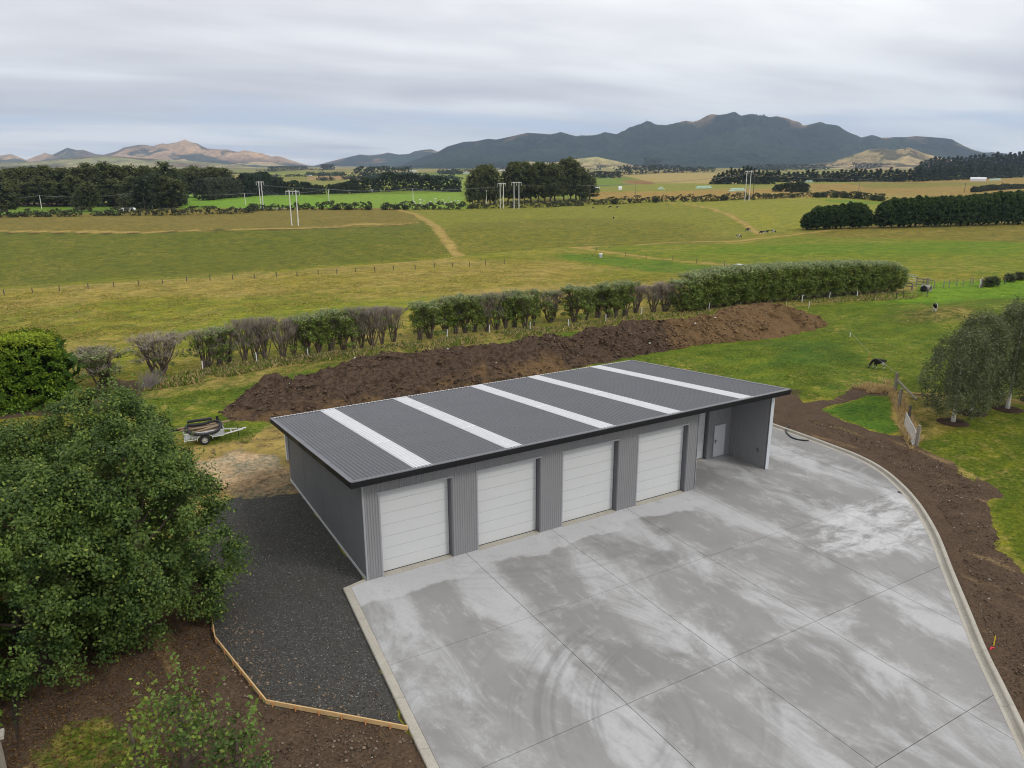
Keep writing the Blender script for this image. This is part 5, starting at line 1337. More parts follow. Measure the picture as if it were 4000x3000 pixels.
# left mass of tall gums
LX = [(5, 662), (45, 652), (78, 650), (108, 648), (135, 650), (160, 646), (190, 640), (222, 652), (258, 650), (292, 660), (320, 648), (362, 634), (392, 650), (428, 628), (462, 638), (492, 652), (525, 642), (560, 648), (582, 642), (618, 650), (656, 629), (690, 655), (735, 655), (762, 646), (800, 655), (832, 648), (862, 652), (886, 655)]
for i, (x, t) in enumerate(LX):
    place_tree('gum', x, (800 if x < 600 else 792 if x < 700 else 772), t, 84 + (i % 3) * 12, i, 'gum_tree', 'tall dark gum, %s from the left in the wood below the dry hills' % ORD[i], 'tall gums of the left wood')
for i, x in enumerate((20, 70, 115, 160, 205, 250, 300, 450, 495, 535, 575, 615, 655, 690)):
    place_tree('gum', x, 806 if x < 500 else 812, 684 + (i % 3) * 12, 96, i + 1, 'gum_tree', 'lower dark gum at the near edge of the left wood, %s from the left' % ORD[i], 'lower gums of the left wood')
place_tree('gum', 30, 842, 708, 100, 0, 'gum_tree', 'big leaning gum in front of the wood at the left edge')
place_tree('gum', 355, 826, 706, 84, 1, 'gum_tree', 'pointed gum standing alone before the wood left of the wrapped bales')
place_tree('bush', 318, 826, 745, 62, 1, 'gum_tree', 'low round gum touching the pointed one, left of the wrapped bales')
place_tree('conifer', 422, 806, 676, 80, 1, 'conifer_tree', 'bright green cone shaped conifer among the dark gums')
place_tree('bush', 505, 818, 758, 78, 2, 'lime_bush', 'lime green shrub beside the white wrapped bales', cat='bush')
hedge_block('clipped_hedge', GP([(560, 818), (640, 812), (705, 800)]), 13.5, 7, 301, 22, 1.0, (0.02, 0.034, 0.013), (0.045, 0.062, 0.022), (0.07, 0.1, 0.02), 0.1, 'tall clipped dark hedge ending at the green field, left of the power pylons', rag=0.35, z0=0.0, crad=1.2, mat='gum')
hedge_block('clipped_hedge', GP([(785, 784), (935, 770)]), 11, 8, 302, 16, 0.9, (0.04, 0.05, 0.026), (0.06, 0.07, 0.036), (0.09, 0.1, 0.045), 0.1, 'grey green tree belt with bare feet behind the left green field', rag=0.2, z0=0.1, crad=1.2, mat='gum')
hedge_block('clipped_hedge', GP([(945, 770), (1092, 760)]), 13, 8, 303, 14, 1.0, (0.014, 0.026, 0.012), (0.028, 0.046, 0.018), (0.05, 0.08, 0.02), 0.08, 'black green pine block right behind the tall twin poles', rag=0.35, z0=0.0, crad=1.3, mat='gum')
hedge_block('clipped_hedge', GP([(1095, 762), (1172, 760)]), [10, 8], 7, 304, 12, 1.0, (0.016, 0.028, 0.012), (0.03, 0.05, 0.018), (0.05, 0.08, 0.02), 0.08, 'lower dark pine clump between the pine block and the thin row', rag=0.5, z0=0.0, crad=1.3, mat='gum')
hedge_block('clipped_hedge', GP([(1175, 760), (1262, 758)]), 6.8, 5, 305, 14, 0.9, (0.018, 0.03, 0.014), (0.03, 0.05, 0.018), (0.05, 0.08, 0.02), 0.08, 'thin dark conifer row left of the gap in the far green field edge', rag=0.5, z0=0.0, crad=1.0, mat='gum')
hedge_block('clipped_hedge', GP([(1284, 757), (1446, 752)]), [5.5, 7.5, 9.5, 9], 5.5, 306, 14, 0.9, (0.014, 0.026, 0.012), (0.028, 0.046, 0.018), (0.05, 0.08, 0.02), 0.08, 'dark conifer row rising to the right, beside the blue tank', rag=0.5, z0=0.0, crad=1.1, mat='gum')
hedge_block('clipped_hedge', GP([(1456, 751), (1796, 748)]), [11, 12, 11.5, 10.5, 8.5], 6, 307, 14, 0.9, (0.013, 0.025, 0.011), (0.026, 0.044, 0.017), (0.05, 0.08, 0.02), 0.08, 'long thick dark conifer hedge along the top of the far green field', rag=0.3, z0=0.0, crad=1.1, mat='gum')
# central clump
CA = [(1846, 805, 664, 60), (1866, 803, 648, 66), (1892, 801, 640, 74), (1915, 800, 644, 68), (1934, 799, 668, 54)]
for i, (x, b, t, w) in enumerate(CA): place_tree('gum', x, b, t, w, i, 'gum_tree', 'tall gum in the small group left of the middle pylons, %s from left' % ORD[i], 'gums left of the middle pylons')
CB = [(1984, 792, 646), (2008, 794, 628), (2030, 790, 634), (2048, 792, 630), (2074, 790, 642), (2104, 790, 630), (2128, 788, 640), (2150, 788, 640), (2168, 786, 636), (2202, 784, 618), (2228, 784, 614), (2250, 782, 634), (2276, 782, 654), (2302, 780, 690)]
for i, (x, b, t) in enumerate(CB): place_tree('gum', x, b, t, 66 + 10 * (i % 3), i + 1, 'gum_tree', 'tall gum in the long grove right of the pylons, %s from left' % ORD[i], 'gums of the long middle grove')
place_tree('bush', 2278, 786, 751, 34, 0, 'round_bush', 'round pale green bush at the right foot of the long grove', cat='bush')
place_tree('bush', 1845, 812, 796, 30, 1, 'round_bush', 'low dark round bush at the foot of the small gum group', cat='bush')
# cypress shelterbelt on the right
k = 0
for i, (x, t) in enumerate([(3162, 832), (3190, 808), (3222, 806), (3252, 802), (3284, 800), (3316, 792), (3343, 795), (3366, 800), (3382, 818)]):
    b = 897 - (x - 3140) * 0.028
    place_tree('cypress', x, b, t, 72 if i < 7 else 50, i, 'cypress_tree', 'dark cypress, %s from the left in the short shelterbelt' % ORD[i], 'cypresses of the short shelterbelt')
for i in range(20):
    x = 3450 + i * 31.5; b = 891 - (x - 3420) * 0.028; t = np.interp(x, [3432, 3470, 3550, 3700, 3850, 4000], [808, 778, 772, 770, 758, 745]) + (i * 37 % 7) - 3
    place_tree('cypress', x, b, t, 78, i, 'cypress_tree', 'dark cypress, %s from the left in the long shelterbelt at right' % ORD[i], 'cypresses of the long shelterbelt')
# far conifer belt, right
rng = np.random.default_rng(401)
for i in range(58):
    x = 3000 + i * 19 + rng.normal() * 3; b = np.interp(x, [3000, 3500, 3600, 4000], [712, 709, 708, 692]); t = np.interp(x, [3000, 3200, 3600, 3800, 4100], [672, 668, 655, 645, 640]) + rng.normal() * 5 + 2
    place_tree('conifer', x, b, t, 46, i, 'conifer_tree', 'dark conifer in the long belt below the hills at right', 'conifers of the long far belt', cat='tree')
for i in range(26):
    x = 3592 + i * 17; b = 690; t = np.interp(x, [3590, 3650, 3770, 3850, 4020], [640, 622, 618, 612, 598]) + rng.normal() * 5
    place_tree('conifer', x, b, t, 52, i, 'pine_tree', 'tall dark pine standing behind the long belt at far right', 'pines behind the far belt', dist_add=150)
for i in range(15):
    x = 2790 + i * 15.5; t = np.interp(x, [2780, 2850, 2920, 3010], [690, 658, 655, 672]) + rng.normal() * 4
    place_tree('conifer', x, 720, t, 40, i, 'pine_tree', 'dark pine in the block behind the right hand pylon', 'pines behind the right pylon')
hedge_block('clipped_hedge', GP([(3020, 748), (3080, 748), (3150, 752)]), [4.5, 6.5, 6], 5, 311, 14, 0.7, (0.02, 0.034, 0.013), (0.04, 0.06, 0.02), (0.07, 0.09, 0.03), 0.1, 'short dark tree row standing in the dry field right of the pylon', rag=0.3, z0=0.0, crad=0.9, mat='gum')
hedge_block('clipped_hedge', GP([(3800, 752), (4060, 728)]), [3.0, 3.4, 2.6], 3.5, 312, 10, 0.7, (0.03, 0.04, 0.02), (0.06, 0.07, 0.03), (0.09, 0.09, 0.04), 0.1, 'low scrubby hedge climbing above the long cypress shelterbelt', rag=0.6, z0=0.0, crad=0.7, mat='gum')

# roadside hedge along the crest
hs = [([(-260, 852), (0, 850), (150, 847), (290, 846)], 1.7, 'reedy hedge at the far left crest below the gum wood'), ([(295, 846), (560, 842), (800, 837), (960, 835)], 1.9, 'roadside hedge on the crest from the wrapped bales to the pylons'),
      ([(965, 834), (1000, 822), (1100, 821), (1230, 819)], 1.9, 'roadside hedge on the crest behind the twin pylons'), ([(1235, 819), (1350, 819), (1455, 820)], 2.2, 'dark roadside hedge ending left at the gap in the crest'),
      ([(1492, 819), (1620, 819), (1800, 817), (1960, 813)], 2.1, 'roadside hedge right of the gap, in front of the sheep'), ([(1965, 813), (2150, 810), (2290, 801)], 2.1, 'roadside hedge at the feet of the long grove'),
      ([(2295, 800), (2480, 793), (2640, 788), (2850, 782)], 2.2, 'bushy roadside hedge in front of the orange dry field'), ([(2855, 782), (3050, 774), (3140, 771)], 2.2, 'roadside hedge behind the right hand pylon'),
      ([(3145, 771), (3230, 771), (3340, 776), (3460, 786)], 2.6, 'dark bushy hedge on the crest ending at the long shelterbelt')]
for i, (p, h, lb) in enumerate(hs):
    hedge_block('roadside_hedge', GP(p), h * 1.25, 3.0, 320 + i, 7, 0.42, (0.030, 0.040, 0.018), (0.075, 0.085, 0.04), (0.12, 0.11, 0.06), 0.2, lb, rag=0.9, z0=0.0, crad=0.62, mat='gum', trunks=False, group='hedges along the crest road')
for i, (x, b) in enumerate(((1312, 820), (1360, 820), (1440, 820), (1502, 819), (1548, 819), (1585, 819), (2400, 797), (2560, 791), (2830, 783), (3190, 772), (3215, 772), (3262, 772), (3300, 774), (3350, 777), (3415, 783), (3440, 786))):
    place_tree('bush', x, b, b - 19, 30, i, 'round_bush', 'dark rounded bush in the crest hedge, %s from the left' % ORD[i], 'rounded bushes in the crest hedge', cat='bush')

# farmland trees beyond: named rows and one mass
fr = [((2300, 697), (2427, 694), 7, 'dark hedge block beside the pale cut field, behind the long grove'), ((2417, 684), (2650, 674), 10, 'mixed tree belt along the top of the pale cut field'),
      ((2650, 675), (2792, 673), 9, 'straight dark conifer belt above the row of white bales'), ((2522, 657), (2648, 654), 20, 'dark pine plantation at the foot of the forested hills'),
      ((1390, 692), (1600, 684), 22, 'dark woodland on the low rise left of centre'), ((1550, 694), (1677, 690), 8, 'clipped far hedge left of the small gum group'),
      ((1262, 664), (1300, 662), 16, 'small dark copse on the skyline left of the middle hills'), ((2986, 668), (3222, 664), 12, 'poplar belt behind the far conifer belt'), ((3330, 661), (3580, 657), 9, 'thin tree row below the dry foothills'),
      ((1050, 672), (1200, 664), 14, 'dark tree belt on the far slope behind the pylons')]
for i, (a, b, h, lb) in enumerate(fr):
    pa, pb_ = G(*a), G(*b); mid = (pa + pb_) / 2
    sc_ = PXM(mid) * (1024 / 1024.) ; hh = {7: 25, 10: 28, 9: 19, 20: 30, 22: 34, 8: 14, 16: 19, 12: 21, 14: 16}.get(h, 18) * PXM(mid)
    hedge_block('tree_belt', [pa[:2], mid[:2] + np.array([0, 4.0]), pb_[:2]], float(hh), hh * 0.9, 340 + i, max(0.5, 90 / np.linalg.norm(pa - pb_) * 3), hh * 0.13, (0.02, 0.032, 0.018), (0.045, 0.06, 0.028), (0.08, 0.09, 0.04), 0.1, lb, cat='trees', rag=0.4, z0=0.0, crad=hh * 0.14, mat='gum', trunks=False)
rng = np.random.default_rng(77)
VV = []; CC = []
def far_mass(px0, px1, py, hpx, nn):
    for _ in range(nn):
        x = px0 + (px1 - px0) * rng.random(); y = py + rng.normal() * 1.2
        p = G(x, y); m = PXM(p)
        k = 16; d = rng.normal(size=(k, 3)) * np.array([1, 1, .75]) * hpx * m * 0.36
        P = p + np.array([0, 0, hpx * m * 0.4]) + d; P[:, 2] = np.maximum(P[:, 2], p[2] + 0.1)
        V, F = leafset(P, hpx * m * 0.42, rng, 0.3, 0.7)
        c = np.array((0.022, 0.034, 0.02)) * (0.6 + 1.5 * rng.random())
        VV.append(V); CC.append(np.tile(c, (len(V), 1)) * (0.8 + 0.4 * rng.random((len(V), 1))))
for a in ((1000, 1200, 690, 10, 50), (1200, 1345, 686, 14, 60), (1200, 1262, 664, 6, 20), (1340, 1470, 700, 14, 60), (1455, 1510, 700, 20, 30), (1240, 1300, 705, 14, 20), (1582, 1775, 698, 15, 80), (1715, 1800, 680, 18, 40),
          (1753, 1810, 700, 10, 25), (1240, 1310, 688, 9, 20), (2315, 2375, 660, 16, 30), (2650, 2720, 668, 12, 20), (2680, 2735, 654, 9, 20), (2640, 2660, 650, 8, 10), (2920, 3000, 662, 20, 40), (2920, 3060, 663, 15, 50),
          (3180, 3206, 645, 10, 12), (3240, 3290, 657, 16, 25), (3216, 3250, 640, 14, 10), (3430, 3560, 655, 9, 20), (1750, 2000, 668, 9, 60), (1950, 2350, 664, 8, 60), (1000, 1080, 668, 6, 30), (900, 1010, 680, 7, 40),
          (2380, 2650, 664, 10, 60), (2800, 2960, 652, 8, 40), (3050, 3240, 660, 9, 50), (3560, 3700, 662, 9, 30), (0, 900, 672, 8, 80), (1450, 1640, 660, 5, 40), (1600, 1830, 655, 6, 40), (2000, 2500, 652, 5, 70), (2700, 3100, 648, 5, 60)):
    far_mass(*a)
VV = np.vstack(VV); CC = np.vstack(CC)
tag(ob('distant_woodland', mkmesh('distant_woodland', VV, np.arange(len(VV)).reshape(-1, 4), M['gum'], col=CC)), 'scattered far groves and hedges over the plain below the hills', 'trees', kind='stuff')

# ------------------------------------------------------------------ power lines
def hframe(bases, top, i, label, dead_end=False):
    p0 = G(*bases[0]); p1 = G(*bases[1]); mid = (p0 + p1) / 2
    _, h = HT((bases[0][0] + bases[1][0]) / 2, (bases[0][1] + bases[1][1]) / 2, top)
    h = min(max(h, 9), 16)
    root = empty('power_pylon', mid); tag(root, label, 'power pylon', 'twin pole pylons')
    a, b = p0 - mid, p1 - mid
    u = np.array([RH[0], RH[1], 0.0]); L = abs(bases[1][0] - bases[0][0]) * PXM(mid); a = -u * L / 2; b = u * L / 2
    for q in (a, b):
        z0 = T1(mid[0] + q[0], mid[1] + q[1]) - mid[2]
        MB().tube([(q[0], q[1], z0 - 0.3), (q[0], q[1], h)], [0.20, 0.15], 10).obj('pole', M['white_pole'], root)
    arm = MB().beam(a - u * 1.2 + np.array([0, 0, h - 0.35]), b + u * 1.2 + np.array([0, 0, h - 0.35]), 0.2, 0.24).obj('crossarm', M['white_pole'], root)
    ins = []
    for q in (a - u * 1.1, (a + b) / 2, b + u * 1.1):
        MB().tube([q + np.array([0, 0, h - 0.45]), q + np.array([0, 0, h - 1.7])], [0.06, 0.08], 8).obj('insulator', M['white_pole'], root)
        ins.append(mid + q + np.array([0, 0, h - 1.75]))
    return ins
I1 = hframe([(1020, 821), (1030, 822)], 706, 0, 'twin pole pylon with guy wires by the crest hedge, behind the nearest left one')
I2 = hframe([(1140, 881), (1166, 883)], 741, 1, 'nearest twin pole pylon, in the brown field left of centre')
I3 = hframe([(1954, 814), (1967, 815)], 714, 2, 'narrow looking twin pole pylon left in the middle pair')
I4 = hframe([(2008, 815), (2027, 816)], 710, 3, 'wide twin pole pylon right in the middle pair, before the grove')
I5 = hframe([(2909, 785), (2925, 788)], 667, 4, 'twin pole pylon at right standing in the pale green field')
def pole(px, pyb, pyt, i, label, mat='white_pole', arm=True):
    p, h = HT(px, pyb, pyt); h = min(max(h, 6), 14)
    root = empty('power_pole', p); tag(root, label, 'power pole', 'single power poles')
    MB().tube([(0, 0, -0.3), (0, 0, h)], [0.2, 0.13], 8).obj('pole', M[mat], root)
    if arm: MB().beam((-1.0 * RH[0], -1.0 * RH[1], h - 0.25), (1.0 * RH[0], 1.0 * RH[1], h - 0.25), 0.12, 0.14).obj('crossarm', M['grey_wood'], root)
    return [p + np.array([RH[0] * s_, RH[1] * s_, h - 0.15]) for s_ in (-0.9, 0.9)]
PL = [pole(*a) for a in ((-240, 818, 772, 0, 'pale power pole just beyond the left edge'), (163, 815, 763, 0, 'leftmost pale power pole, before the gum wood'), (597, 816, 742, 1, 'pale power pole beside the clipped dark hedge'),
     (959, 801, 752, 2, 'pale power pole left of the guyed pylon'), (1286, 797, 736, 3, 'grey power pole in the far green field right of the nearest pylon'), (1614, 784, 734, 4, 'pale power pole in front of the long conifer hedge'),
     (1900, 803, 742, 5, 'pale power pole before the small gum group'), (2482, 765, 712, 6, 'grey power pole in the orange dry field', 'grey_wood'))]
PR = [pole(*a) for a in ((2941, 772, 682, 7, 'dark power pole right behind the right pylon', 'dark_wood'), (3043, 709, 684, 8, 'short pale pole at the foot of the far conifer belt', 'white_pole', False),
     (3353, 753, 701, 9, 'brown power pole in the dry field above the short shelterbelt', 'grey_wood'), (3766, 753, 719, 10, 'leaning brown pole above the long cypress shelterbelt', 'dark_wood'))]
def span(mb, a, b, sag=1.2, r=0.045):
    pts = [a + (b - a) * t - np.array([0, 0, sag * 4 * t * (1 - t)]) for t in np.linspace(0, 1, 9)]
    mb.tube(pts, r, 3, False)
for chain, lb, rr_ in ((PL, 'two sagging wires strung along the pale poles of the crest road', 0.05), (PR, 'thin wires strung between the brown poles at right', 0.045)):
    mb = MB()
    for a, b in zip(chain[:-1], chain[1:]):
        for j in range(2): span(mb, a[j], b[j], 1.4, rr_)
    tag(mb.obj('power_lines', M['wire']), lb, 'wires', kind='stuff')
mb = MB()
for a, b in ((I1, I2), (I1, I3), (I4, I5)):
    for j in range(3): span(mb, a[j], b[j], 2.2, 0.03)
gy = np.array(I1[0]);
for s_ in (-1, 1):
    mb.tube([np.array(I1[1]) + np.array([0, 0, 1.0]), np.array([I1[1][0] + RH[0] * 7 * s_ + FH[0] * 5, I1[1][1] + RH[1] * 7 * s_ + FH[1] * 5, -1.8])], 0.04, 3, False)
tag(mb.obj('transmission_wires', M['wire']), 'faint conductors and guy wires hung between the twin pole pylons', 'wires', kind='stuff')
mast = empty('radio_mast', (0, 0, 0)); ms = 6150.0
um = (2519 - 2000) / F_PX * math.cos(PITCH)
mx_, my_ = CAM[0] + ms * (FH[0] + um * RH[0]), CAM[1] + ms * (FH[1] + um * RH[1]); mz_ = elev_z(479, ms)
mast.location = (mx_, my_, mz_); tag(mast, 'tiny radio mast on a summit of the forested hills', 'mast')
MB().tube([(0, 0, -15), (0, 0, 17)], [2.2, 1.2], 6).obj('mast_tower', M['wire'], mast)
MB().box((-8, -4, -12), (8, 4, 2)).obj('mast_hut', M['wire'], mast)

# ------------------------------------------------------------------ fences
def post(p, h, r, mat, name='post', parent=None, lean=(0, 0)):
    return MB().tube([(0, 0, -0.3), (lean[0] * h, lean[1] * h, h)], [r, r * 0.92], 7).obj(name, M[mat], parent, p)
def wire_fence(name, pts, label, h, r, mat, nwires=3, group=None, batten=None, cat='fence'):
    P = [np.array(q) for q in pts]; root = empty(name, P[0]); tag(root, label, cat, group)
    for i, q in enumerate(P):
        l = (math.sin(i * 5.1) * 0.05, math.cos(i * 3.7) * 0.05)
        o = post(q - P[0], h * (0.93 + 0.07 * math.sin(i * 2.3)), r, mat, 'post', root, l)
    mb = MB()
    for k_ in range(nwires):
        z = h * (0.92 - k_ * 0.24)
        for a, b in zip(P[:-1], P[1:]): mb.tube([a - P[0] + np.array([0, 0, z]), b - P[0] + np.array([0, 0, z])], 0.006, 3, False)
    tag(mb.obj('wire', M['wire'], root), kind='stuff')
    return root
wire_fence('paddock_fence', [G(x, y) for x, y in ((-90, 1155), (18, 1153), (128, 1144), (233, 1137), (344.5, 1128), (445, 1121), (542.5, 1114), (636, 1108), (730, 1100), (820.5, 1096), (909, 1092), (994, 1088), (1081, 1081), (1161, 1079), (1243, 1072), (1316, 1069), (1390, 1063), (1465, 1061), (1537, 1055), (1622, 1053), (1696, 1044), (1767, 1043), (1835, 1041), (1897, 1036), (1970, 1030))],
           'wire fence with small dark posts across the straw coloured paddock', 0.85, 0.075, 'dark_wood')
# white posts along the trimmed shrubs
wp = [(793, 1448), (1004, 1415), (1204, 1393), (1392, 1360), (1746, 1320), (1912, 1298), (2071, 1290), (2222, 1277), (2366, 1257), (2505, 1232), (2638, 1216), (2769, 1210), (2894, 1192), (3014, 1182), (3132, 1180), (3240, 1166), (3347, 1159), (3453, 1140)]
wire_fence('roadside_fence', [G(x, y) for x, y in wp], 'wire fence of white posts in front of the trimmed shrub row', 0.95, 0.05, 'white_paint', 4)
bt = [(798, 1486), (918, 1462), (1020, 1448), (1225, 1415), (1418, 1392), (1606, 1370), (1783, 1340), (1955, 1325), (2115, 1305)]
wire_fence('electric_fence', [G(x, y) for x, y in bt], 'low electric fence of thin dark stakes between shrubs and soil heap', 0.85, 0.022, 'dark_wood', 2)
wire_fence('paddock_fence', [G(x, y) for x, y in ((3686, 1125), (3706, 1124), (3737, 1118), (3761, 1118), (3788, 1114), (3800, 1112), (3830, 1118))], 'short run of crooked grey fence posts between stock rails and broken gate', 1.15, 0.075, 'grey_wood', 2)
wire_fence('paddock_fence', [G(x, y) for x, y in ((3836, 1124), (3924, 1110), (4010, 1100), (4120, 1090))], 'fence in brown dead grass running right from the broken gate', 1.2, 0.08, 'dark_wood', 2)
wire_fence('paddock_fence', [G(x, y) for x, y in ((2329, 982), (2444, 1003), (2524, 1010), (2628, 1016), (2720, 1028), (2830, 1038))], 'faint grey fence running right from the small white trough', 1.0, 0.06, 'dark_wood', 2)
wire_fence('paddock_fence', [G(x, y) for x, y in ((3415, 1170), (3500, 1166), (3528, 1164), (3620, 1160))], 'dark posts standing in long brown grass beyond the shrub row end', 1.1, 0.06, 'dark_wood', 2)
# stock rails
sr = empty('stock_rails', G(3600, 1120)); tag(sr, 'weathered timber stock rails and gateway at the end of the shrub row', 'rails'); o0 = np.array(sr.location)
def rail(parts, a, b, za, zb, w=0.05, h=0.16, nm='rail', mat='grey_wood'):
    p, q = G(*a) - o0, G(*b) - o0
    MB().beam(p + np.array([0, 0, za]), q + np.array([0, 0, zb]), w, h).obj(nm, M[mat], sr)
for z in (0.35, 0.75, 1.15): rail(sr, (3576, 1118), (3640, 1126), z, z)
for z in (0.4, 0.8): rail(sr, (3528, 1126), (3562, 1130), z, z)
for (x, y, h, r) in ((3528, 1127, 1.25, 0.14), (3562, 1132, 0.9, 0.14), (3578, 1118, 1.4, 0.1), (3620, 1124, 1.45, 0.2), (3648, 1126, 1.1, 0.08), (3604, 1122, 1.3, 0.09)): post(G(x, y) - o0, h, r, 'grey_wood', 'post', sr)
gt = MB(); pa, pb_ = G(3530, 1098) - o0, G(3580, 1106) - o0
for z in (0.25, 0.6, 0.95, 1.2): gt.tube([pa + np.array([0, 0, z]), pb_ + np.array([0, 0, z])], 0.025, 6)
gt.tube([pa + np.array([0, 0, .2]), (pa + pb_) / 2 + np.array([0, 0, 1.2]), pb_ + np.array([0, 0, .2])], 0.02, 5)
gt.obj('rail_gate', M['galv'], sr)
# culvert pipes
for i, (x, y, rz, lb) in enumerate(((3606, 1140, 0.5, 'dark open culvert pipe lying in dry grass below the stock rails'), (3634, 1138, 1.5, 'second pale culvert pipe beside the dark open one'))):
    mb = MB(); k_ = 18
    for r_a, r_b in ((0.42, 0.36),):
        V = []
        for r_, zs in ((r_a, 0), (r_a, 1), (r_b, 1), (r_b, 0)):
            for j in range(k_): V.append((zs * 1.3, math.cos(2 * math.pi * j / k_) * r_, 0.38 + math.sin(2 * math.pi * j / k_) * r_))
        Fp = [(a * k_ + j, a * k_ + (j + 1) % k_, ((a + 1) % 4) * k_ + (j + 1) % k_, ((a + 1) % 4) * k_ + j) for a in range(4) for j in range(k_)]
        mb.add(V, Fp)
    o = mb.obj('culvert_pipe', M['rubber' if i == 0 else 'kerb'], None, G(x, y), rz); tag(o, lb, 'pipe', 'culvert pipes')
bg = empty('broken_gate', G(3832, 1122)); tag(bg, 'pale broken timber gate leaning on posts beside dark bushes', 'gate')
post((0, 0, 0), 1.3, 0.11, 'grey_wood', 'post', bg)
for i in range(5): MB().beam((-0.9 + 0.2 * i, -0.2, 0.1 + 0.22 * i), (0.9 - 0.1 * i, 0.6, 0.25 + 0.2 * i), 0.05, 0.13).obj('gate_board', M['white_pole'], bg)
MB().beam((0.2, 0.0, 0.1), (0.9, 0.5, 1.3), 0.06, 0.14).obj('gate_brace', M['white_pole'], bg)
for i, (x, y) in enumerate(((3860, 1120), (3880, 1116), (3942, 1100), (3980, 1094))):
    place_tree('bush', x, y, y - 34 + 6 * (i > 1), 44, i, 'gorse_bush', 'small dark bush beside the broken gate fence, %s from the left' % ORD[i], 'bushes beside the broken gate', cat='bush')

# gate, strainer and posts by the lawn
gp = G(3495, 1530); st = empty('strainer_post', gp); tag(st, 'thick grey strainer post with a diagonal brace at the lawn corner', 'post')
post((0, 0, 0), 1.55, 0.14, 'grey_wood', 'post', st)
be = G(3580, 1566) - gp; MB().tube([np.array([0.05, 0, 1.0]), be + np.array([0, 0, 0.1])], 0.09, 8).obj('brace', M['grey_wood'], st)
o = post(G(3510, 1594), 1.5, 0.12, 'grey_wood', 'fence_post', None, (0.03, 0.02)); tag(o, 'grey round post standing in tan grass between strainer and mesh gate', 'post')
gA = G(3531, 1674); gB = G(3568, 1750); gv = gB - gA; gL = float(np.hypot(gv[0], gv[1])); gr = math.atan2(gv[1], gv[0])
gate = empty('mesh_gate', gA, gr); tag(gate, 'silver tube farm gate with diamond mesh standing open beside the lawn', 'gate')
gh = 1.02
fr_ = MB(); fr_.tube([(0, 0, 0.12), (0, 0, gh + 0.08), (0.02, 0, gh + 0.12), (gL - 0.1, 0, gh + 0.12), (gL, 0, gh + 0.02), (gL, 0, 0.2), (gL - 0.1, 0, 0.12), (0, 0, 0.12)], 0.028, 7)
fr_.obj('gate_frame', M['galv'], gate)
msh = MB(); n_ = int(gL / 0.42)
for i in range(-7, n_ + 1):
    for s_ in (1, -1):
        x0 = i * 0.42; x1 = x0 + gh * 2.3
        xa, xb = max(x0, 0), min(x1, gL)
        if xb <= xa: continue
        za = 0.12 + (xa - x0) / (x1 - x0) * gh; zb = 0.12 + (xb - x0) / (x1 - x0) * gh
        if s_ < 0: za, zb = 0.24 + gh - za, 0.24 + gh - zb
        msh.tube([(xa, 0.005 * s_, za), (xb, 0.005 * s_, zb)], 0.010, 4, False)
tag(msh.obj('gate_mesh', M['galv'], gate), kind='stuff')
o = post(G(3580, 1740), 1.35, 0.12, 'grey_wood', 'gate_post'); tag(o, 'grey gate post at the near end of the open mesh gate', 'post')
o = post(G(3549, 1640), 1.05, 0.10, 'dark_wood', 'gate_post'); tag(o, 'dark post behind the far end of the open mesh gate', 'post')
# electric line with standards
o = post(G(3394, 1412), 0.85, 0.028, 'orange', 'fence_stake'); tag(o, 'thin orange fence stake left of the grazing calf', 'stake')
o = post(G(3320, 1316), 0.45, 0.04, 'white_paint', 'fence_stake'); tag(o, 'short white fence stake beyond the orange one in the paddock', 'stake')
o = post(G(3158, 1204), 0.9, 0.03, 'white_paint', 'fence_stake', None, (0.12, 0)); tag(o, 'leaning white stake right of the soil heap top', 'stake')
mb = MB(); q = [gp + np.array([0, 0, 1.5]), G(3394, 1412) + np.array([0, 0, 0.8]), G(3320, 1316) + np.array([0, 0, 0.5]), G(3290, 1288) + np.array([0, 0, 0.1])]
for a, b in zip(q[:-1], q[1:]): mb.tube([a, b], 0.011, 3, False)
tag(mb.obj('electric_wire', M['galv']), 'thin electric wire running from the strainer post past the grazing calf', 'wire')
wb = empty('insulator_box', G(3134, 1172)); tag(wb, 'round white reel hung on a fence post before the thick hedge', 'reel')
MB().tube([(-0.06, 0, 0.75), (0.06, 0, 0.75)], 0.24, 14).obj('reel', M['white_paint'], wb); MB().beam((0, 0, -0.1), (0, 0, 0.9), 0.04).obj('stem', M['dark_wood'], wb)
tr = empty('marker_post', G(2346, 1006)); tag(tr, 'small white and grey marker box in the fence corner of the middle paddock', 'marker')
MB().box((-0.22, -0.2, 0), (0.22, 0.2, 0.62)).obj('body', M['galv'], tr); MB().box((-0.3, -0.26, 0.62), (0.3, 0.26, 0.8)).obj('cap', M['white_paint'], tr)
tl = empty('water_trough', G(2886, 1040)); tag(tl, 'low concrete water trough with pale lid just above the thick hedge', 'trough')
MB().box((-0.9, -0.5, 0), (0.9, 0.5, 0.32)).obj('basin', M['kerb'], tl); MB().box((-0.5, -0.45, 0.322), (0.5, 0.45, 0.38)).obj('lid', M['white_pole'], tl)

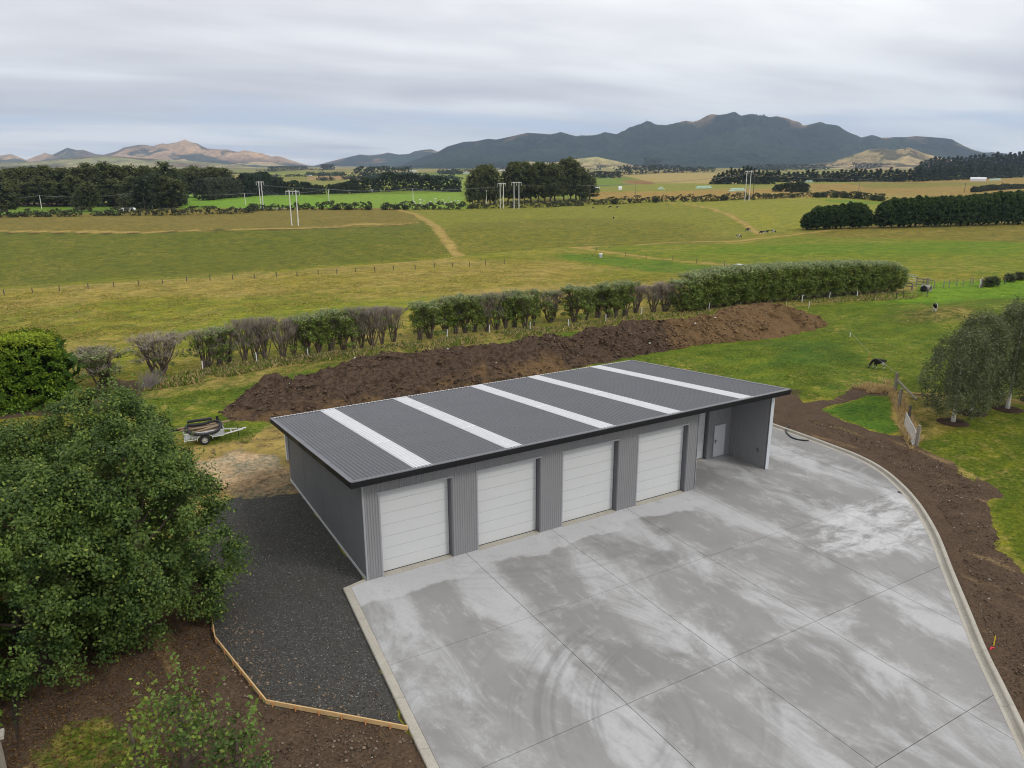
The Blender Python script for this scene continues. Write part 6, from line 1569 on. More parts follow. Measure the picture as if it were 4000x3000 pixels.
# bottom left: mesh fence and bollard post
mf = empty('netting_fence', (-13.1, 1.5, T1(-13.1, 1.5))); tag(mf, 'dark wire netting fence at the bottom left below the leafy trees', 'fence')
nf = MB()
for i in range(36):
    y = 0.8 - i * 0.175
    nf.tube([(0.3 + 0.02 * i * 0.175, y, 0), (0.3 + 0.02 * i * 0.175, y, 1.25)], 0.004, 3, False)
for z in np.arange(0.1, 1.3, 0.17): nf.tube([(0.3, 0.8, z), (0.43, -5.5, z)], 0.004, 3, False)
tag(nf.obj('netting', M['hose'], mf), kind='stuff')
post((0.3, 0.9, 0), 1.35, 0.12, 'grey_wood', 'post', mf)
bp = empty('capped_post', (-13.05, -4.75, T1(-13.0, -4.7))); tag(bp, 'pale post with a wide wooden cap at the bottom left corner', 'post')
MB().tube([(0, 0, -0.2), (0, 0, 1.25)], 0.13, 10).obj('post', M['grey_wood'], bp); MB().box((-0.24, -0.19, 1.25), (0.24, 0.19, 1.36)).obj('cap', M['kerb'], bp)

# ------------------------------------------------------------------ small things near the yard
hp = [G(x, y, 0.03) for x, y in ((3086, 1664), (3074, 1668), (3070, 1678), (3074, 1692), (3088, 1706), (3110, 1716), (3140, 1721), (3158, 1721))]
hp = [h + np.array([0, 0, 0.02]) for h in hp]
hpp = np.array(hp); hp2 = smooth_path(hpp, 5)
mb = MB(); mb.tube([tuple(p) for p in hp2], 0.045, 8); tag(mb.obj('drain_hose', M['hose'], None, None, 0, True), 'curved piece of black hose lying on the concrete near the kerb', 'hose')
o = post(G(3881, 2522), 0.42, 0.022, 'yellow', 'survey_peg'); tag(o, 'short yellow peg in the soil beside the right kerb', 'peg')
mb = MB(); p = G(3874, 2537); mb.tube([p + np.array([-.12, 0, .03]), p + np.array([0, .03, .06]), p + np.array([.13, -.02, .03])], [0.02, 0.035, 0.02], 6); tag(mb.obj('marker_tape', M['red']), 'scrap of red tape on the soil beside the yellow peg', 'tape')

# ------------------------------------------------------------------ trailer with pipe coil
tp = G(803, 1738); TR = empty('box_trailer', (0, 0, 0), -0.06)
tag(TR, 'small silver box trailer parked on grass behind the leafy trees', 'trailer')
ox = 0.0; WB, BL = 1.25, 2.35      # body width, length; local x forward, y away from the camera
TR.location = (tp[0], tp[1] + 0.0, tp[2]); TR.rotation_euler = (0, 0, -0.06)
zb = 0.46; r0, r1 = -1.15, 1.20
def tb(a, b, nm, mat='trailer', par=None): return MB().box(a, b).obj(nm, M[mat], par or TR)
tb((r0, 0.22, zb), (r1, 0.26, zb + 0.34), 'side_panel'); tb((r0, 0.22 + WB, zb), (r1, 0.26 + WB, zb + 0.34), 'side_panel')
tb((r0, 0.262, zb - 0.02), (r1, 0.218 + WB, zb + 0.015), 'tray_floor', 'galv'); tb((r0 - 0.045, 0.22, zb - 0.02), (r0 - 0.002, 0.26 + WB, zb + 0.40), 'tailgate'); tb((r1 + 0.002, 0.22, zb), (r1 + 0.042, 0.26 + WB, zb + 0.42), 'front_panel')
for y in (0.2, 0.245 + WB): tb((r0 - 0.02, y, zb + 0.342), (r1 + 0.02, y + 0.04, zb + 0.38), 'top_rail', 'white_pole')
tb((r0, 0.17, zb - 0.10), (-0.42, 0.215, zb - 0.05), 'chassis_rail', 'white_pole'); tb((0.45, 0.17, zb - 0.06), (r1, 0.215, zb - 0.01), 'chassis_rail', 'white_pole')
tb((r0 - 0.06, 0.17, zb - 0.22), (r0 - 0.01, 0.33, zb - 0.03), 'tail_light', 'white_pole')
mg = MB()
for a, b in (((-0.46, zb - 0.14), (-0.44, zb + 0.02)), ((-0.44, zb + 0.02), (-0.22, zb + 0.26)), ((-0.22, zb + 0.26), (0.24, zb + 0.26)), ((0.24, zb + 0.26), (0.46, zb + 0.06)), ((0.46, zb + 0.06), (0.49, zb - 0.12))):
    mg.beam((a[0], 0.10, a[1]), (b[0], 0.10, b[1]), 0.22, 0.02)
mg.obj('mudguard', M['white_pole'], TR)
def wheel(y):
    w = empty('wheel', (0, y, 0.31)); w.parent = TR
    k_ = 26; V = []; prof = [(0.19, -0.08), (0.29, -0.09), (0.315, -0.05), (0.315, 0.05), (0.29, 0.09), (0.19, 0.08)]
    for r_, yy in prof:
        for j in range(k_): V.append((math.cos(2 * math.pi * j / k_) * r_, yy, math.sin(2 * math.pi * j / k_) * r_))
    F = [(a * k_ + j, a * k_ + (j + 1) % k_, ((a + 1) % 6) * k_ + (j + 1) % k_, ((a + 1) % 6) * k_ + j) for a in range(6) for j in range(k_)]
    ob('tyre', mkmesh('tyre', V, F, M['rubber'], smooth=True), w)
    rm = MB(); V = []
    for r_, yy in ((0.192, -0.07), (0.175, -0.075), (0.165, -0.03), (0.192, 0.07)):
        for j in range(k_): V.append((math.cos(2 * math.pi * j / k_) * r_, yy, math.sin(2 * math.pi * j / k_) * r_))
    rm.add(V, [(a * k_ + j, a * k_ + (j + 1) % k_, (a + 1) * k_ + (j + 1) % k_, (a + 1) * k_ + j) for a in range(3) for j in range(k_)])
    for j in range(8):
        a = j * math.pi / 4; rm.beam((0, -0.05, 0), (math.cos(a) * 0.17, -0.05, math.sin(a) * 0.17), 0.055, 0.02, (0, 1, 0))
    rm.tube([(0, -0.075, 0), (0, 0.0, 0)], 0.06, 12); rm.obj('rim', M['rim'], w)
    MB().tube([(0, -0.01, 0), (0, 0.03, 0)], 0.165, 16).obj('brake_drum', M['dark_open'], w)
wheel(0.08); wheel(0.38 + WB)
MB().beam((0, 0.12, 0.31), (0, 0.34 + WB, 0.31), 0.05).obj('axle', M['galv'], TR)
dbm = MB(); dbm.beam((r1, 0.28, zb + 0.0), (r1 + 1.25, 0.24 + WB / 2 - 0.03, zb - 0.02), 0.06, 0.07); dbm.beam((r1, 0.2 + WB, zb + 0.0), (r1 + 1.25, 0.24 + WB / 2 + 0.03, zb - 0.02), 0.06, 0.07); dbm.beam((r1 + 0.5, 0.52, zb), (r1 + 0.5, 0.96, zb), 0.05)
dbm.obj('drawbar', M['white_pole'], TR); MB().tube([(r1 + 1.22, 0.24 + WB / 2, zb), (r1 + 1.48, 0.24 + WB / 2, zb + 0.03)], [0.06, 0.05], 8).obj('coupling', M['galv'], TR)
MB().tube([(r1 + 0.95, 0.24 + WB / 2, 0.0 - 0.03), (r1 + 0.95, 0.24 + WB / 2, zb + 0.18)], 0.025, 8).obj('jockey_stand', M['rubber'], TR)
def trw(x, y, z):
    c, s_ = math.cos(-0.06), math.sin(-0.06); return (tp[0] + c * x - s_ * y, tp[1] + s_ * x + c * y, tp[2] + z)
logs = [((-1.25, 0.55, 0.66), (1.0, 0.75, 0.95), 0.07, 'split fence post lying diagonally under the pipe coil on the trailer'), ((-1.1, 0.8, 0.62), (1.15, 0.6, 0.74), 0.08, 'lower brown log resting on the trailer floor'), ((-1.5, 1.1, 0.98), (1.75, 1.15, 1.02), 0.075, 'long pale pole reaching past both ends of the trailer'),
        ((-1.35, 0.9, 0.88), (1.3, 1.0, 0.90), 0.07, 'grey pole under the pipe coil at the back of the trailer'), ((-1.0, 1.2, 0.72), (1.1, 1.25, 0.76), 0.09, 'dark old log at the far side of the trailer tray')]
for a, b, r_, lb in logs:
    mb = MB(); mb.tube([trw(*a), trw(*[(p + q) / 2 for p, q in zip(a, b)]), trw(*b)], [r_, r_ * 0.95, r_ * 0.8], 9); tag(mb.obj('timber_pole', M['log'], None, None, 0, True), lb, 'timber pole', 'timber poles loaded on the trailer')
def pipe(pts, r_, name, label):
    P = smooth_path(np.array([trw(*p) for p in pts]), 12)
    d = np.r_[0, np.cumsum(np.linalg.norm(np.diff(P, axis=0), axis=1))]; n = int(d[-1] / 0.02)
    Q = np.stack([np.interp(np.linspace(0, d[-1], n), d, P[:, c]) for c in range(3)], 1)
    mb = MB(); mb.tube([tuple(q) for q in Q], [r_ * (1 + 0.05 * (i % 2)) for i in range(n)], 12, False)
    tag(mb.obj(name, M['pipe']), label, 'drain pipe', 'black drain pipes on the trailer')
pipe([(-0.95, 0.95, 1.12), (-0.98, 0.5, 1.05), (-0.78, 0.2, 0.86), (-0.25, 0.08, 0.72), (0.3, 0.08, 0.70), (0.85, 0.2, 0.80), (1.10, 0.55, 1.0), (1.05, 1.0, 1.12), (0.75, 1.2, 1.14), (0.2, 1.1, 1.10), (-0.3, 1.05, 1.10), (-0.9, 1.1, 1.14)], 0.095, 'drain_pipe', 'thick black corrugated pipe curled in a loop over the trailer side')
pipe([(-0.85, 1.25, 1.30), (-0.4, 1.15, 1.36), (0.2, 1.15, 1.36), (0.62, 1.2, 1.34)], 0.095, 'drain_pipe', 'straight black pipe piece on top of the coil')
pipe([(-1.95, 1.2, 0.90), (-1.5, 1.15, 0.93), (-1.3, 1.15, 0.95)], 0.10, 'drain_pipe', 'black pipe end slipped over the poles behind the trailer')
pipe([(1.0, 1.3, 1.1), (0.98, 1.3, 1.4)], 0.08, 'drain_pipe', 'short black pipe end pointing up at the front of the load')

# ------------------------------------------------------------------ cattle
def cow_mesh(name, pose, seed, white):
    J = [(-.55, 0, .93), (-.10, 0, .86), (.34, 0, .90), (.55, 0, 1.0)]; Rd = [.265, .315, .285, .185]; Ed = [(0, 1), (1, 2), (2, 3)]
    def chain(start, pts):
        p = start
        for x, y, z, r in pts:
            J.append((x, y, z)); Rd.append(r); Ed.append((p, len(J) - 1)); p = len(J) - 1
        return p
    if pose == 'graze': head = chain(3, [(.76, .02, .74, .14), (.93, .04, .44, .10), (.98, .05, .30, .095), (1.04, .06, .10, .062)])
    elif pose == 'turn': head = chain(3, [(.72, .05, 1.13, .115), (.86, .13, 1.26, .10), (.95, .22, 1.22, .095), (1.03, .36, 1.08, .06)])
    else: head = chain(3, [(.74, 0, 1.14, .115), (.90, 0, 1.28, .10), (1.0, 0, 1.25, .095), (1.18, 0, 1.10, .062)])
    for s_ in (-1, 1):
        pl = len(J) - 1
        hb = head - 2; hx, hy, hz = J[hb]
        chain(hb, [(hx - .02, hy + s_ * .12, hz + .05, .035), (hx - .04, hy + s_ * .20, hz + .03, .015)])
        o = .10 * s_ * (1 if pose == 'graze' else .4)
        chain(0, [(-.52, s_ * .13, .72, .125), (-.44 + o * .3, s_ * .15, .53, .085), (-.62 + o * .5, s_ * .15, .34, .045), (-.58 + o, s_ * .15, .09, .036), (-.55 + o, s_ * .15, .015, .046)])
        chain(2, [(.34, s_ * .13, .66, .10), (.38 - o, s_ * .14, .38, .05), (.37 - o * 1.4, s_ * .14, .10, .036), (.39 - o * 1.4, s_ * .14, .015, .046)])
    chain(0, [(-.72, 0, 1.0, .045), (-.80, 0, .80, .022), (-.80, .01, .52, .022), (-.79, .01, .40, .035)])
    me = bpy.data.meshes.new('tmp'); me.from_pydata(J, Ed, []); o = bpy.data.objects.new('tmp', me); COL.objects.link(o)
    sk = o.modifiers.new('s', 'SKIN'); ss = o.modifiers.new('u', 'SUBSURF'); ss.levels = 2
    for v, r_ in zip(me.skin_vertices[0].data, Rd): v.radius = (r_, r_)
    me.skin_vertices[0].data[0].use_root = True
    dg = bpy.context.evaluated_depsgraph_get(); m2 = bpy.data.meshes.new_from_object(o.evaluated_get(dg)); bpy.data.objects.remove(o); m2.name = name
    n = len(m2.vertices); co = np.empty(n * 3, np.float32); m2.vertices.foreach_get('co', co); co = co.reshape(-1, 3)
    nz = fbm(co[:, 0] * 3.2 + seed, co[:, 2] * 3.2 + co[:, 1] * 2 + seed * 2, seed, 3)
    w = (co[:, 2] < 0.36 + 0.10 * np.sin(co[:, 0] * 9 + seed)) & (co[:, 0] < 0.7)
    w |= (nz > white) & (co[:, 0] < 0.5) & (co[:, 0] > -0.6)
    w |= (np.hypot(co[:, 0] + 0.38, co[:, 2] - 0.62) < 0.17)
    hx, hy, hz = J[head - 1]; w |= (np.hypot(co[:, 0] - hx, co[:, 2] - hz) < 0.09) & (np.abs(co[:, 1] - hy) < 0.05)
    w |= (co[:, 0] < -0.74) & (co[:, 2] < 0.55)
    c = np.where(w[:, None], np.array((0.62, 0.60, 0.56)), np.array((0.012, 0.011, 0.012)))
    hoof = (co[:, 2] < 0.06); c[hoof] = (0.05, 0.04, 0.035)
    a = m2.color_attributes.new('col', 'FLOAT_COLOR', 'POINT'); a.data.foreach_set('color', np.hstack([c, np.ones((n, 1))]).astype(np.float32).ravel())
    m2.materials.clear(); m2.materials.append(M['cow']); m2.polygons.foreach_set('use_smooth', np.ones(len(m2.polygons), dtype=bool))
    return m2
CW = {'g1': cow_mesh('cow', 'graze', 3, 0.85), 'g2': cow_mesh('cow', 'graze', 9, 0.55), 's1': cow_mesh('cow', 'stand', 5, 0.60), 't1': cow_mesh('cow', 'turn', 14, 0.57)}
gh_ = cow_mesh('cow', 'graze', 21, 0.9)
def cow(k_, px, py, rz, sc, label, group=None, name='cow', me=None):
    p = G(px, py); o = ob(name, me or CW[k_], None, p, rz); o.scale = (sc,) * 3
    tag(o, label, 'calf' if name == 'calf' else 'cow', group); return o
RV = -YAW            # heading of the photograph's rightward direction
cow('g1', 3430, 1441, RV + math.pi - 0.15, 0.80, 'black and white calf grazing near the electric wire, head down to the left', name='calf')
cow('t1', 3650, 1217, RV + math.pi + 0.9, 0.86, 'black and white calf standing on the low grassy swell looking at the camera', name='calf')
for a in (('s1', 2316, 818, RV - 1.4, 0.95, 'pale faced heifer seen head on, leftmost in the middle paddock'), ('g1', 2384, 814, RV + math.pi, 0.95, 'black heifer grazing leftwards near the crest hedge'), ('g1', 2412, 814, RV + math.pi + 0.6, 0.9, 'black heifer grazing just right of another below the crest hedge'),
          ('g1', 2397, 858, RV + 1.4, 0.95, 'black heifer grazing alone lower in the middle paddock'), ('g2', 2885, 931, RV, 0.92, 'black and white heifer by the tan fence strip, facing right'), ('g1', 2922, 905, RV + math.pi, 0.95, 'black heifer above the others near the fence corner'),
          ('g1', 2976, 916, RV + math.pi, 0.95, 'black heifer grazing at the fence corner, left of a close pair'), ('s1', 2994, 914, RV, 0.95, 'black heifer standing in the middle of the close three by the fence'), ('g2', 3019, 912, RV, 0.95, 'black and white heifer at the right end of the close three'),
          ('g2', 3165, 748, RV, 1.0, 'far black and white cow by the dark tree row in the dry field')): cow(*a, group='young cattle in the far paddocks')
bm_ = cow_mesh('cow', 'graze', 2, 0.9); ca_ = bm_.color_attributes['col']; cc = np.empty(len(bm_.vertices) * 4, np.float32); ca_.data.foreach_get('color', cc); cc = cc.reshape(-1, 4); cc[:, :3] = (0.13, 0.05, 0.025); ca_.data.foreach_set('color', cc.ravel())
cow(None, 3232, 752, RV, 1.0, 'far red brown cow right of the dark tree row', me=bm_); cow(None, 3913, 717, RV, 1.0, 'tiny red brown cow near the white shelter at far right', me=bm_)
# sheep
def sheep_mesh():
    mb = MB(); mb.tube([(-.48, 0, .58), (-.36, 0, .62), (0, 0, .60), (.32, 0, .62), (.44, 0, .62)], [.08, .25, .28, .24, .09], 9); mb.tube([(.38, 0, .68), (.56, 0, .74), (.70, 0, .64)], [.11, .09, .05], 7)
    for x in (-.3, .28):
        for y in (-.12, .12): mb.tube([(x, y, .45), (x, y, 0)], [.05, .035], 5)
    return mb.mesh('sheep', M['wool'], True)
SM = sheep_mesh(); rng = np.random.default_rng(9)
for i, (x, y) in enumerate(((1617, 793), (1622, 800), (1640, 785), (1646, 787), (1655, 788), (1642, 799), (1681, 793), (1700, 782), (1701, 792), (1712, 797), (1716, 794), (1724, 798), (1729, 787), (1737, 800), (1741, 797), (1754, 780), (1762, 793), (1777, 788), (1790, 790), (1573, 801), (1586, 795), (1668, 804), (1672, 801), (1797, 799), (2143, 782), (2150, 786), (2048, 792), (2090, 789))):
    o = ob('sheep', SM, None, G(x, y), rng.random() * 6.28); o.scale = (1.15,) * 3; tag(o, 'white sheep grazing in the green field behind the crest hedge', 'sheep', 'sheep behind the crest hedge')
# wrapped bales
bmb = MB(); bmb.tube([(-.6, 0, .6), (-.56, 0, .6), (.56, 0, .6), (.6, 0, .6)], [.5, .62, .62, .5], 14); BM = {'bale': bmb.mesh('wrapped_bale', M['bale'], True)}
bmb = MB(); bmb.tube([(-.6, 0, .6), (-.56, 0, .6), (.56, 0, .6), (.6, 0, .6)], [.5, .62, .62, .5], 14); BM['bale_white'] = bmb.mesh('wrapped_bale', M['bale_white'], True)
def bale_row(x0, x1, y0, y1, m, lb, gr, high=1, sc=1.0):
    a, b = G(x0, y0), G(x1, y1); L = np.linalg.norm(b - a); n = min(14, max(3, int(L / (1.3 * sc))))
    for i in range(n):
        for j in range(high):
            if j and (i == 0 or i == n - 1): continue
            p = a + (b - a) * (i + 0.5) / n; p[2] = T1(p[0], p[1]) + j * 1.2 * sc
            o = ob('wrapped_bale', BM[m], None, p, 0.3 + YAW); o.scale = (sc,) * 3; tag(o, lb, 'bale', gr)
bale_row(2717, 2781, 738, 736, 'bale', 'pale green wrapped bale in the row right of centre on the dry plain', 'bales in the middle row', 2, 1.0)
bale_row(2848, 2909, 749, 746, 'bale', 'pale green wrapped bale in the row just left of the right pylon', 'bales in the row by the pylon', 2)
bale_row(2567, 2597, 741, 741, 'bale', 'pale green wrapped bale in the small stack left of the two rows', 'bales in the small stack', 2)
bale_row(3143, 3177, 713, 713, 'bale', 'pale green wrapped bale in the row before the long conifer belt', 'bales before the conifer belt', 2)
bale_row(3863, 3910, 706, 704, 'bale', 'pale green wrapped bale in the row right of the white shelter', 'bales by the white shelter', 2)
bale_row(468, 530, 826, 826, 'bale_white', 'white wrapped bale beside the lime shrub on the left crest', 'white bales on the left crest', 1, 1.25)
# far buildings
def building(px0, px1, pyb, pyt, name, label, wall='roof_white', roof='roof_white', depth=0.5, open_front=False):
    a, b = G(px0, pyb), G(px1, pyb); L = np.linalg.norm(b - a); h = max(2.2, (pyb - pyt) * PXM(a)); D = L * depth; rz = math.atan2(b[1] - a[1], b[0] - a[0])
    r_ = empty(name, a, rz); tag(r_, label, 'building', None)
    MB().box((0, 0, -1), (L, D, h * 0.66)).obj('walls', M[wall], r_)
    V = [(-.3, -.3, h * .66), (L + .3, -.3, h * .66), (L + .3, D + .3, h * .66), (-.3, D + .3, h * .66), (-.3, D / 2, h), (L + .3, D / 2, h)]
    ob('roof', mkmesh('roof', V, [(0, 1, 5, 4), (2, 3, 4, 5), (0, 4, 3), (1, 2, 5), (0, 3, 2, 1)], M[roof]), r_)
    if open_front: MB().box((L * .08, -.06, -.5), (L * .92, -.01, h * .5)).obj('opening', M['dark_open'], r_)  # dark sheet on the solid wall, standing in for the shade inside
M['grey_roof'] = simple('grey_farm_roof', (0.25, 0.26, 0.28), 0.6); M['cream'] = simple('cream_wall', (0.45, 0.42, 0.34), 0.8)
building(3789, 3850, 708, 693, 'white_shelter', 'long white covered shelter before the conifer belt at far right', open_front=False, depth=0.3)
building(2325, 2341, 741, 731, 'farm_hut', 'small hut with dark opening right of the long grove', 'grey_roof', 'roof_white', 0.6, True)
building(2418, 2429, 741, 729, 'farm_hut', 'small white hut beside the yard track right of the grove', depth=0.8)
for i, a in enumerate(((1196, 1212, 688, 683, 'pale roofed shed low on the plain above the nearest pylon'), (1460, 1480, 705, 698, 'white tunnel shed half hidden by the long conifer hedge top'), (1603, 1630, 673, 667, 'pale farm buildings left of the small gum group, far off'), (1753, 1768, 669, 662, 'cream farmhouse far off at the foot of the forested hills'),
                   (1810, 1836, 678, 672, 'low grey shed directly left of the small gum group top'), (1945, 1967, 669, 663, 'white roofed house seen between the two gum groups'), (2715, 2751, 652, 645, 'white shed group at the foot of the forested hills'), (2776, 2788, 650, 644, 'small white house right of the white shed group'))):
    building(*a[:4], 'farm_building', a[4], 'cream' if i in (2, 3) else 'roof_white', 'grey_roof' if i in (4,) else 'roof_white')
building(1444, 1453, 752, 742, 'blue_tank_shed', 'blue grey shed in the gap between the dark conifer hedges', 'grey_roof', 'grey_roof', 0.8)
for (x0, x1, y), lb in (((915, 960, 824), 'white rail frame left of the guyed pylon below the crest hedge'), ((1067, 1112, 821), 'white rail frame between guyed and nearest pylons below the crest hedge')):
    a, b = G(x0, y), G(x1, y); r_ = empty('rail_frame', a); tag(r_, lb, 'rails'); d = b - a
    for t in (0, .33, 1): MB().beam(d * t, d * t + np.array([0, 0, 0.9]), 0.13).obj('post', M['white_pole'], r_)
    MB().beam(np.array([0, 0, 0.9]), d + np.array([0, 0, 0.9]), 0.16).obj('rail', M['white_pole'], r_)

# ------------------------------------------------------------------ loose stones, clods, litter and grass
def in_world(poly, n, rng):
    P = np.array(poly); lo, hi = P.min(0), P.max(0); o = []
    while sum(map(len, o)) < n:
        q = lo + (hi - lo) * rng.random((n, 2)); o.append(q[inpoly(q[:, 0], q[:, 1], poly)])
    return np.vstack(o)[:n]
OCT = np.array([(1, 0, 0), (-1, 0, 0), (0, 1, 0), (0, -1, 0), (0, 0, 1), (0, 0, -1)], float); OF = np.array([(0, 2, 4), (2, 1, 4), (1, 3, 4), (3, 0, 4), (2, 0, 5), (1, 2, 5), (3, 1, 5), (0, 3, 5)])
def rocks(name, P, size, col, rng, label, cat):
    n = len(P); s_ = size[:, None, None] * (0.6 + 0.6 * rng.random((n, 6, 1))) * np.array([1, 1, .7])
    a = rng.random(n) * 6.28; c, s = np.cos(a), np.sin(a)
    O = OCT[None] * s_; V = np.stack([O[..., 0] * c[:, None] - O[..., 1] * s[:, None], O[..., 0] * s[:, None] + O[..., 1] * c[:, None], O[..., 2]], -1) + P[:, None, :]
    F = (OF[None] + (np.arange(n) * 6)[:, None, None]).reshape(-1, 3)
    return tag(ob(name, mkmesh(name, V.reshape(-1, 3), F, M['stone'], col=np.repeat(col, 6, axis=0))), label, cat, kind='stuff')
rng = np.random.default_rng(55)
gpoly = [(-0.15, 12.3), (-0.15, 0.2), (-1.3, -0.4), (-2.3, -9.0), (-5.5, -5.55), (-6.35, -1.1), (-6.1, 4), (-5.2, 10)]
q = in_world(gpoly, 15000, rng); cl = fbm(q[:, 0] / 1.6, q[:, 1] / 1.6, 4, 4); keep = rng.random(len(q)) < 0.25 + 1.6 * (cl - 0.35).clip(0); q = q[keep]
P = np.c_[q, terrain(q[:, 0], q[:, 1]) + 0.005]; sz = 0.012 + 0.032 * rng.random(len(P)) ** 3
br = rng.random((len(P), 1)); col = np.where(br > 0.96, 0.26, np.where(br > 0.6, 0.09, 0.05)) * np.array([1, .99, .95]) * (0.7 + 0.6 * rng.random((len(P), 1)))
rocks('gravel', P, sz, col, rng, 'loose dark gravel spread along the shed side', 'gravel')
q = np.vstack([rng.normal((-5.6, -1.6), (0.38, 1.3), (260, 2)), rng.normal((-5.2, -4.0), (0.6, 0.9), (160, 2)), rng.normal((-3.6, -6.6), (0.7, 0.6), (120, 2)), rng.normal((-3.6, -8.9), (1.0, .7), (220, 2)), rng.normal((-6.6, -4.5), (.7, 1.2), (130, 2))])
P = np.c_[q, terrain(q[:, 0], q[:, 1]) + 0.02]; rocks('rubble', P, 0.02 + 0.07 * rng.random(len(P)) ** 3, np.array((0.16, 0.125, 0.095)) * (0.5 + 1.1 * rng.random((len(P), 1))), rng, 'brown and grey rubble stones along the board edging', 'stones')
# clods on the heap
k_ = rng.integers(0, len(MVf), 34000); P = MVf[k_] + rng.normal(size=(len(k_), 3)) * 0.06; cl = fbm(P[:, 0] / 2.2, P[:, 1] / 2.2, 8, 3); P = P[(rng.random(len(P)) < (cl - 0.3) * 2.2)]
u = (P[:, 0] - P[:, 0].min()) / np.ptp(P[:, 0]); pale = S(u, 0.58, 0.72)[:, None]
col = (np.array((0.085, 0.057, 0.04)) * (1 - pale) + np.array((0.16, 0.10, 0.055)) * pale) * (0.5 + 1.1 * rng.random((len(P), 1))); wht = rng.random(len(P)) < 0.008; col[wht] = (0.5, 0.48, 0.44)
rocks('soil_clods', P, 0.03 + 0.17 * rng.random(len(P)) ** 4, col, rng, 'clods and stones lying on the soil heap', 'clods')
soilpoly = [tuple(p) for p in GP([(3150, 1640), (3420, 1770), (3610, 1900), (3720, 2060), (3800, 2330), (3990, 2780), (4200, 2900), (4060, 2400), (3900, 2110), (3820, 1880), (3600, 1760), (3400, 1710), (3200, 1640)])]
q = in_world(soilpoly, 9000, rng); P = np.c_[q, terrain(q[:, 0], q[:, 1]) + 0.01]; sp2 = in_world([(-9, -3), (-6.4, -3.6), (-2.4, -9.3), (-2.6, -14), (-9, -12)], 5000, rng); P = np.vstack([P, np.c_[sp2, terrain(sp2[:, 0], sp2[:, 1]) + 0.01]])
col = np.array((0.085, 0.058, 0.04)) * (0.5 + 1.3 * rng.random((len(P), 1)) ** 1.5); w_ = rng.random(len(P)) < 0.03; col[w_] = (0.35, 0.33, 0.3)
rocks('soil_crumbs', P, 0.012 + 0.05 * rng.random(len(P)) ** 4, col, rng, 'crumbs of soil and small stones on the bare ground', 'soil')
# fallen leaves
q = in_world([(-13.5, 3), (-6.6, 2.5), (-6.5, -3), (-8, -6), (-9.5, -12), (-13, -12)], 7000, rng); P = np.c_[q, terrain(q[:, 0], q[:, 1]) + 0.03]
V, F = leafset(P, 0.05 + 0.07 * rng.random(len(P)), rng, 2.5, 0.6); br = rng.random((len(P), 1)); col = np.array((0.16, 0.075, 0.03)) * (1 - br) + np.array((0.30, 0.20, 0.09)) * br; col = col * (0.4 + 0.8 * rng.random((len(P), 1)))
tag(ob('fallen_leaves', mkmesh('fallen_leaves', V, F, M['drygrass'], col=np.repeat(col, 4, axis=0))), 'brown fallen leaves scattered under the leafy trees', 'leaves', kind='stuff')
def blades(name, P, h, w, col, rng, label, cat='grass', lean=0.35):
    n = len(P); a = rng.random(n) * math.pi; t = np.stack([np.cos(a), np.sin(a), np.zeros(n)], 1) * (w[:, None] * 0.5)
    L = rng.normal(size=(n, 3)) * lean; L[:, 2] = 1; L /= np.linalg.norm(L, axis=1)[:, None]; T = P + L * h[:, None]
    V = np.stack([P - t, P + t, T + t * 0.3, T - t * 0.3], 1).reshape(-1, 3)
    return tag(ob(name, mkmesh(name, V, np.arange(4 * n).reshape(n, 4), M['drygrass'], col=np.repeat(col, 4, axis=0))), label, cat, kind='stuff')
def pick(polypx, n, rng, seed, dens=2.0, thr=0.42, sc=3.0):
    P = np.array(polypx, float); lo, hi = P.min(0), P.max(0); o = []
    while sum(map(len, o)) < n:
        q = lo + (hi - lo) * rng.random((n * 2, 2)); q = q[inpoly(q[:, 0], q[:, 1], polypx)]
        g_ = GV(q[:, 0], q[:, 1]); k = fbm(g_[:, 0] / sc, g_[:, 1] / sc, seed, 4)
        g_ = g_[rng.random(len(g_)) < ((k - thr) * 8).clip(0.03, 1)]; o.append(g_)
    return np.vstack(o)[:n]
rng = np.random.default_rng(66)
def gcol(n, a, b): r = rng.random((n, 1)); return (np.array(a) * (1 - r) + np.array(b) * r) * (0.75 + 0.5 * rng.random((n, 1)))
P = pick([(560, 1500), (1100, 1410), (2000, 1325), (2700, 1245), (3560, 1120), (4100, 1100), (4100, 1560), (3520, 1510), (3300, 1510), (3140, 1570), (3000, 1540), (2500, 1400), (2600, 1395), (3240, 1260), (3090, 1185), (2600, 1240), (1100, 1460), (880, 1560), (870, 1620), (1000, 1700), (960, 1740), (700, 1700)], 44000, rng, 12, thr=0.44, sc=2.2)
d_ = np.linalg.norm(P - CAM, axis=1)
P_g = P
P = pick([(560, 1490), (800, 1435), (1200, 1390), (1560, 1345), (2000, 1290), (2400, 1245), (2660, 1215), (3100, 1180), (3500, 1140), (3620, 1150), (3560, 1170), (3200, 1185), (2680, 1232), (2000, 1325), (1560, 1385), (1100, 1430), (760, 1500), (560, 1530)], 26000, rng, 13, thr=0.36, sc=1.6)
P = P[:15000]
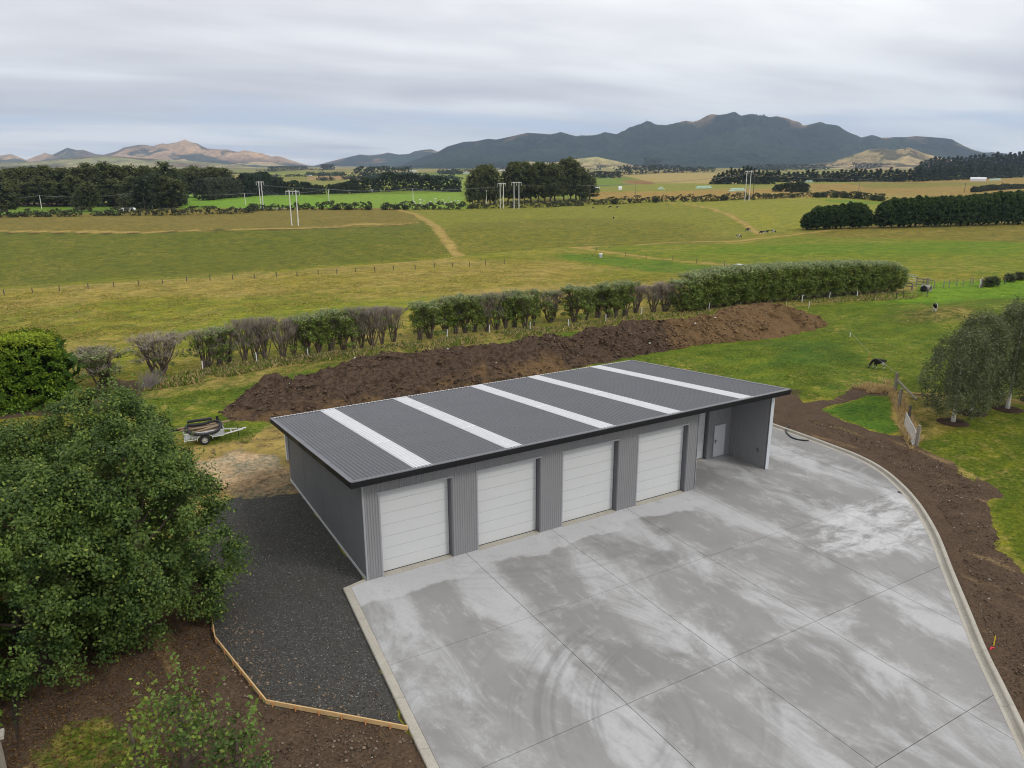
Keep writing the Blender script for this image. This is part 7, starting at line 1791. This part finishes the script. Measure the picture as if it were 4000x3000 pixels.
blades('long_dry_grass', P, 0.14 + 0.34 * rng.random(len(P)) ** 1.6, 0.10 + 0.12 * rng.random(len(P)), np.where(rng.random((len(P), 1)) < 0.5, gcol(len(P), (0.32, 0.24, 0.11), (0.55, 0.44, 0.22)), gcol(len(P), (0.11, 0.17, 0.025), (0.20, 0.27, 0.045))), rng, 'long straw coloured grass at the feet of the trimmed shrubs', lean=0.9)
P_g_ = P_g
def flat_tufts(name, P, size, col, rng, label, cat='grass'):
    P = P.copy(); P[:, 2] += 0.01 + 0.025 * rng.random(len(P))
    V, F = leafset(P, size, rng, 2.2, 0.24)
    return tag(ob(name, mkmesh(name, V, F, M['drygrass'], col=np.repeat(col, 4, axis=0))), label, cat, kind='stuff')
flat_tufts('paddock_grass', P_g_, 0.07 + 0.16 * rng.random(len(P_g_)), gcol(len(P_g_), (0.08, 0.14, 0.018), (0.22, 0.27, 0.05)), rng, 'tufts of green pasture grass around the shed and calves')
P = pick([(-20, 1150), (1000, 1075), (1750, 1015), (2300, 985), (2700, 1050), (2640, 1110), (2000, 1120), (1600, 1160), (1400, 1185), (1000, 1230), (720, 1270), (560, 1310), (420, 1340), (300, 1340), (-20, 1300)], 34000, rng, 14, thr=0.44, sc=2.6)
flat_tufts('paddock_tussocks', P, 0.14 + 0.26 * rng.random(len(P)), np.where(rng.random((len(P), 1)) < 0.6, gcol(len(P), (0.28, 0.21, 0.06), (0.46, 0.36, 0.13)), gcol(len(P), (0.12, 0.16, 0.022), (0.20, 0.24, 0.04))), rng, 'low dry tussocks over the straw coloured paddock')
P = pick([(3470, 1540), (3520, 1545), (3560, 1620), (3600, 1720), (3560, 1760), (3520, 1690), (3505, 1620)], 3500, rng, 15, thr=0.3, sc=0.6)
P2 = pick([(3300, 1500), (3480, 1490), (3500, 1540), (3380, 1535)], 1500, rng, 16, thr=0.4, sc=0.8); P = np.vstack([P, P2])
blades('gate_grass', P, 0.15 + 0.4 * rng.random(len(P)) ** 1.5, 0.03 + 0.05 * rng.random(len(P)), gcol(len(P), (0.38, 0.27, 0.13), (0.62, 0.48, 0.25)), rng, 'long tan grass along the mesh gate and strainer post', lean=0.7)
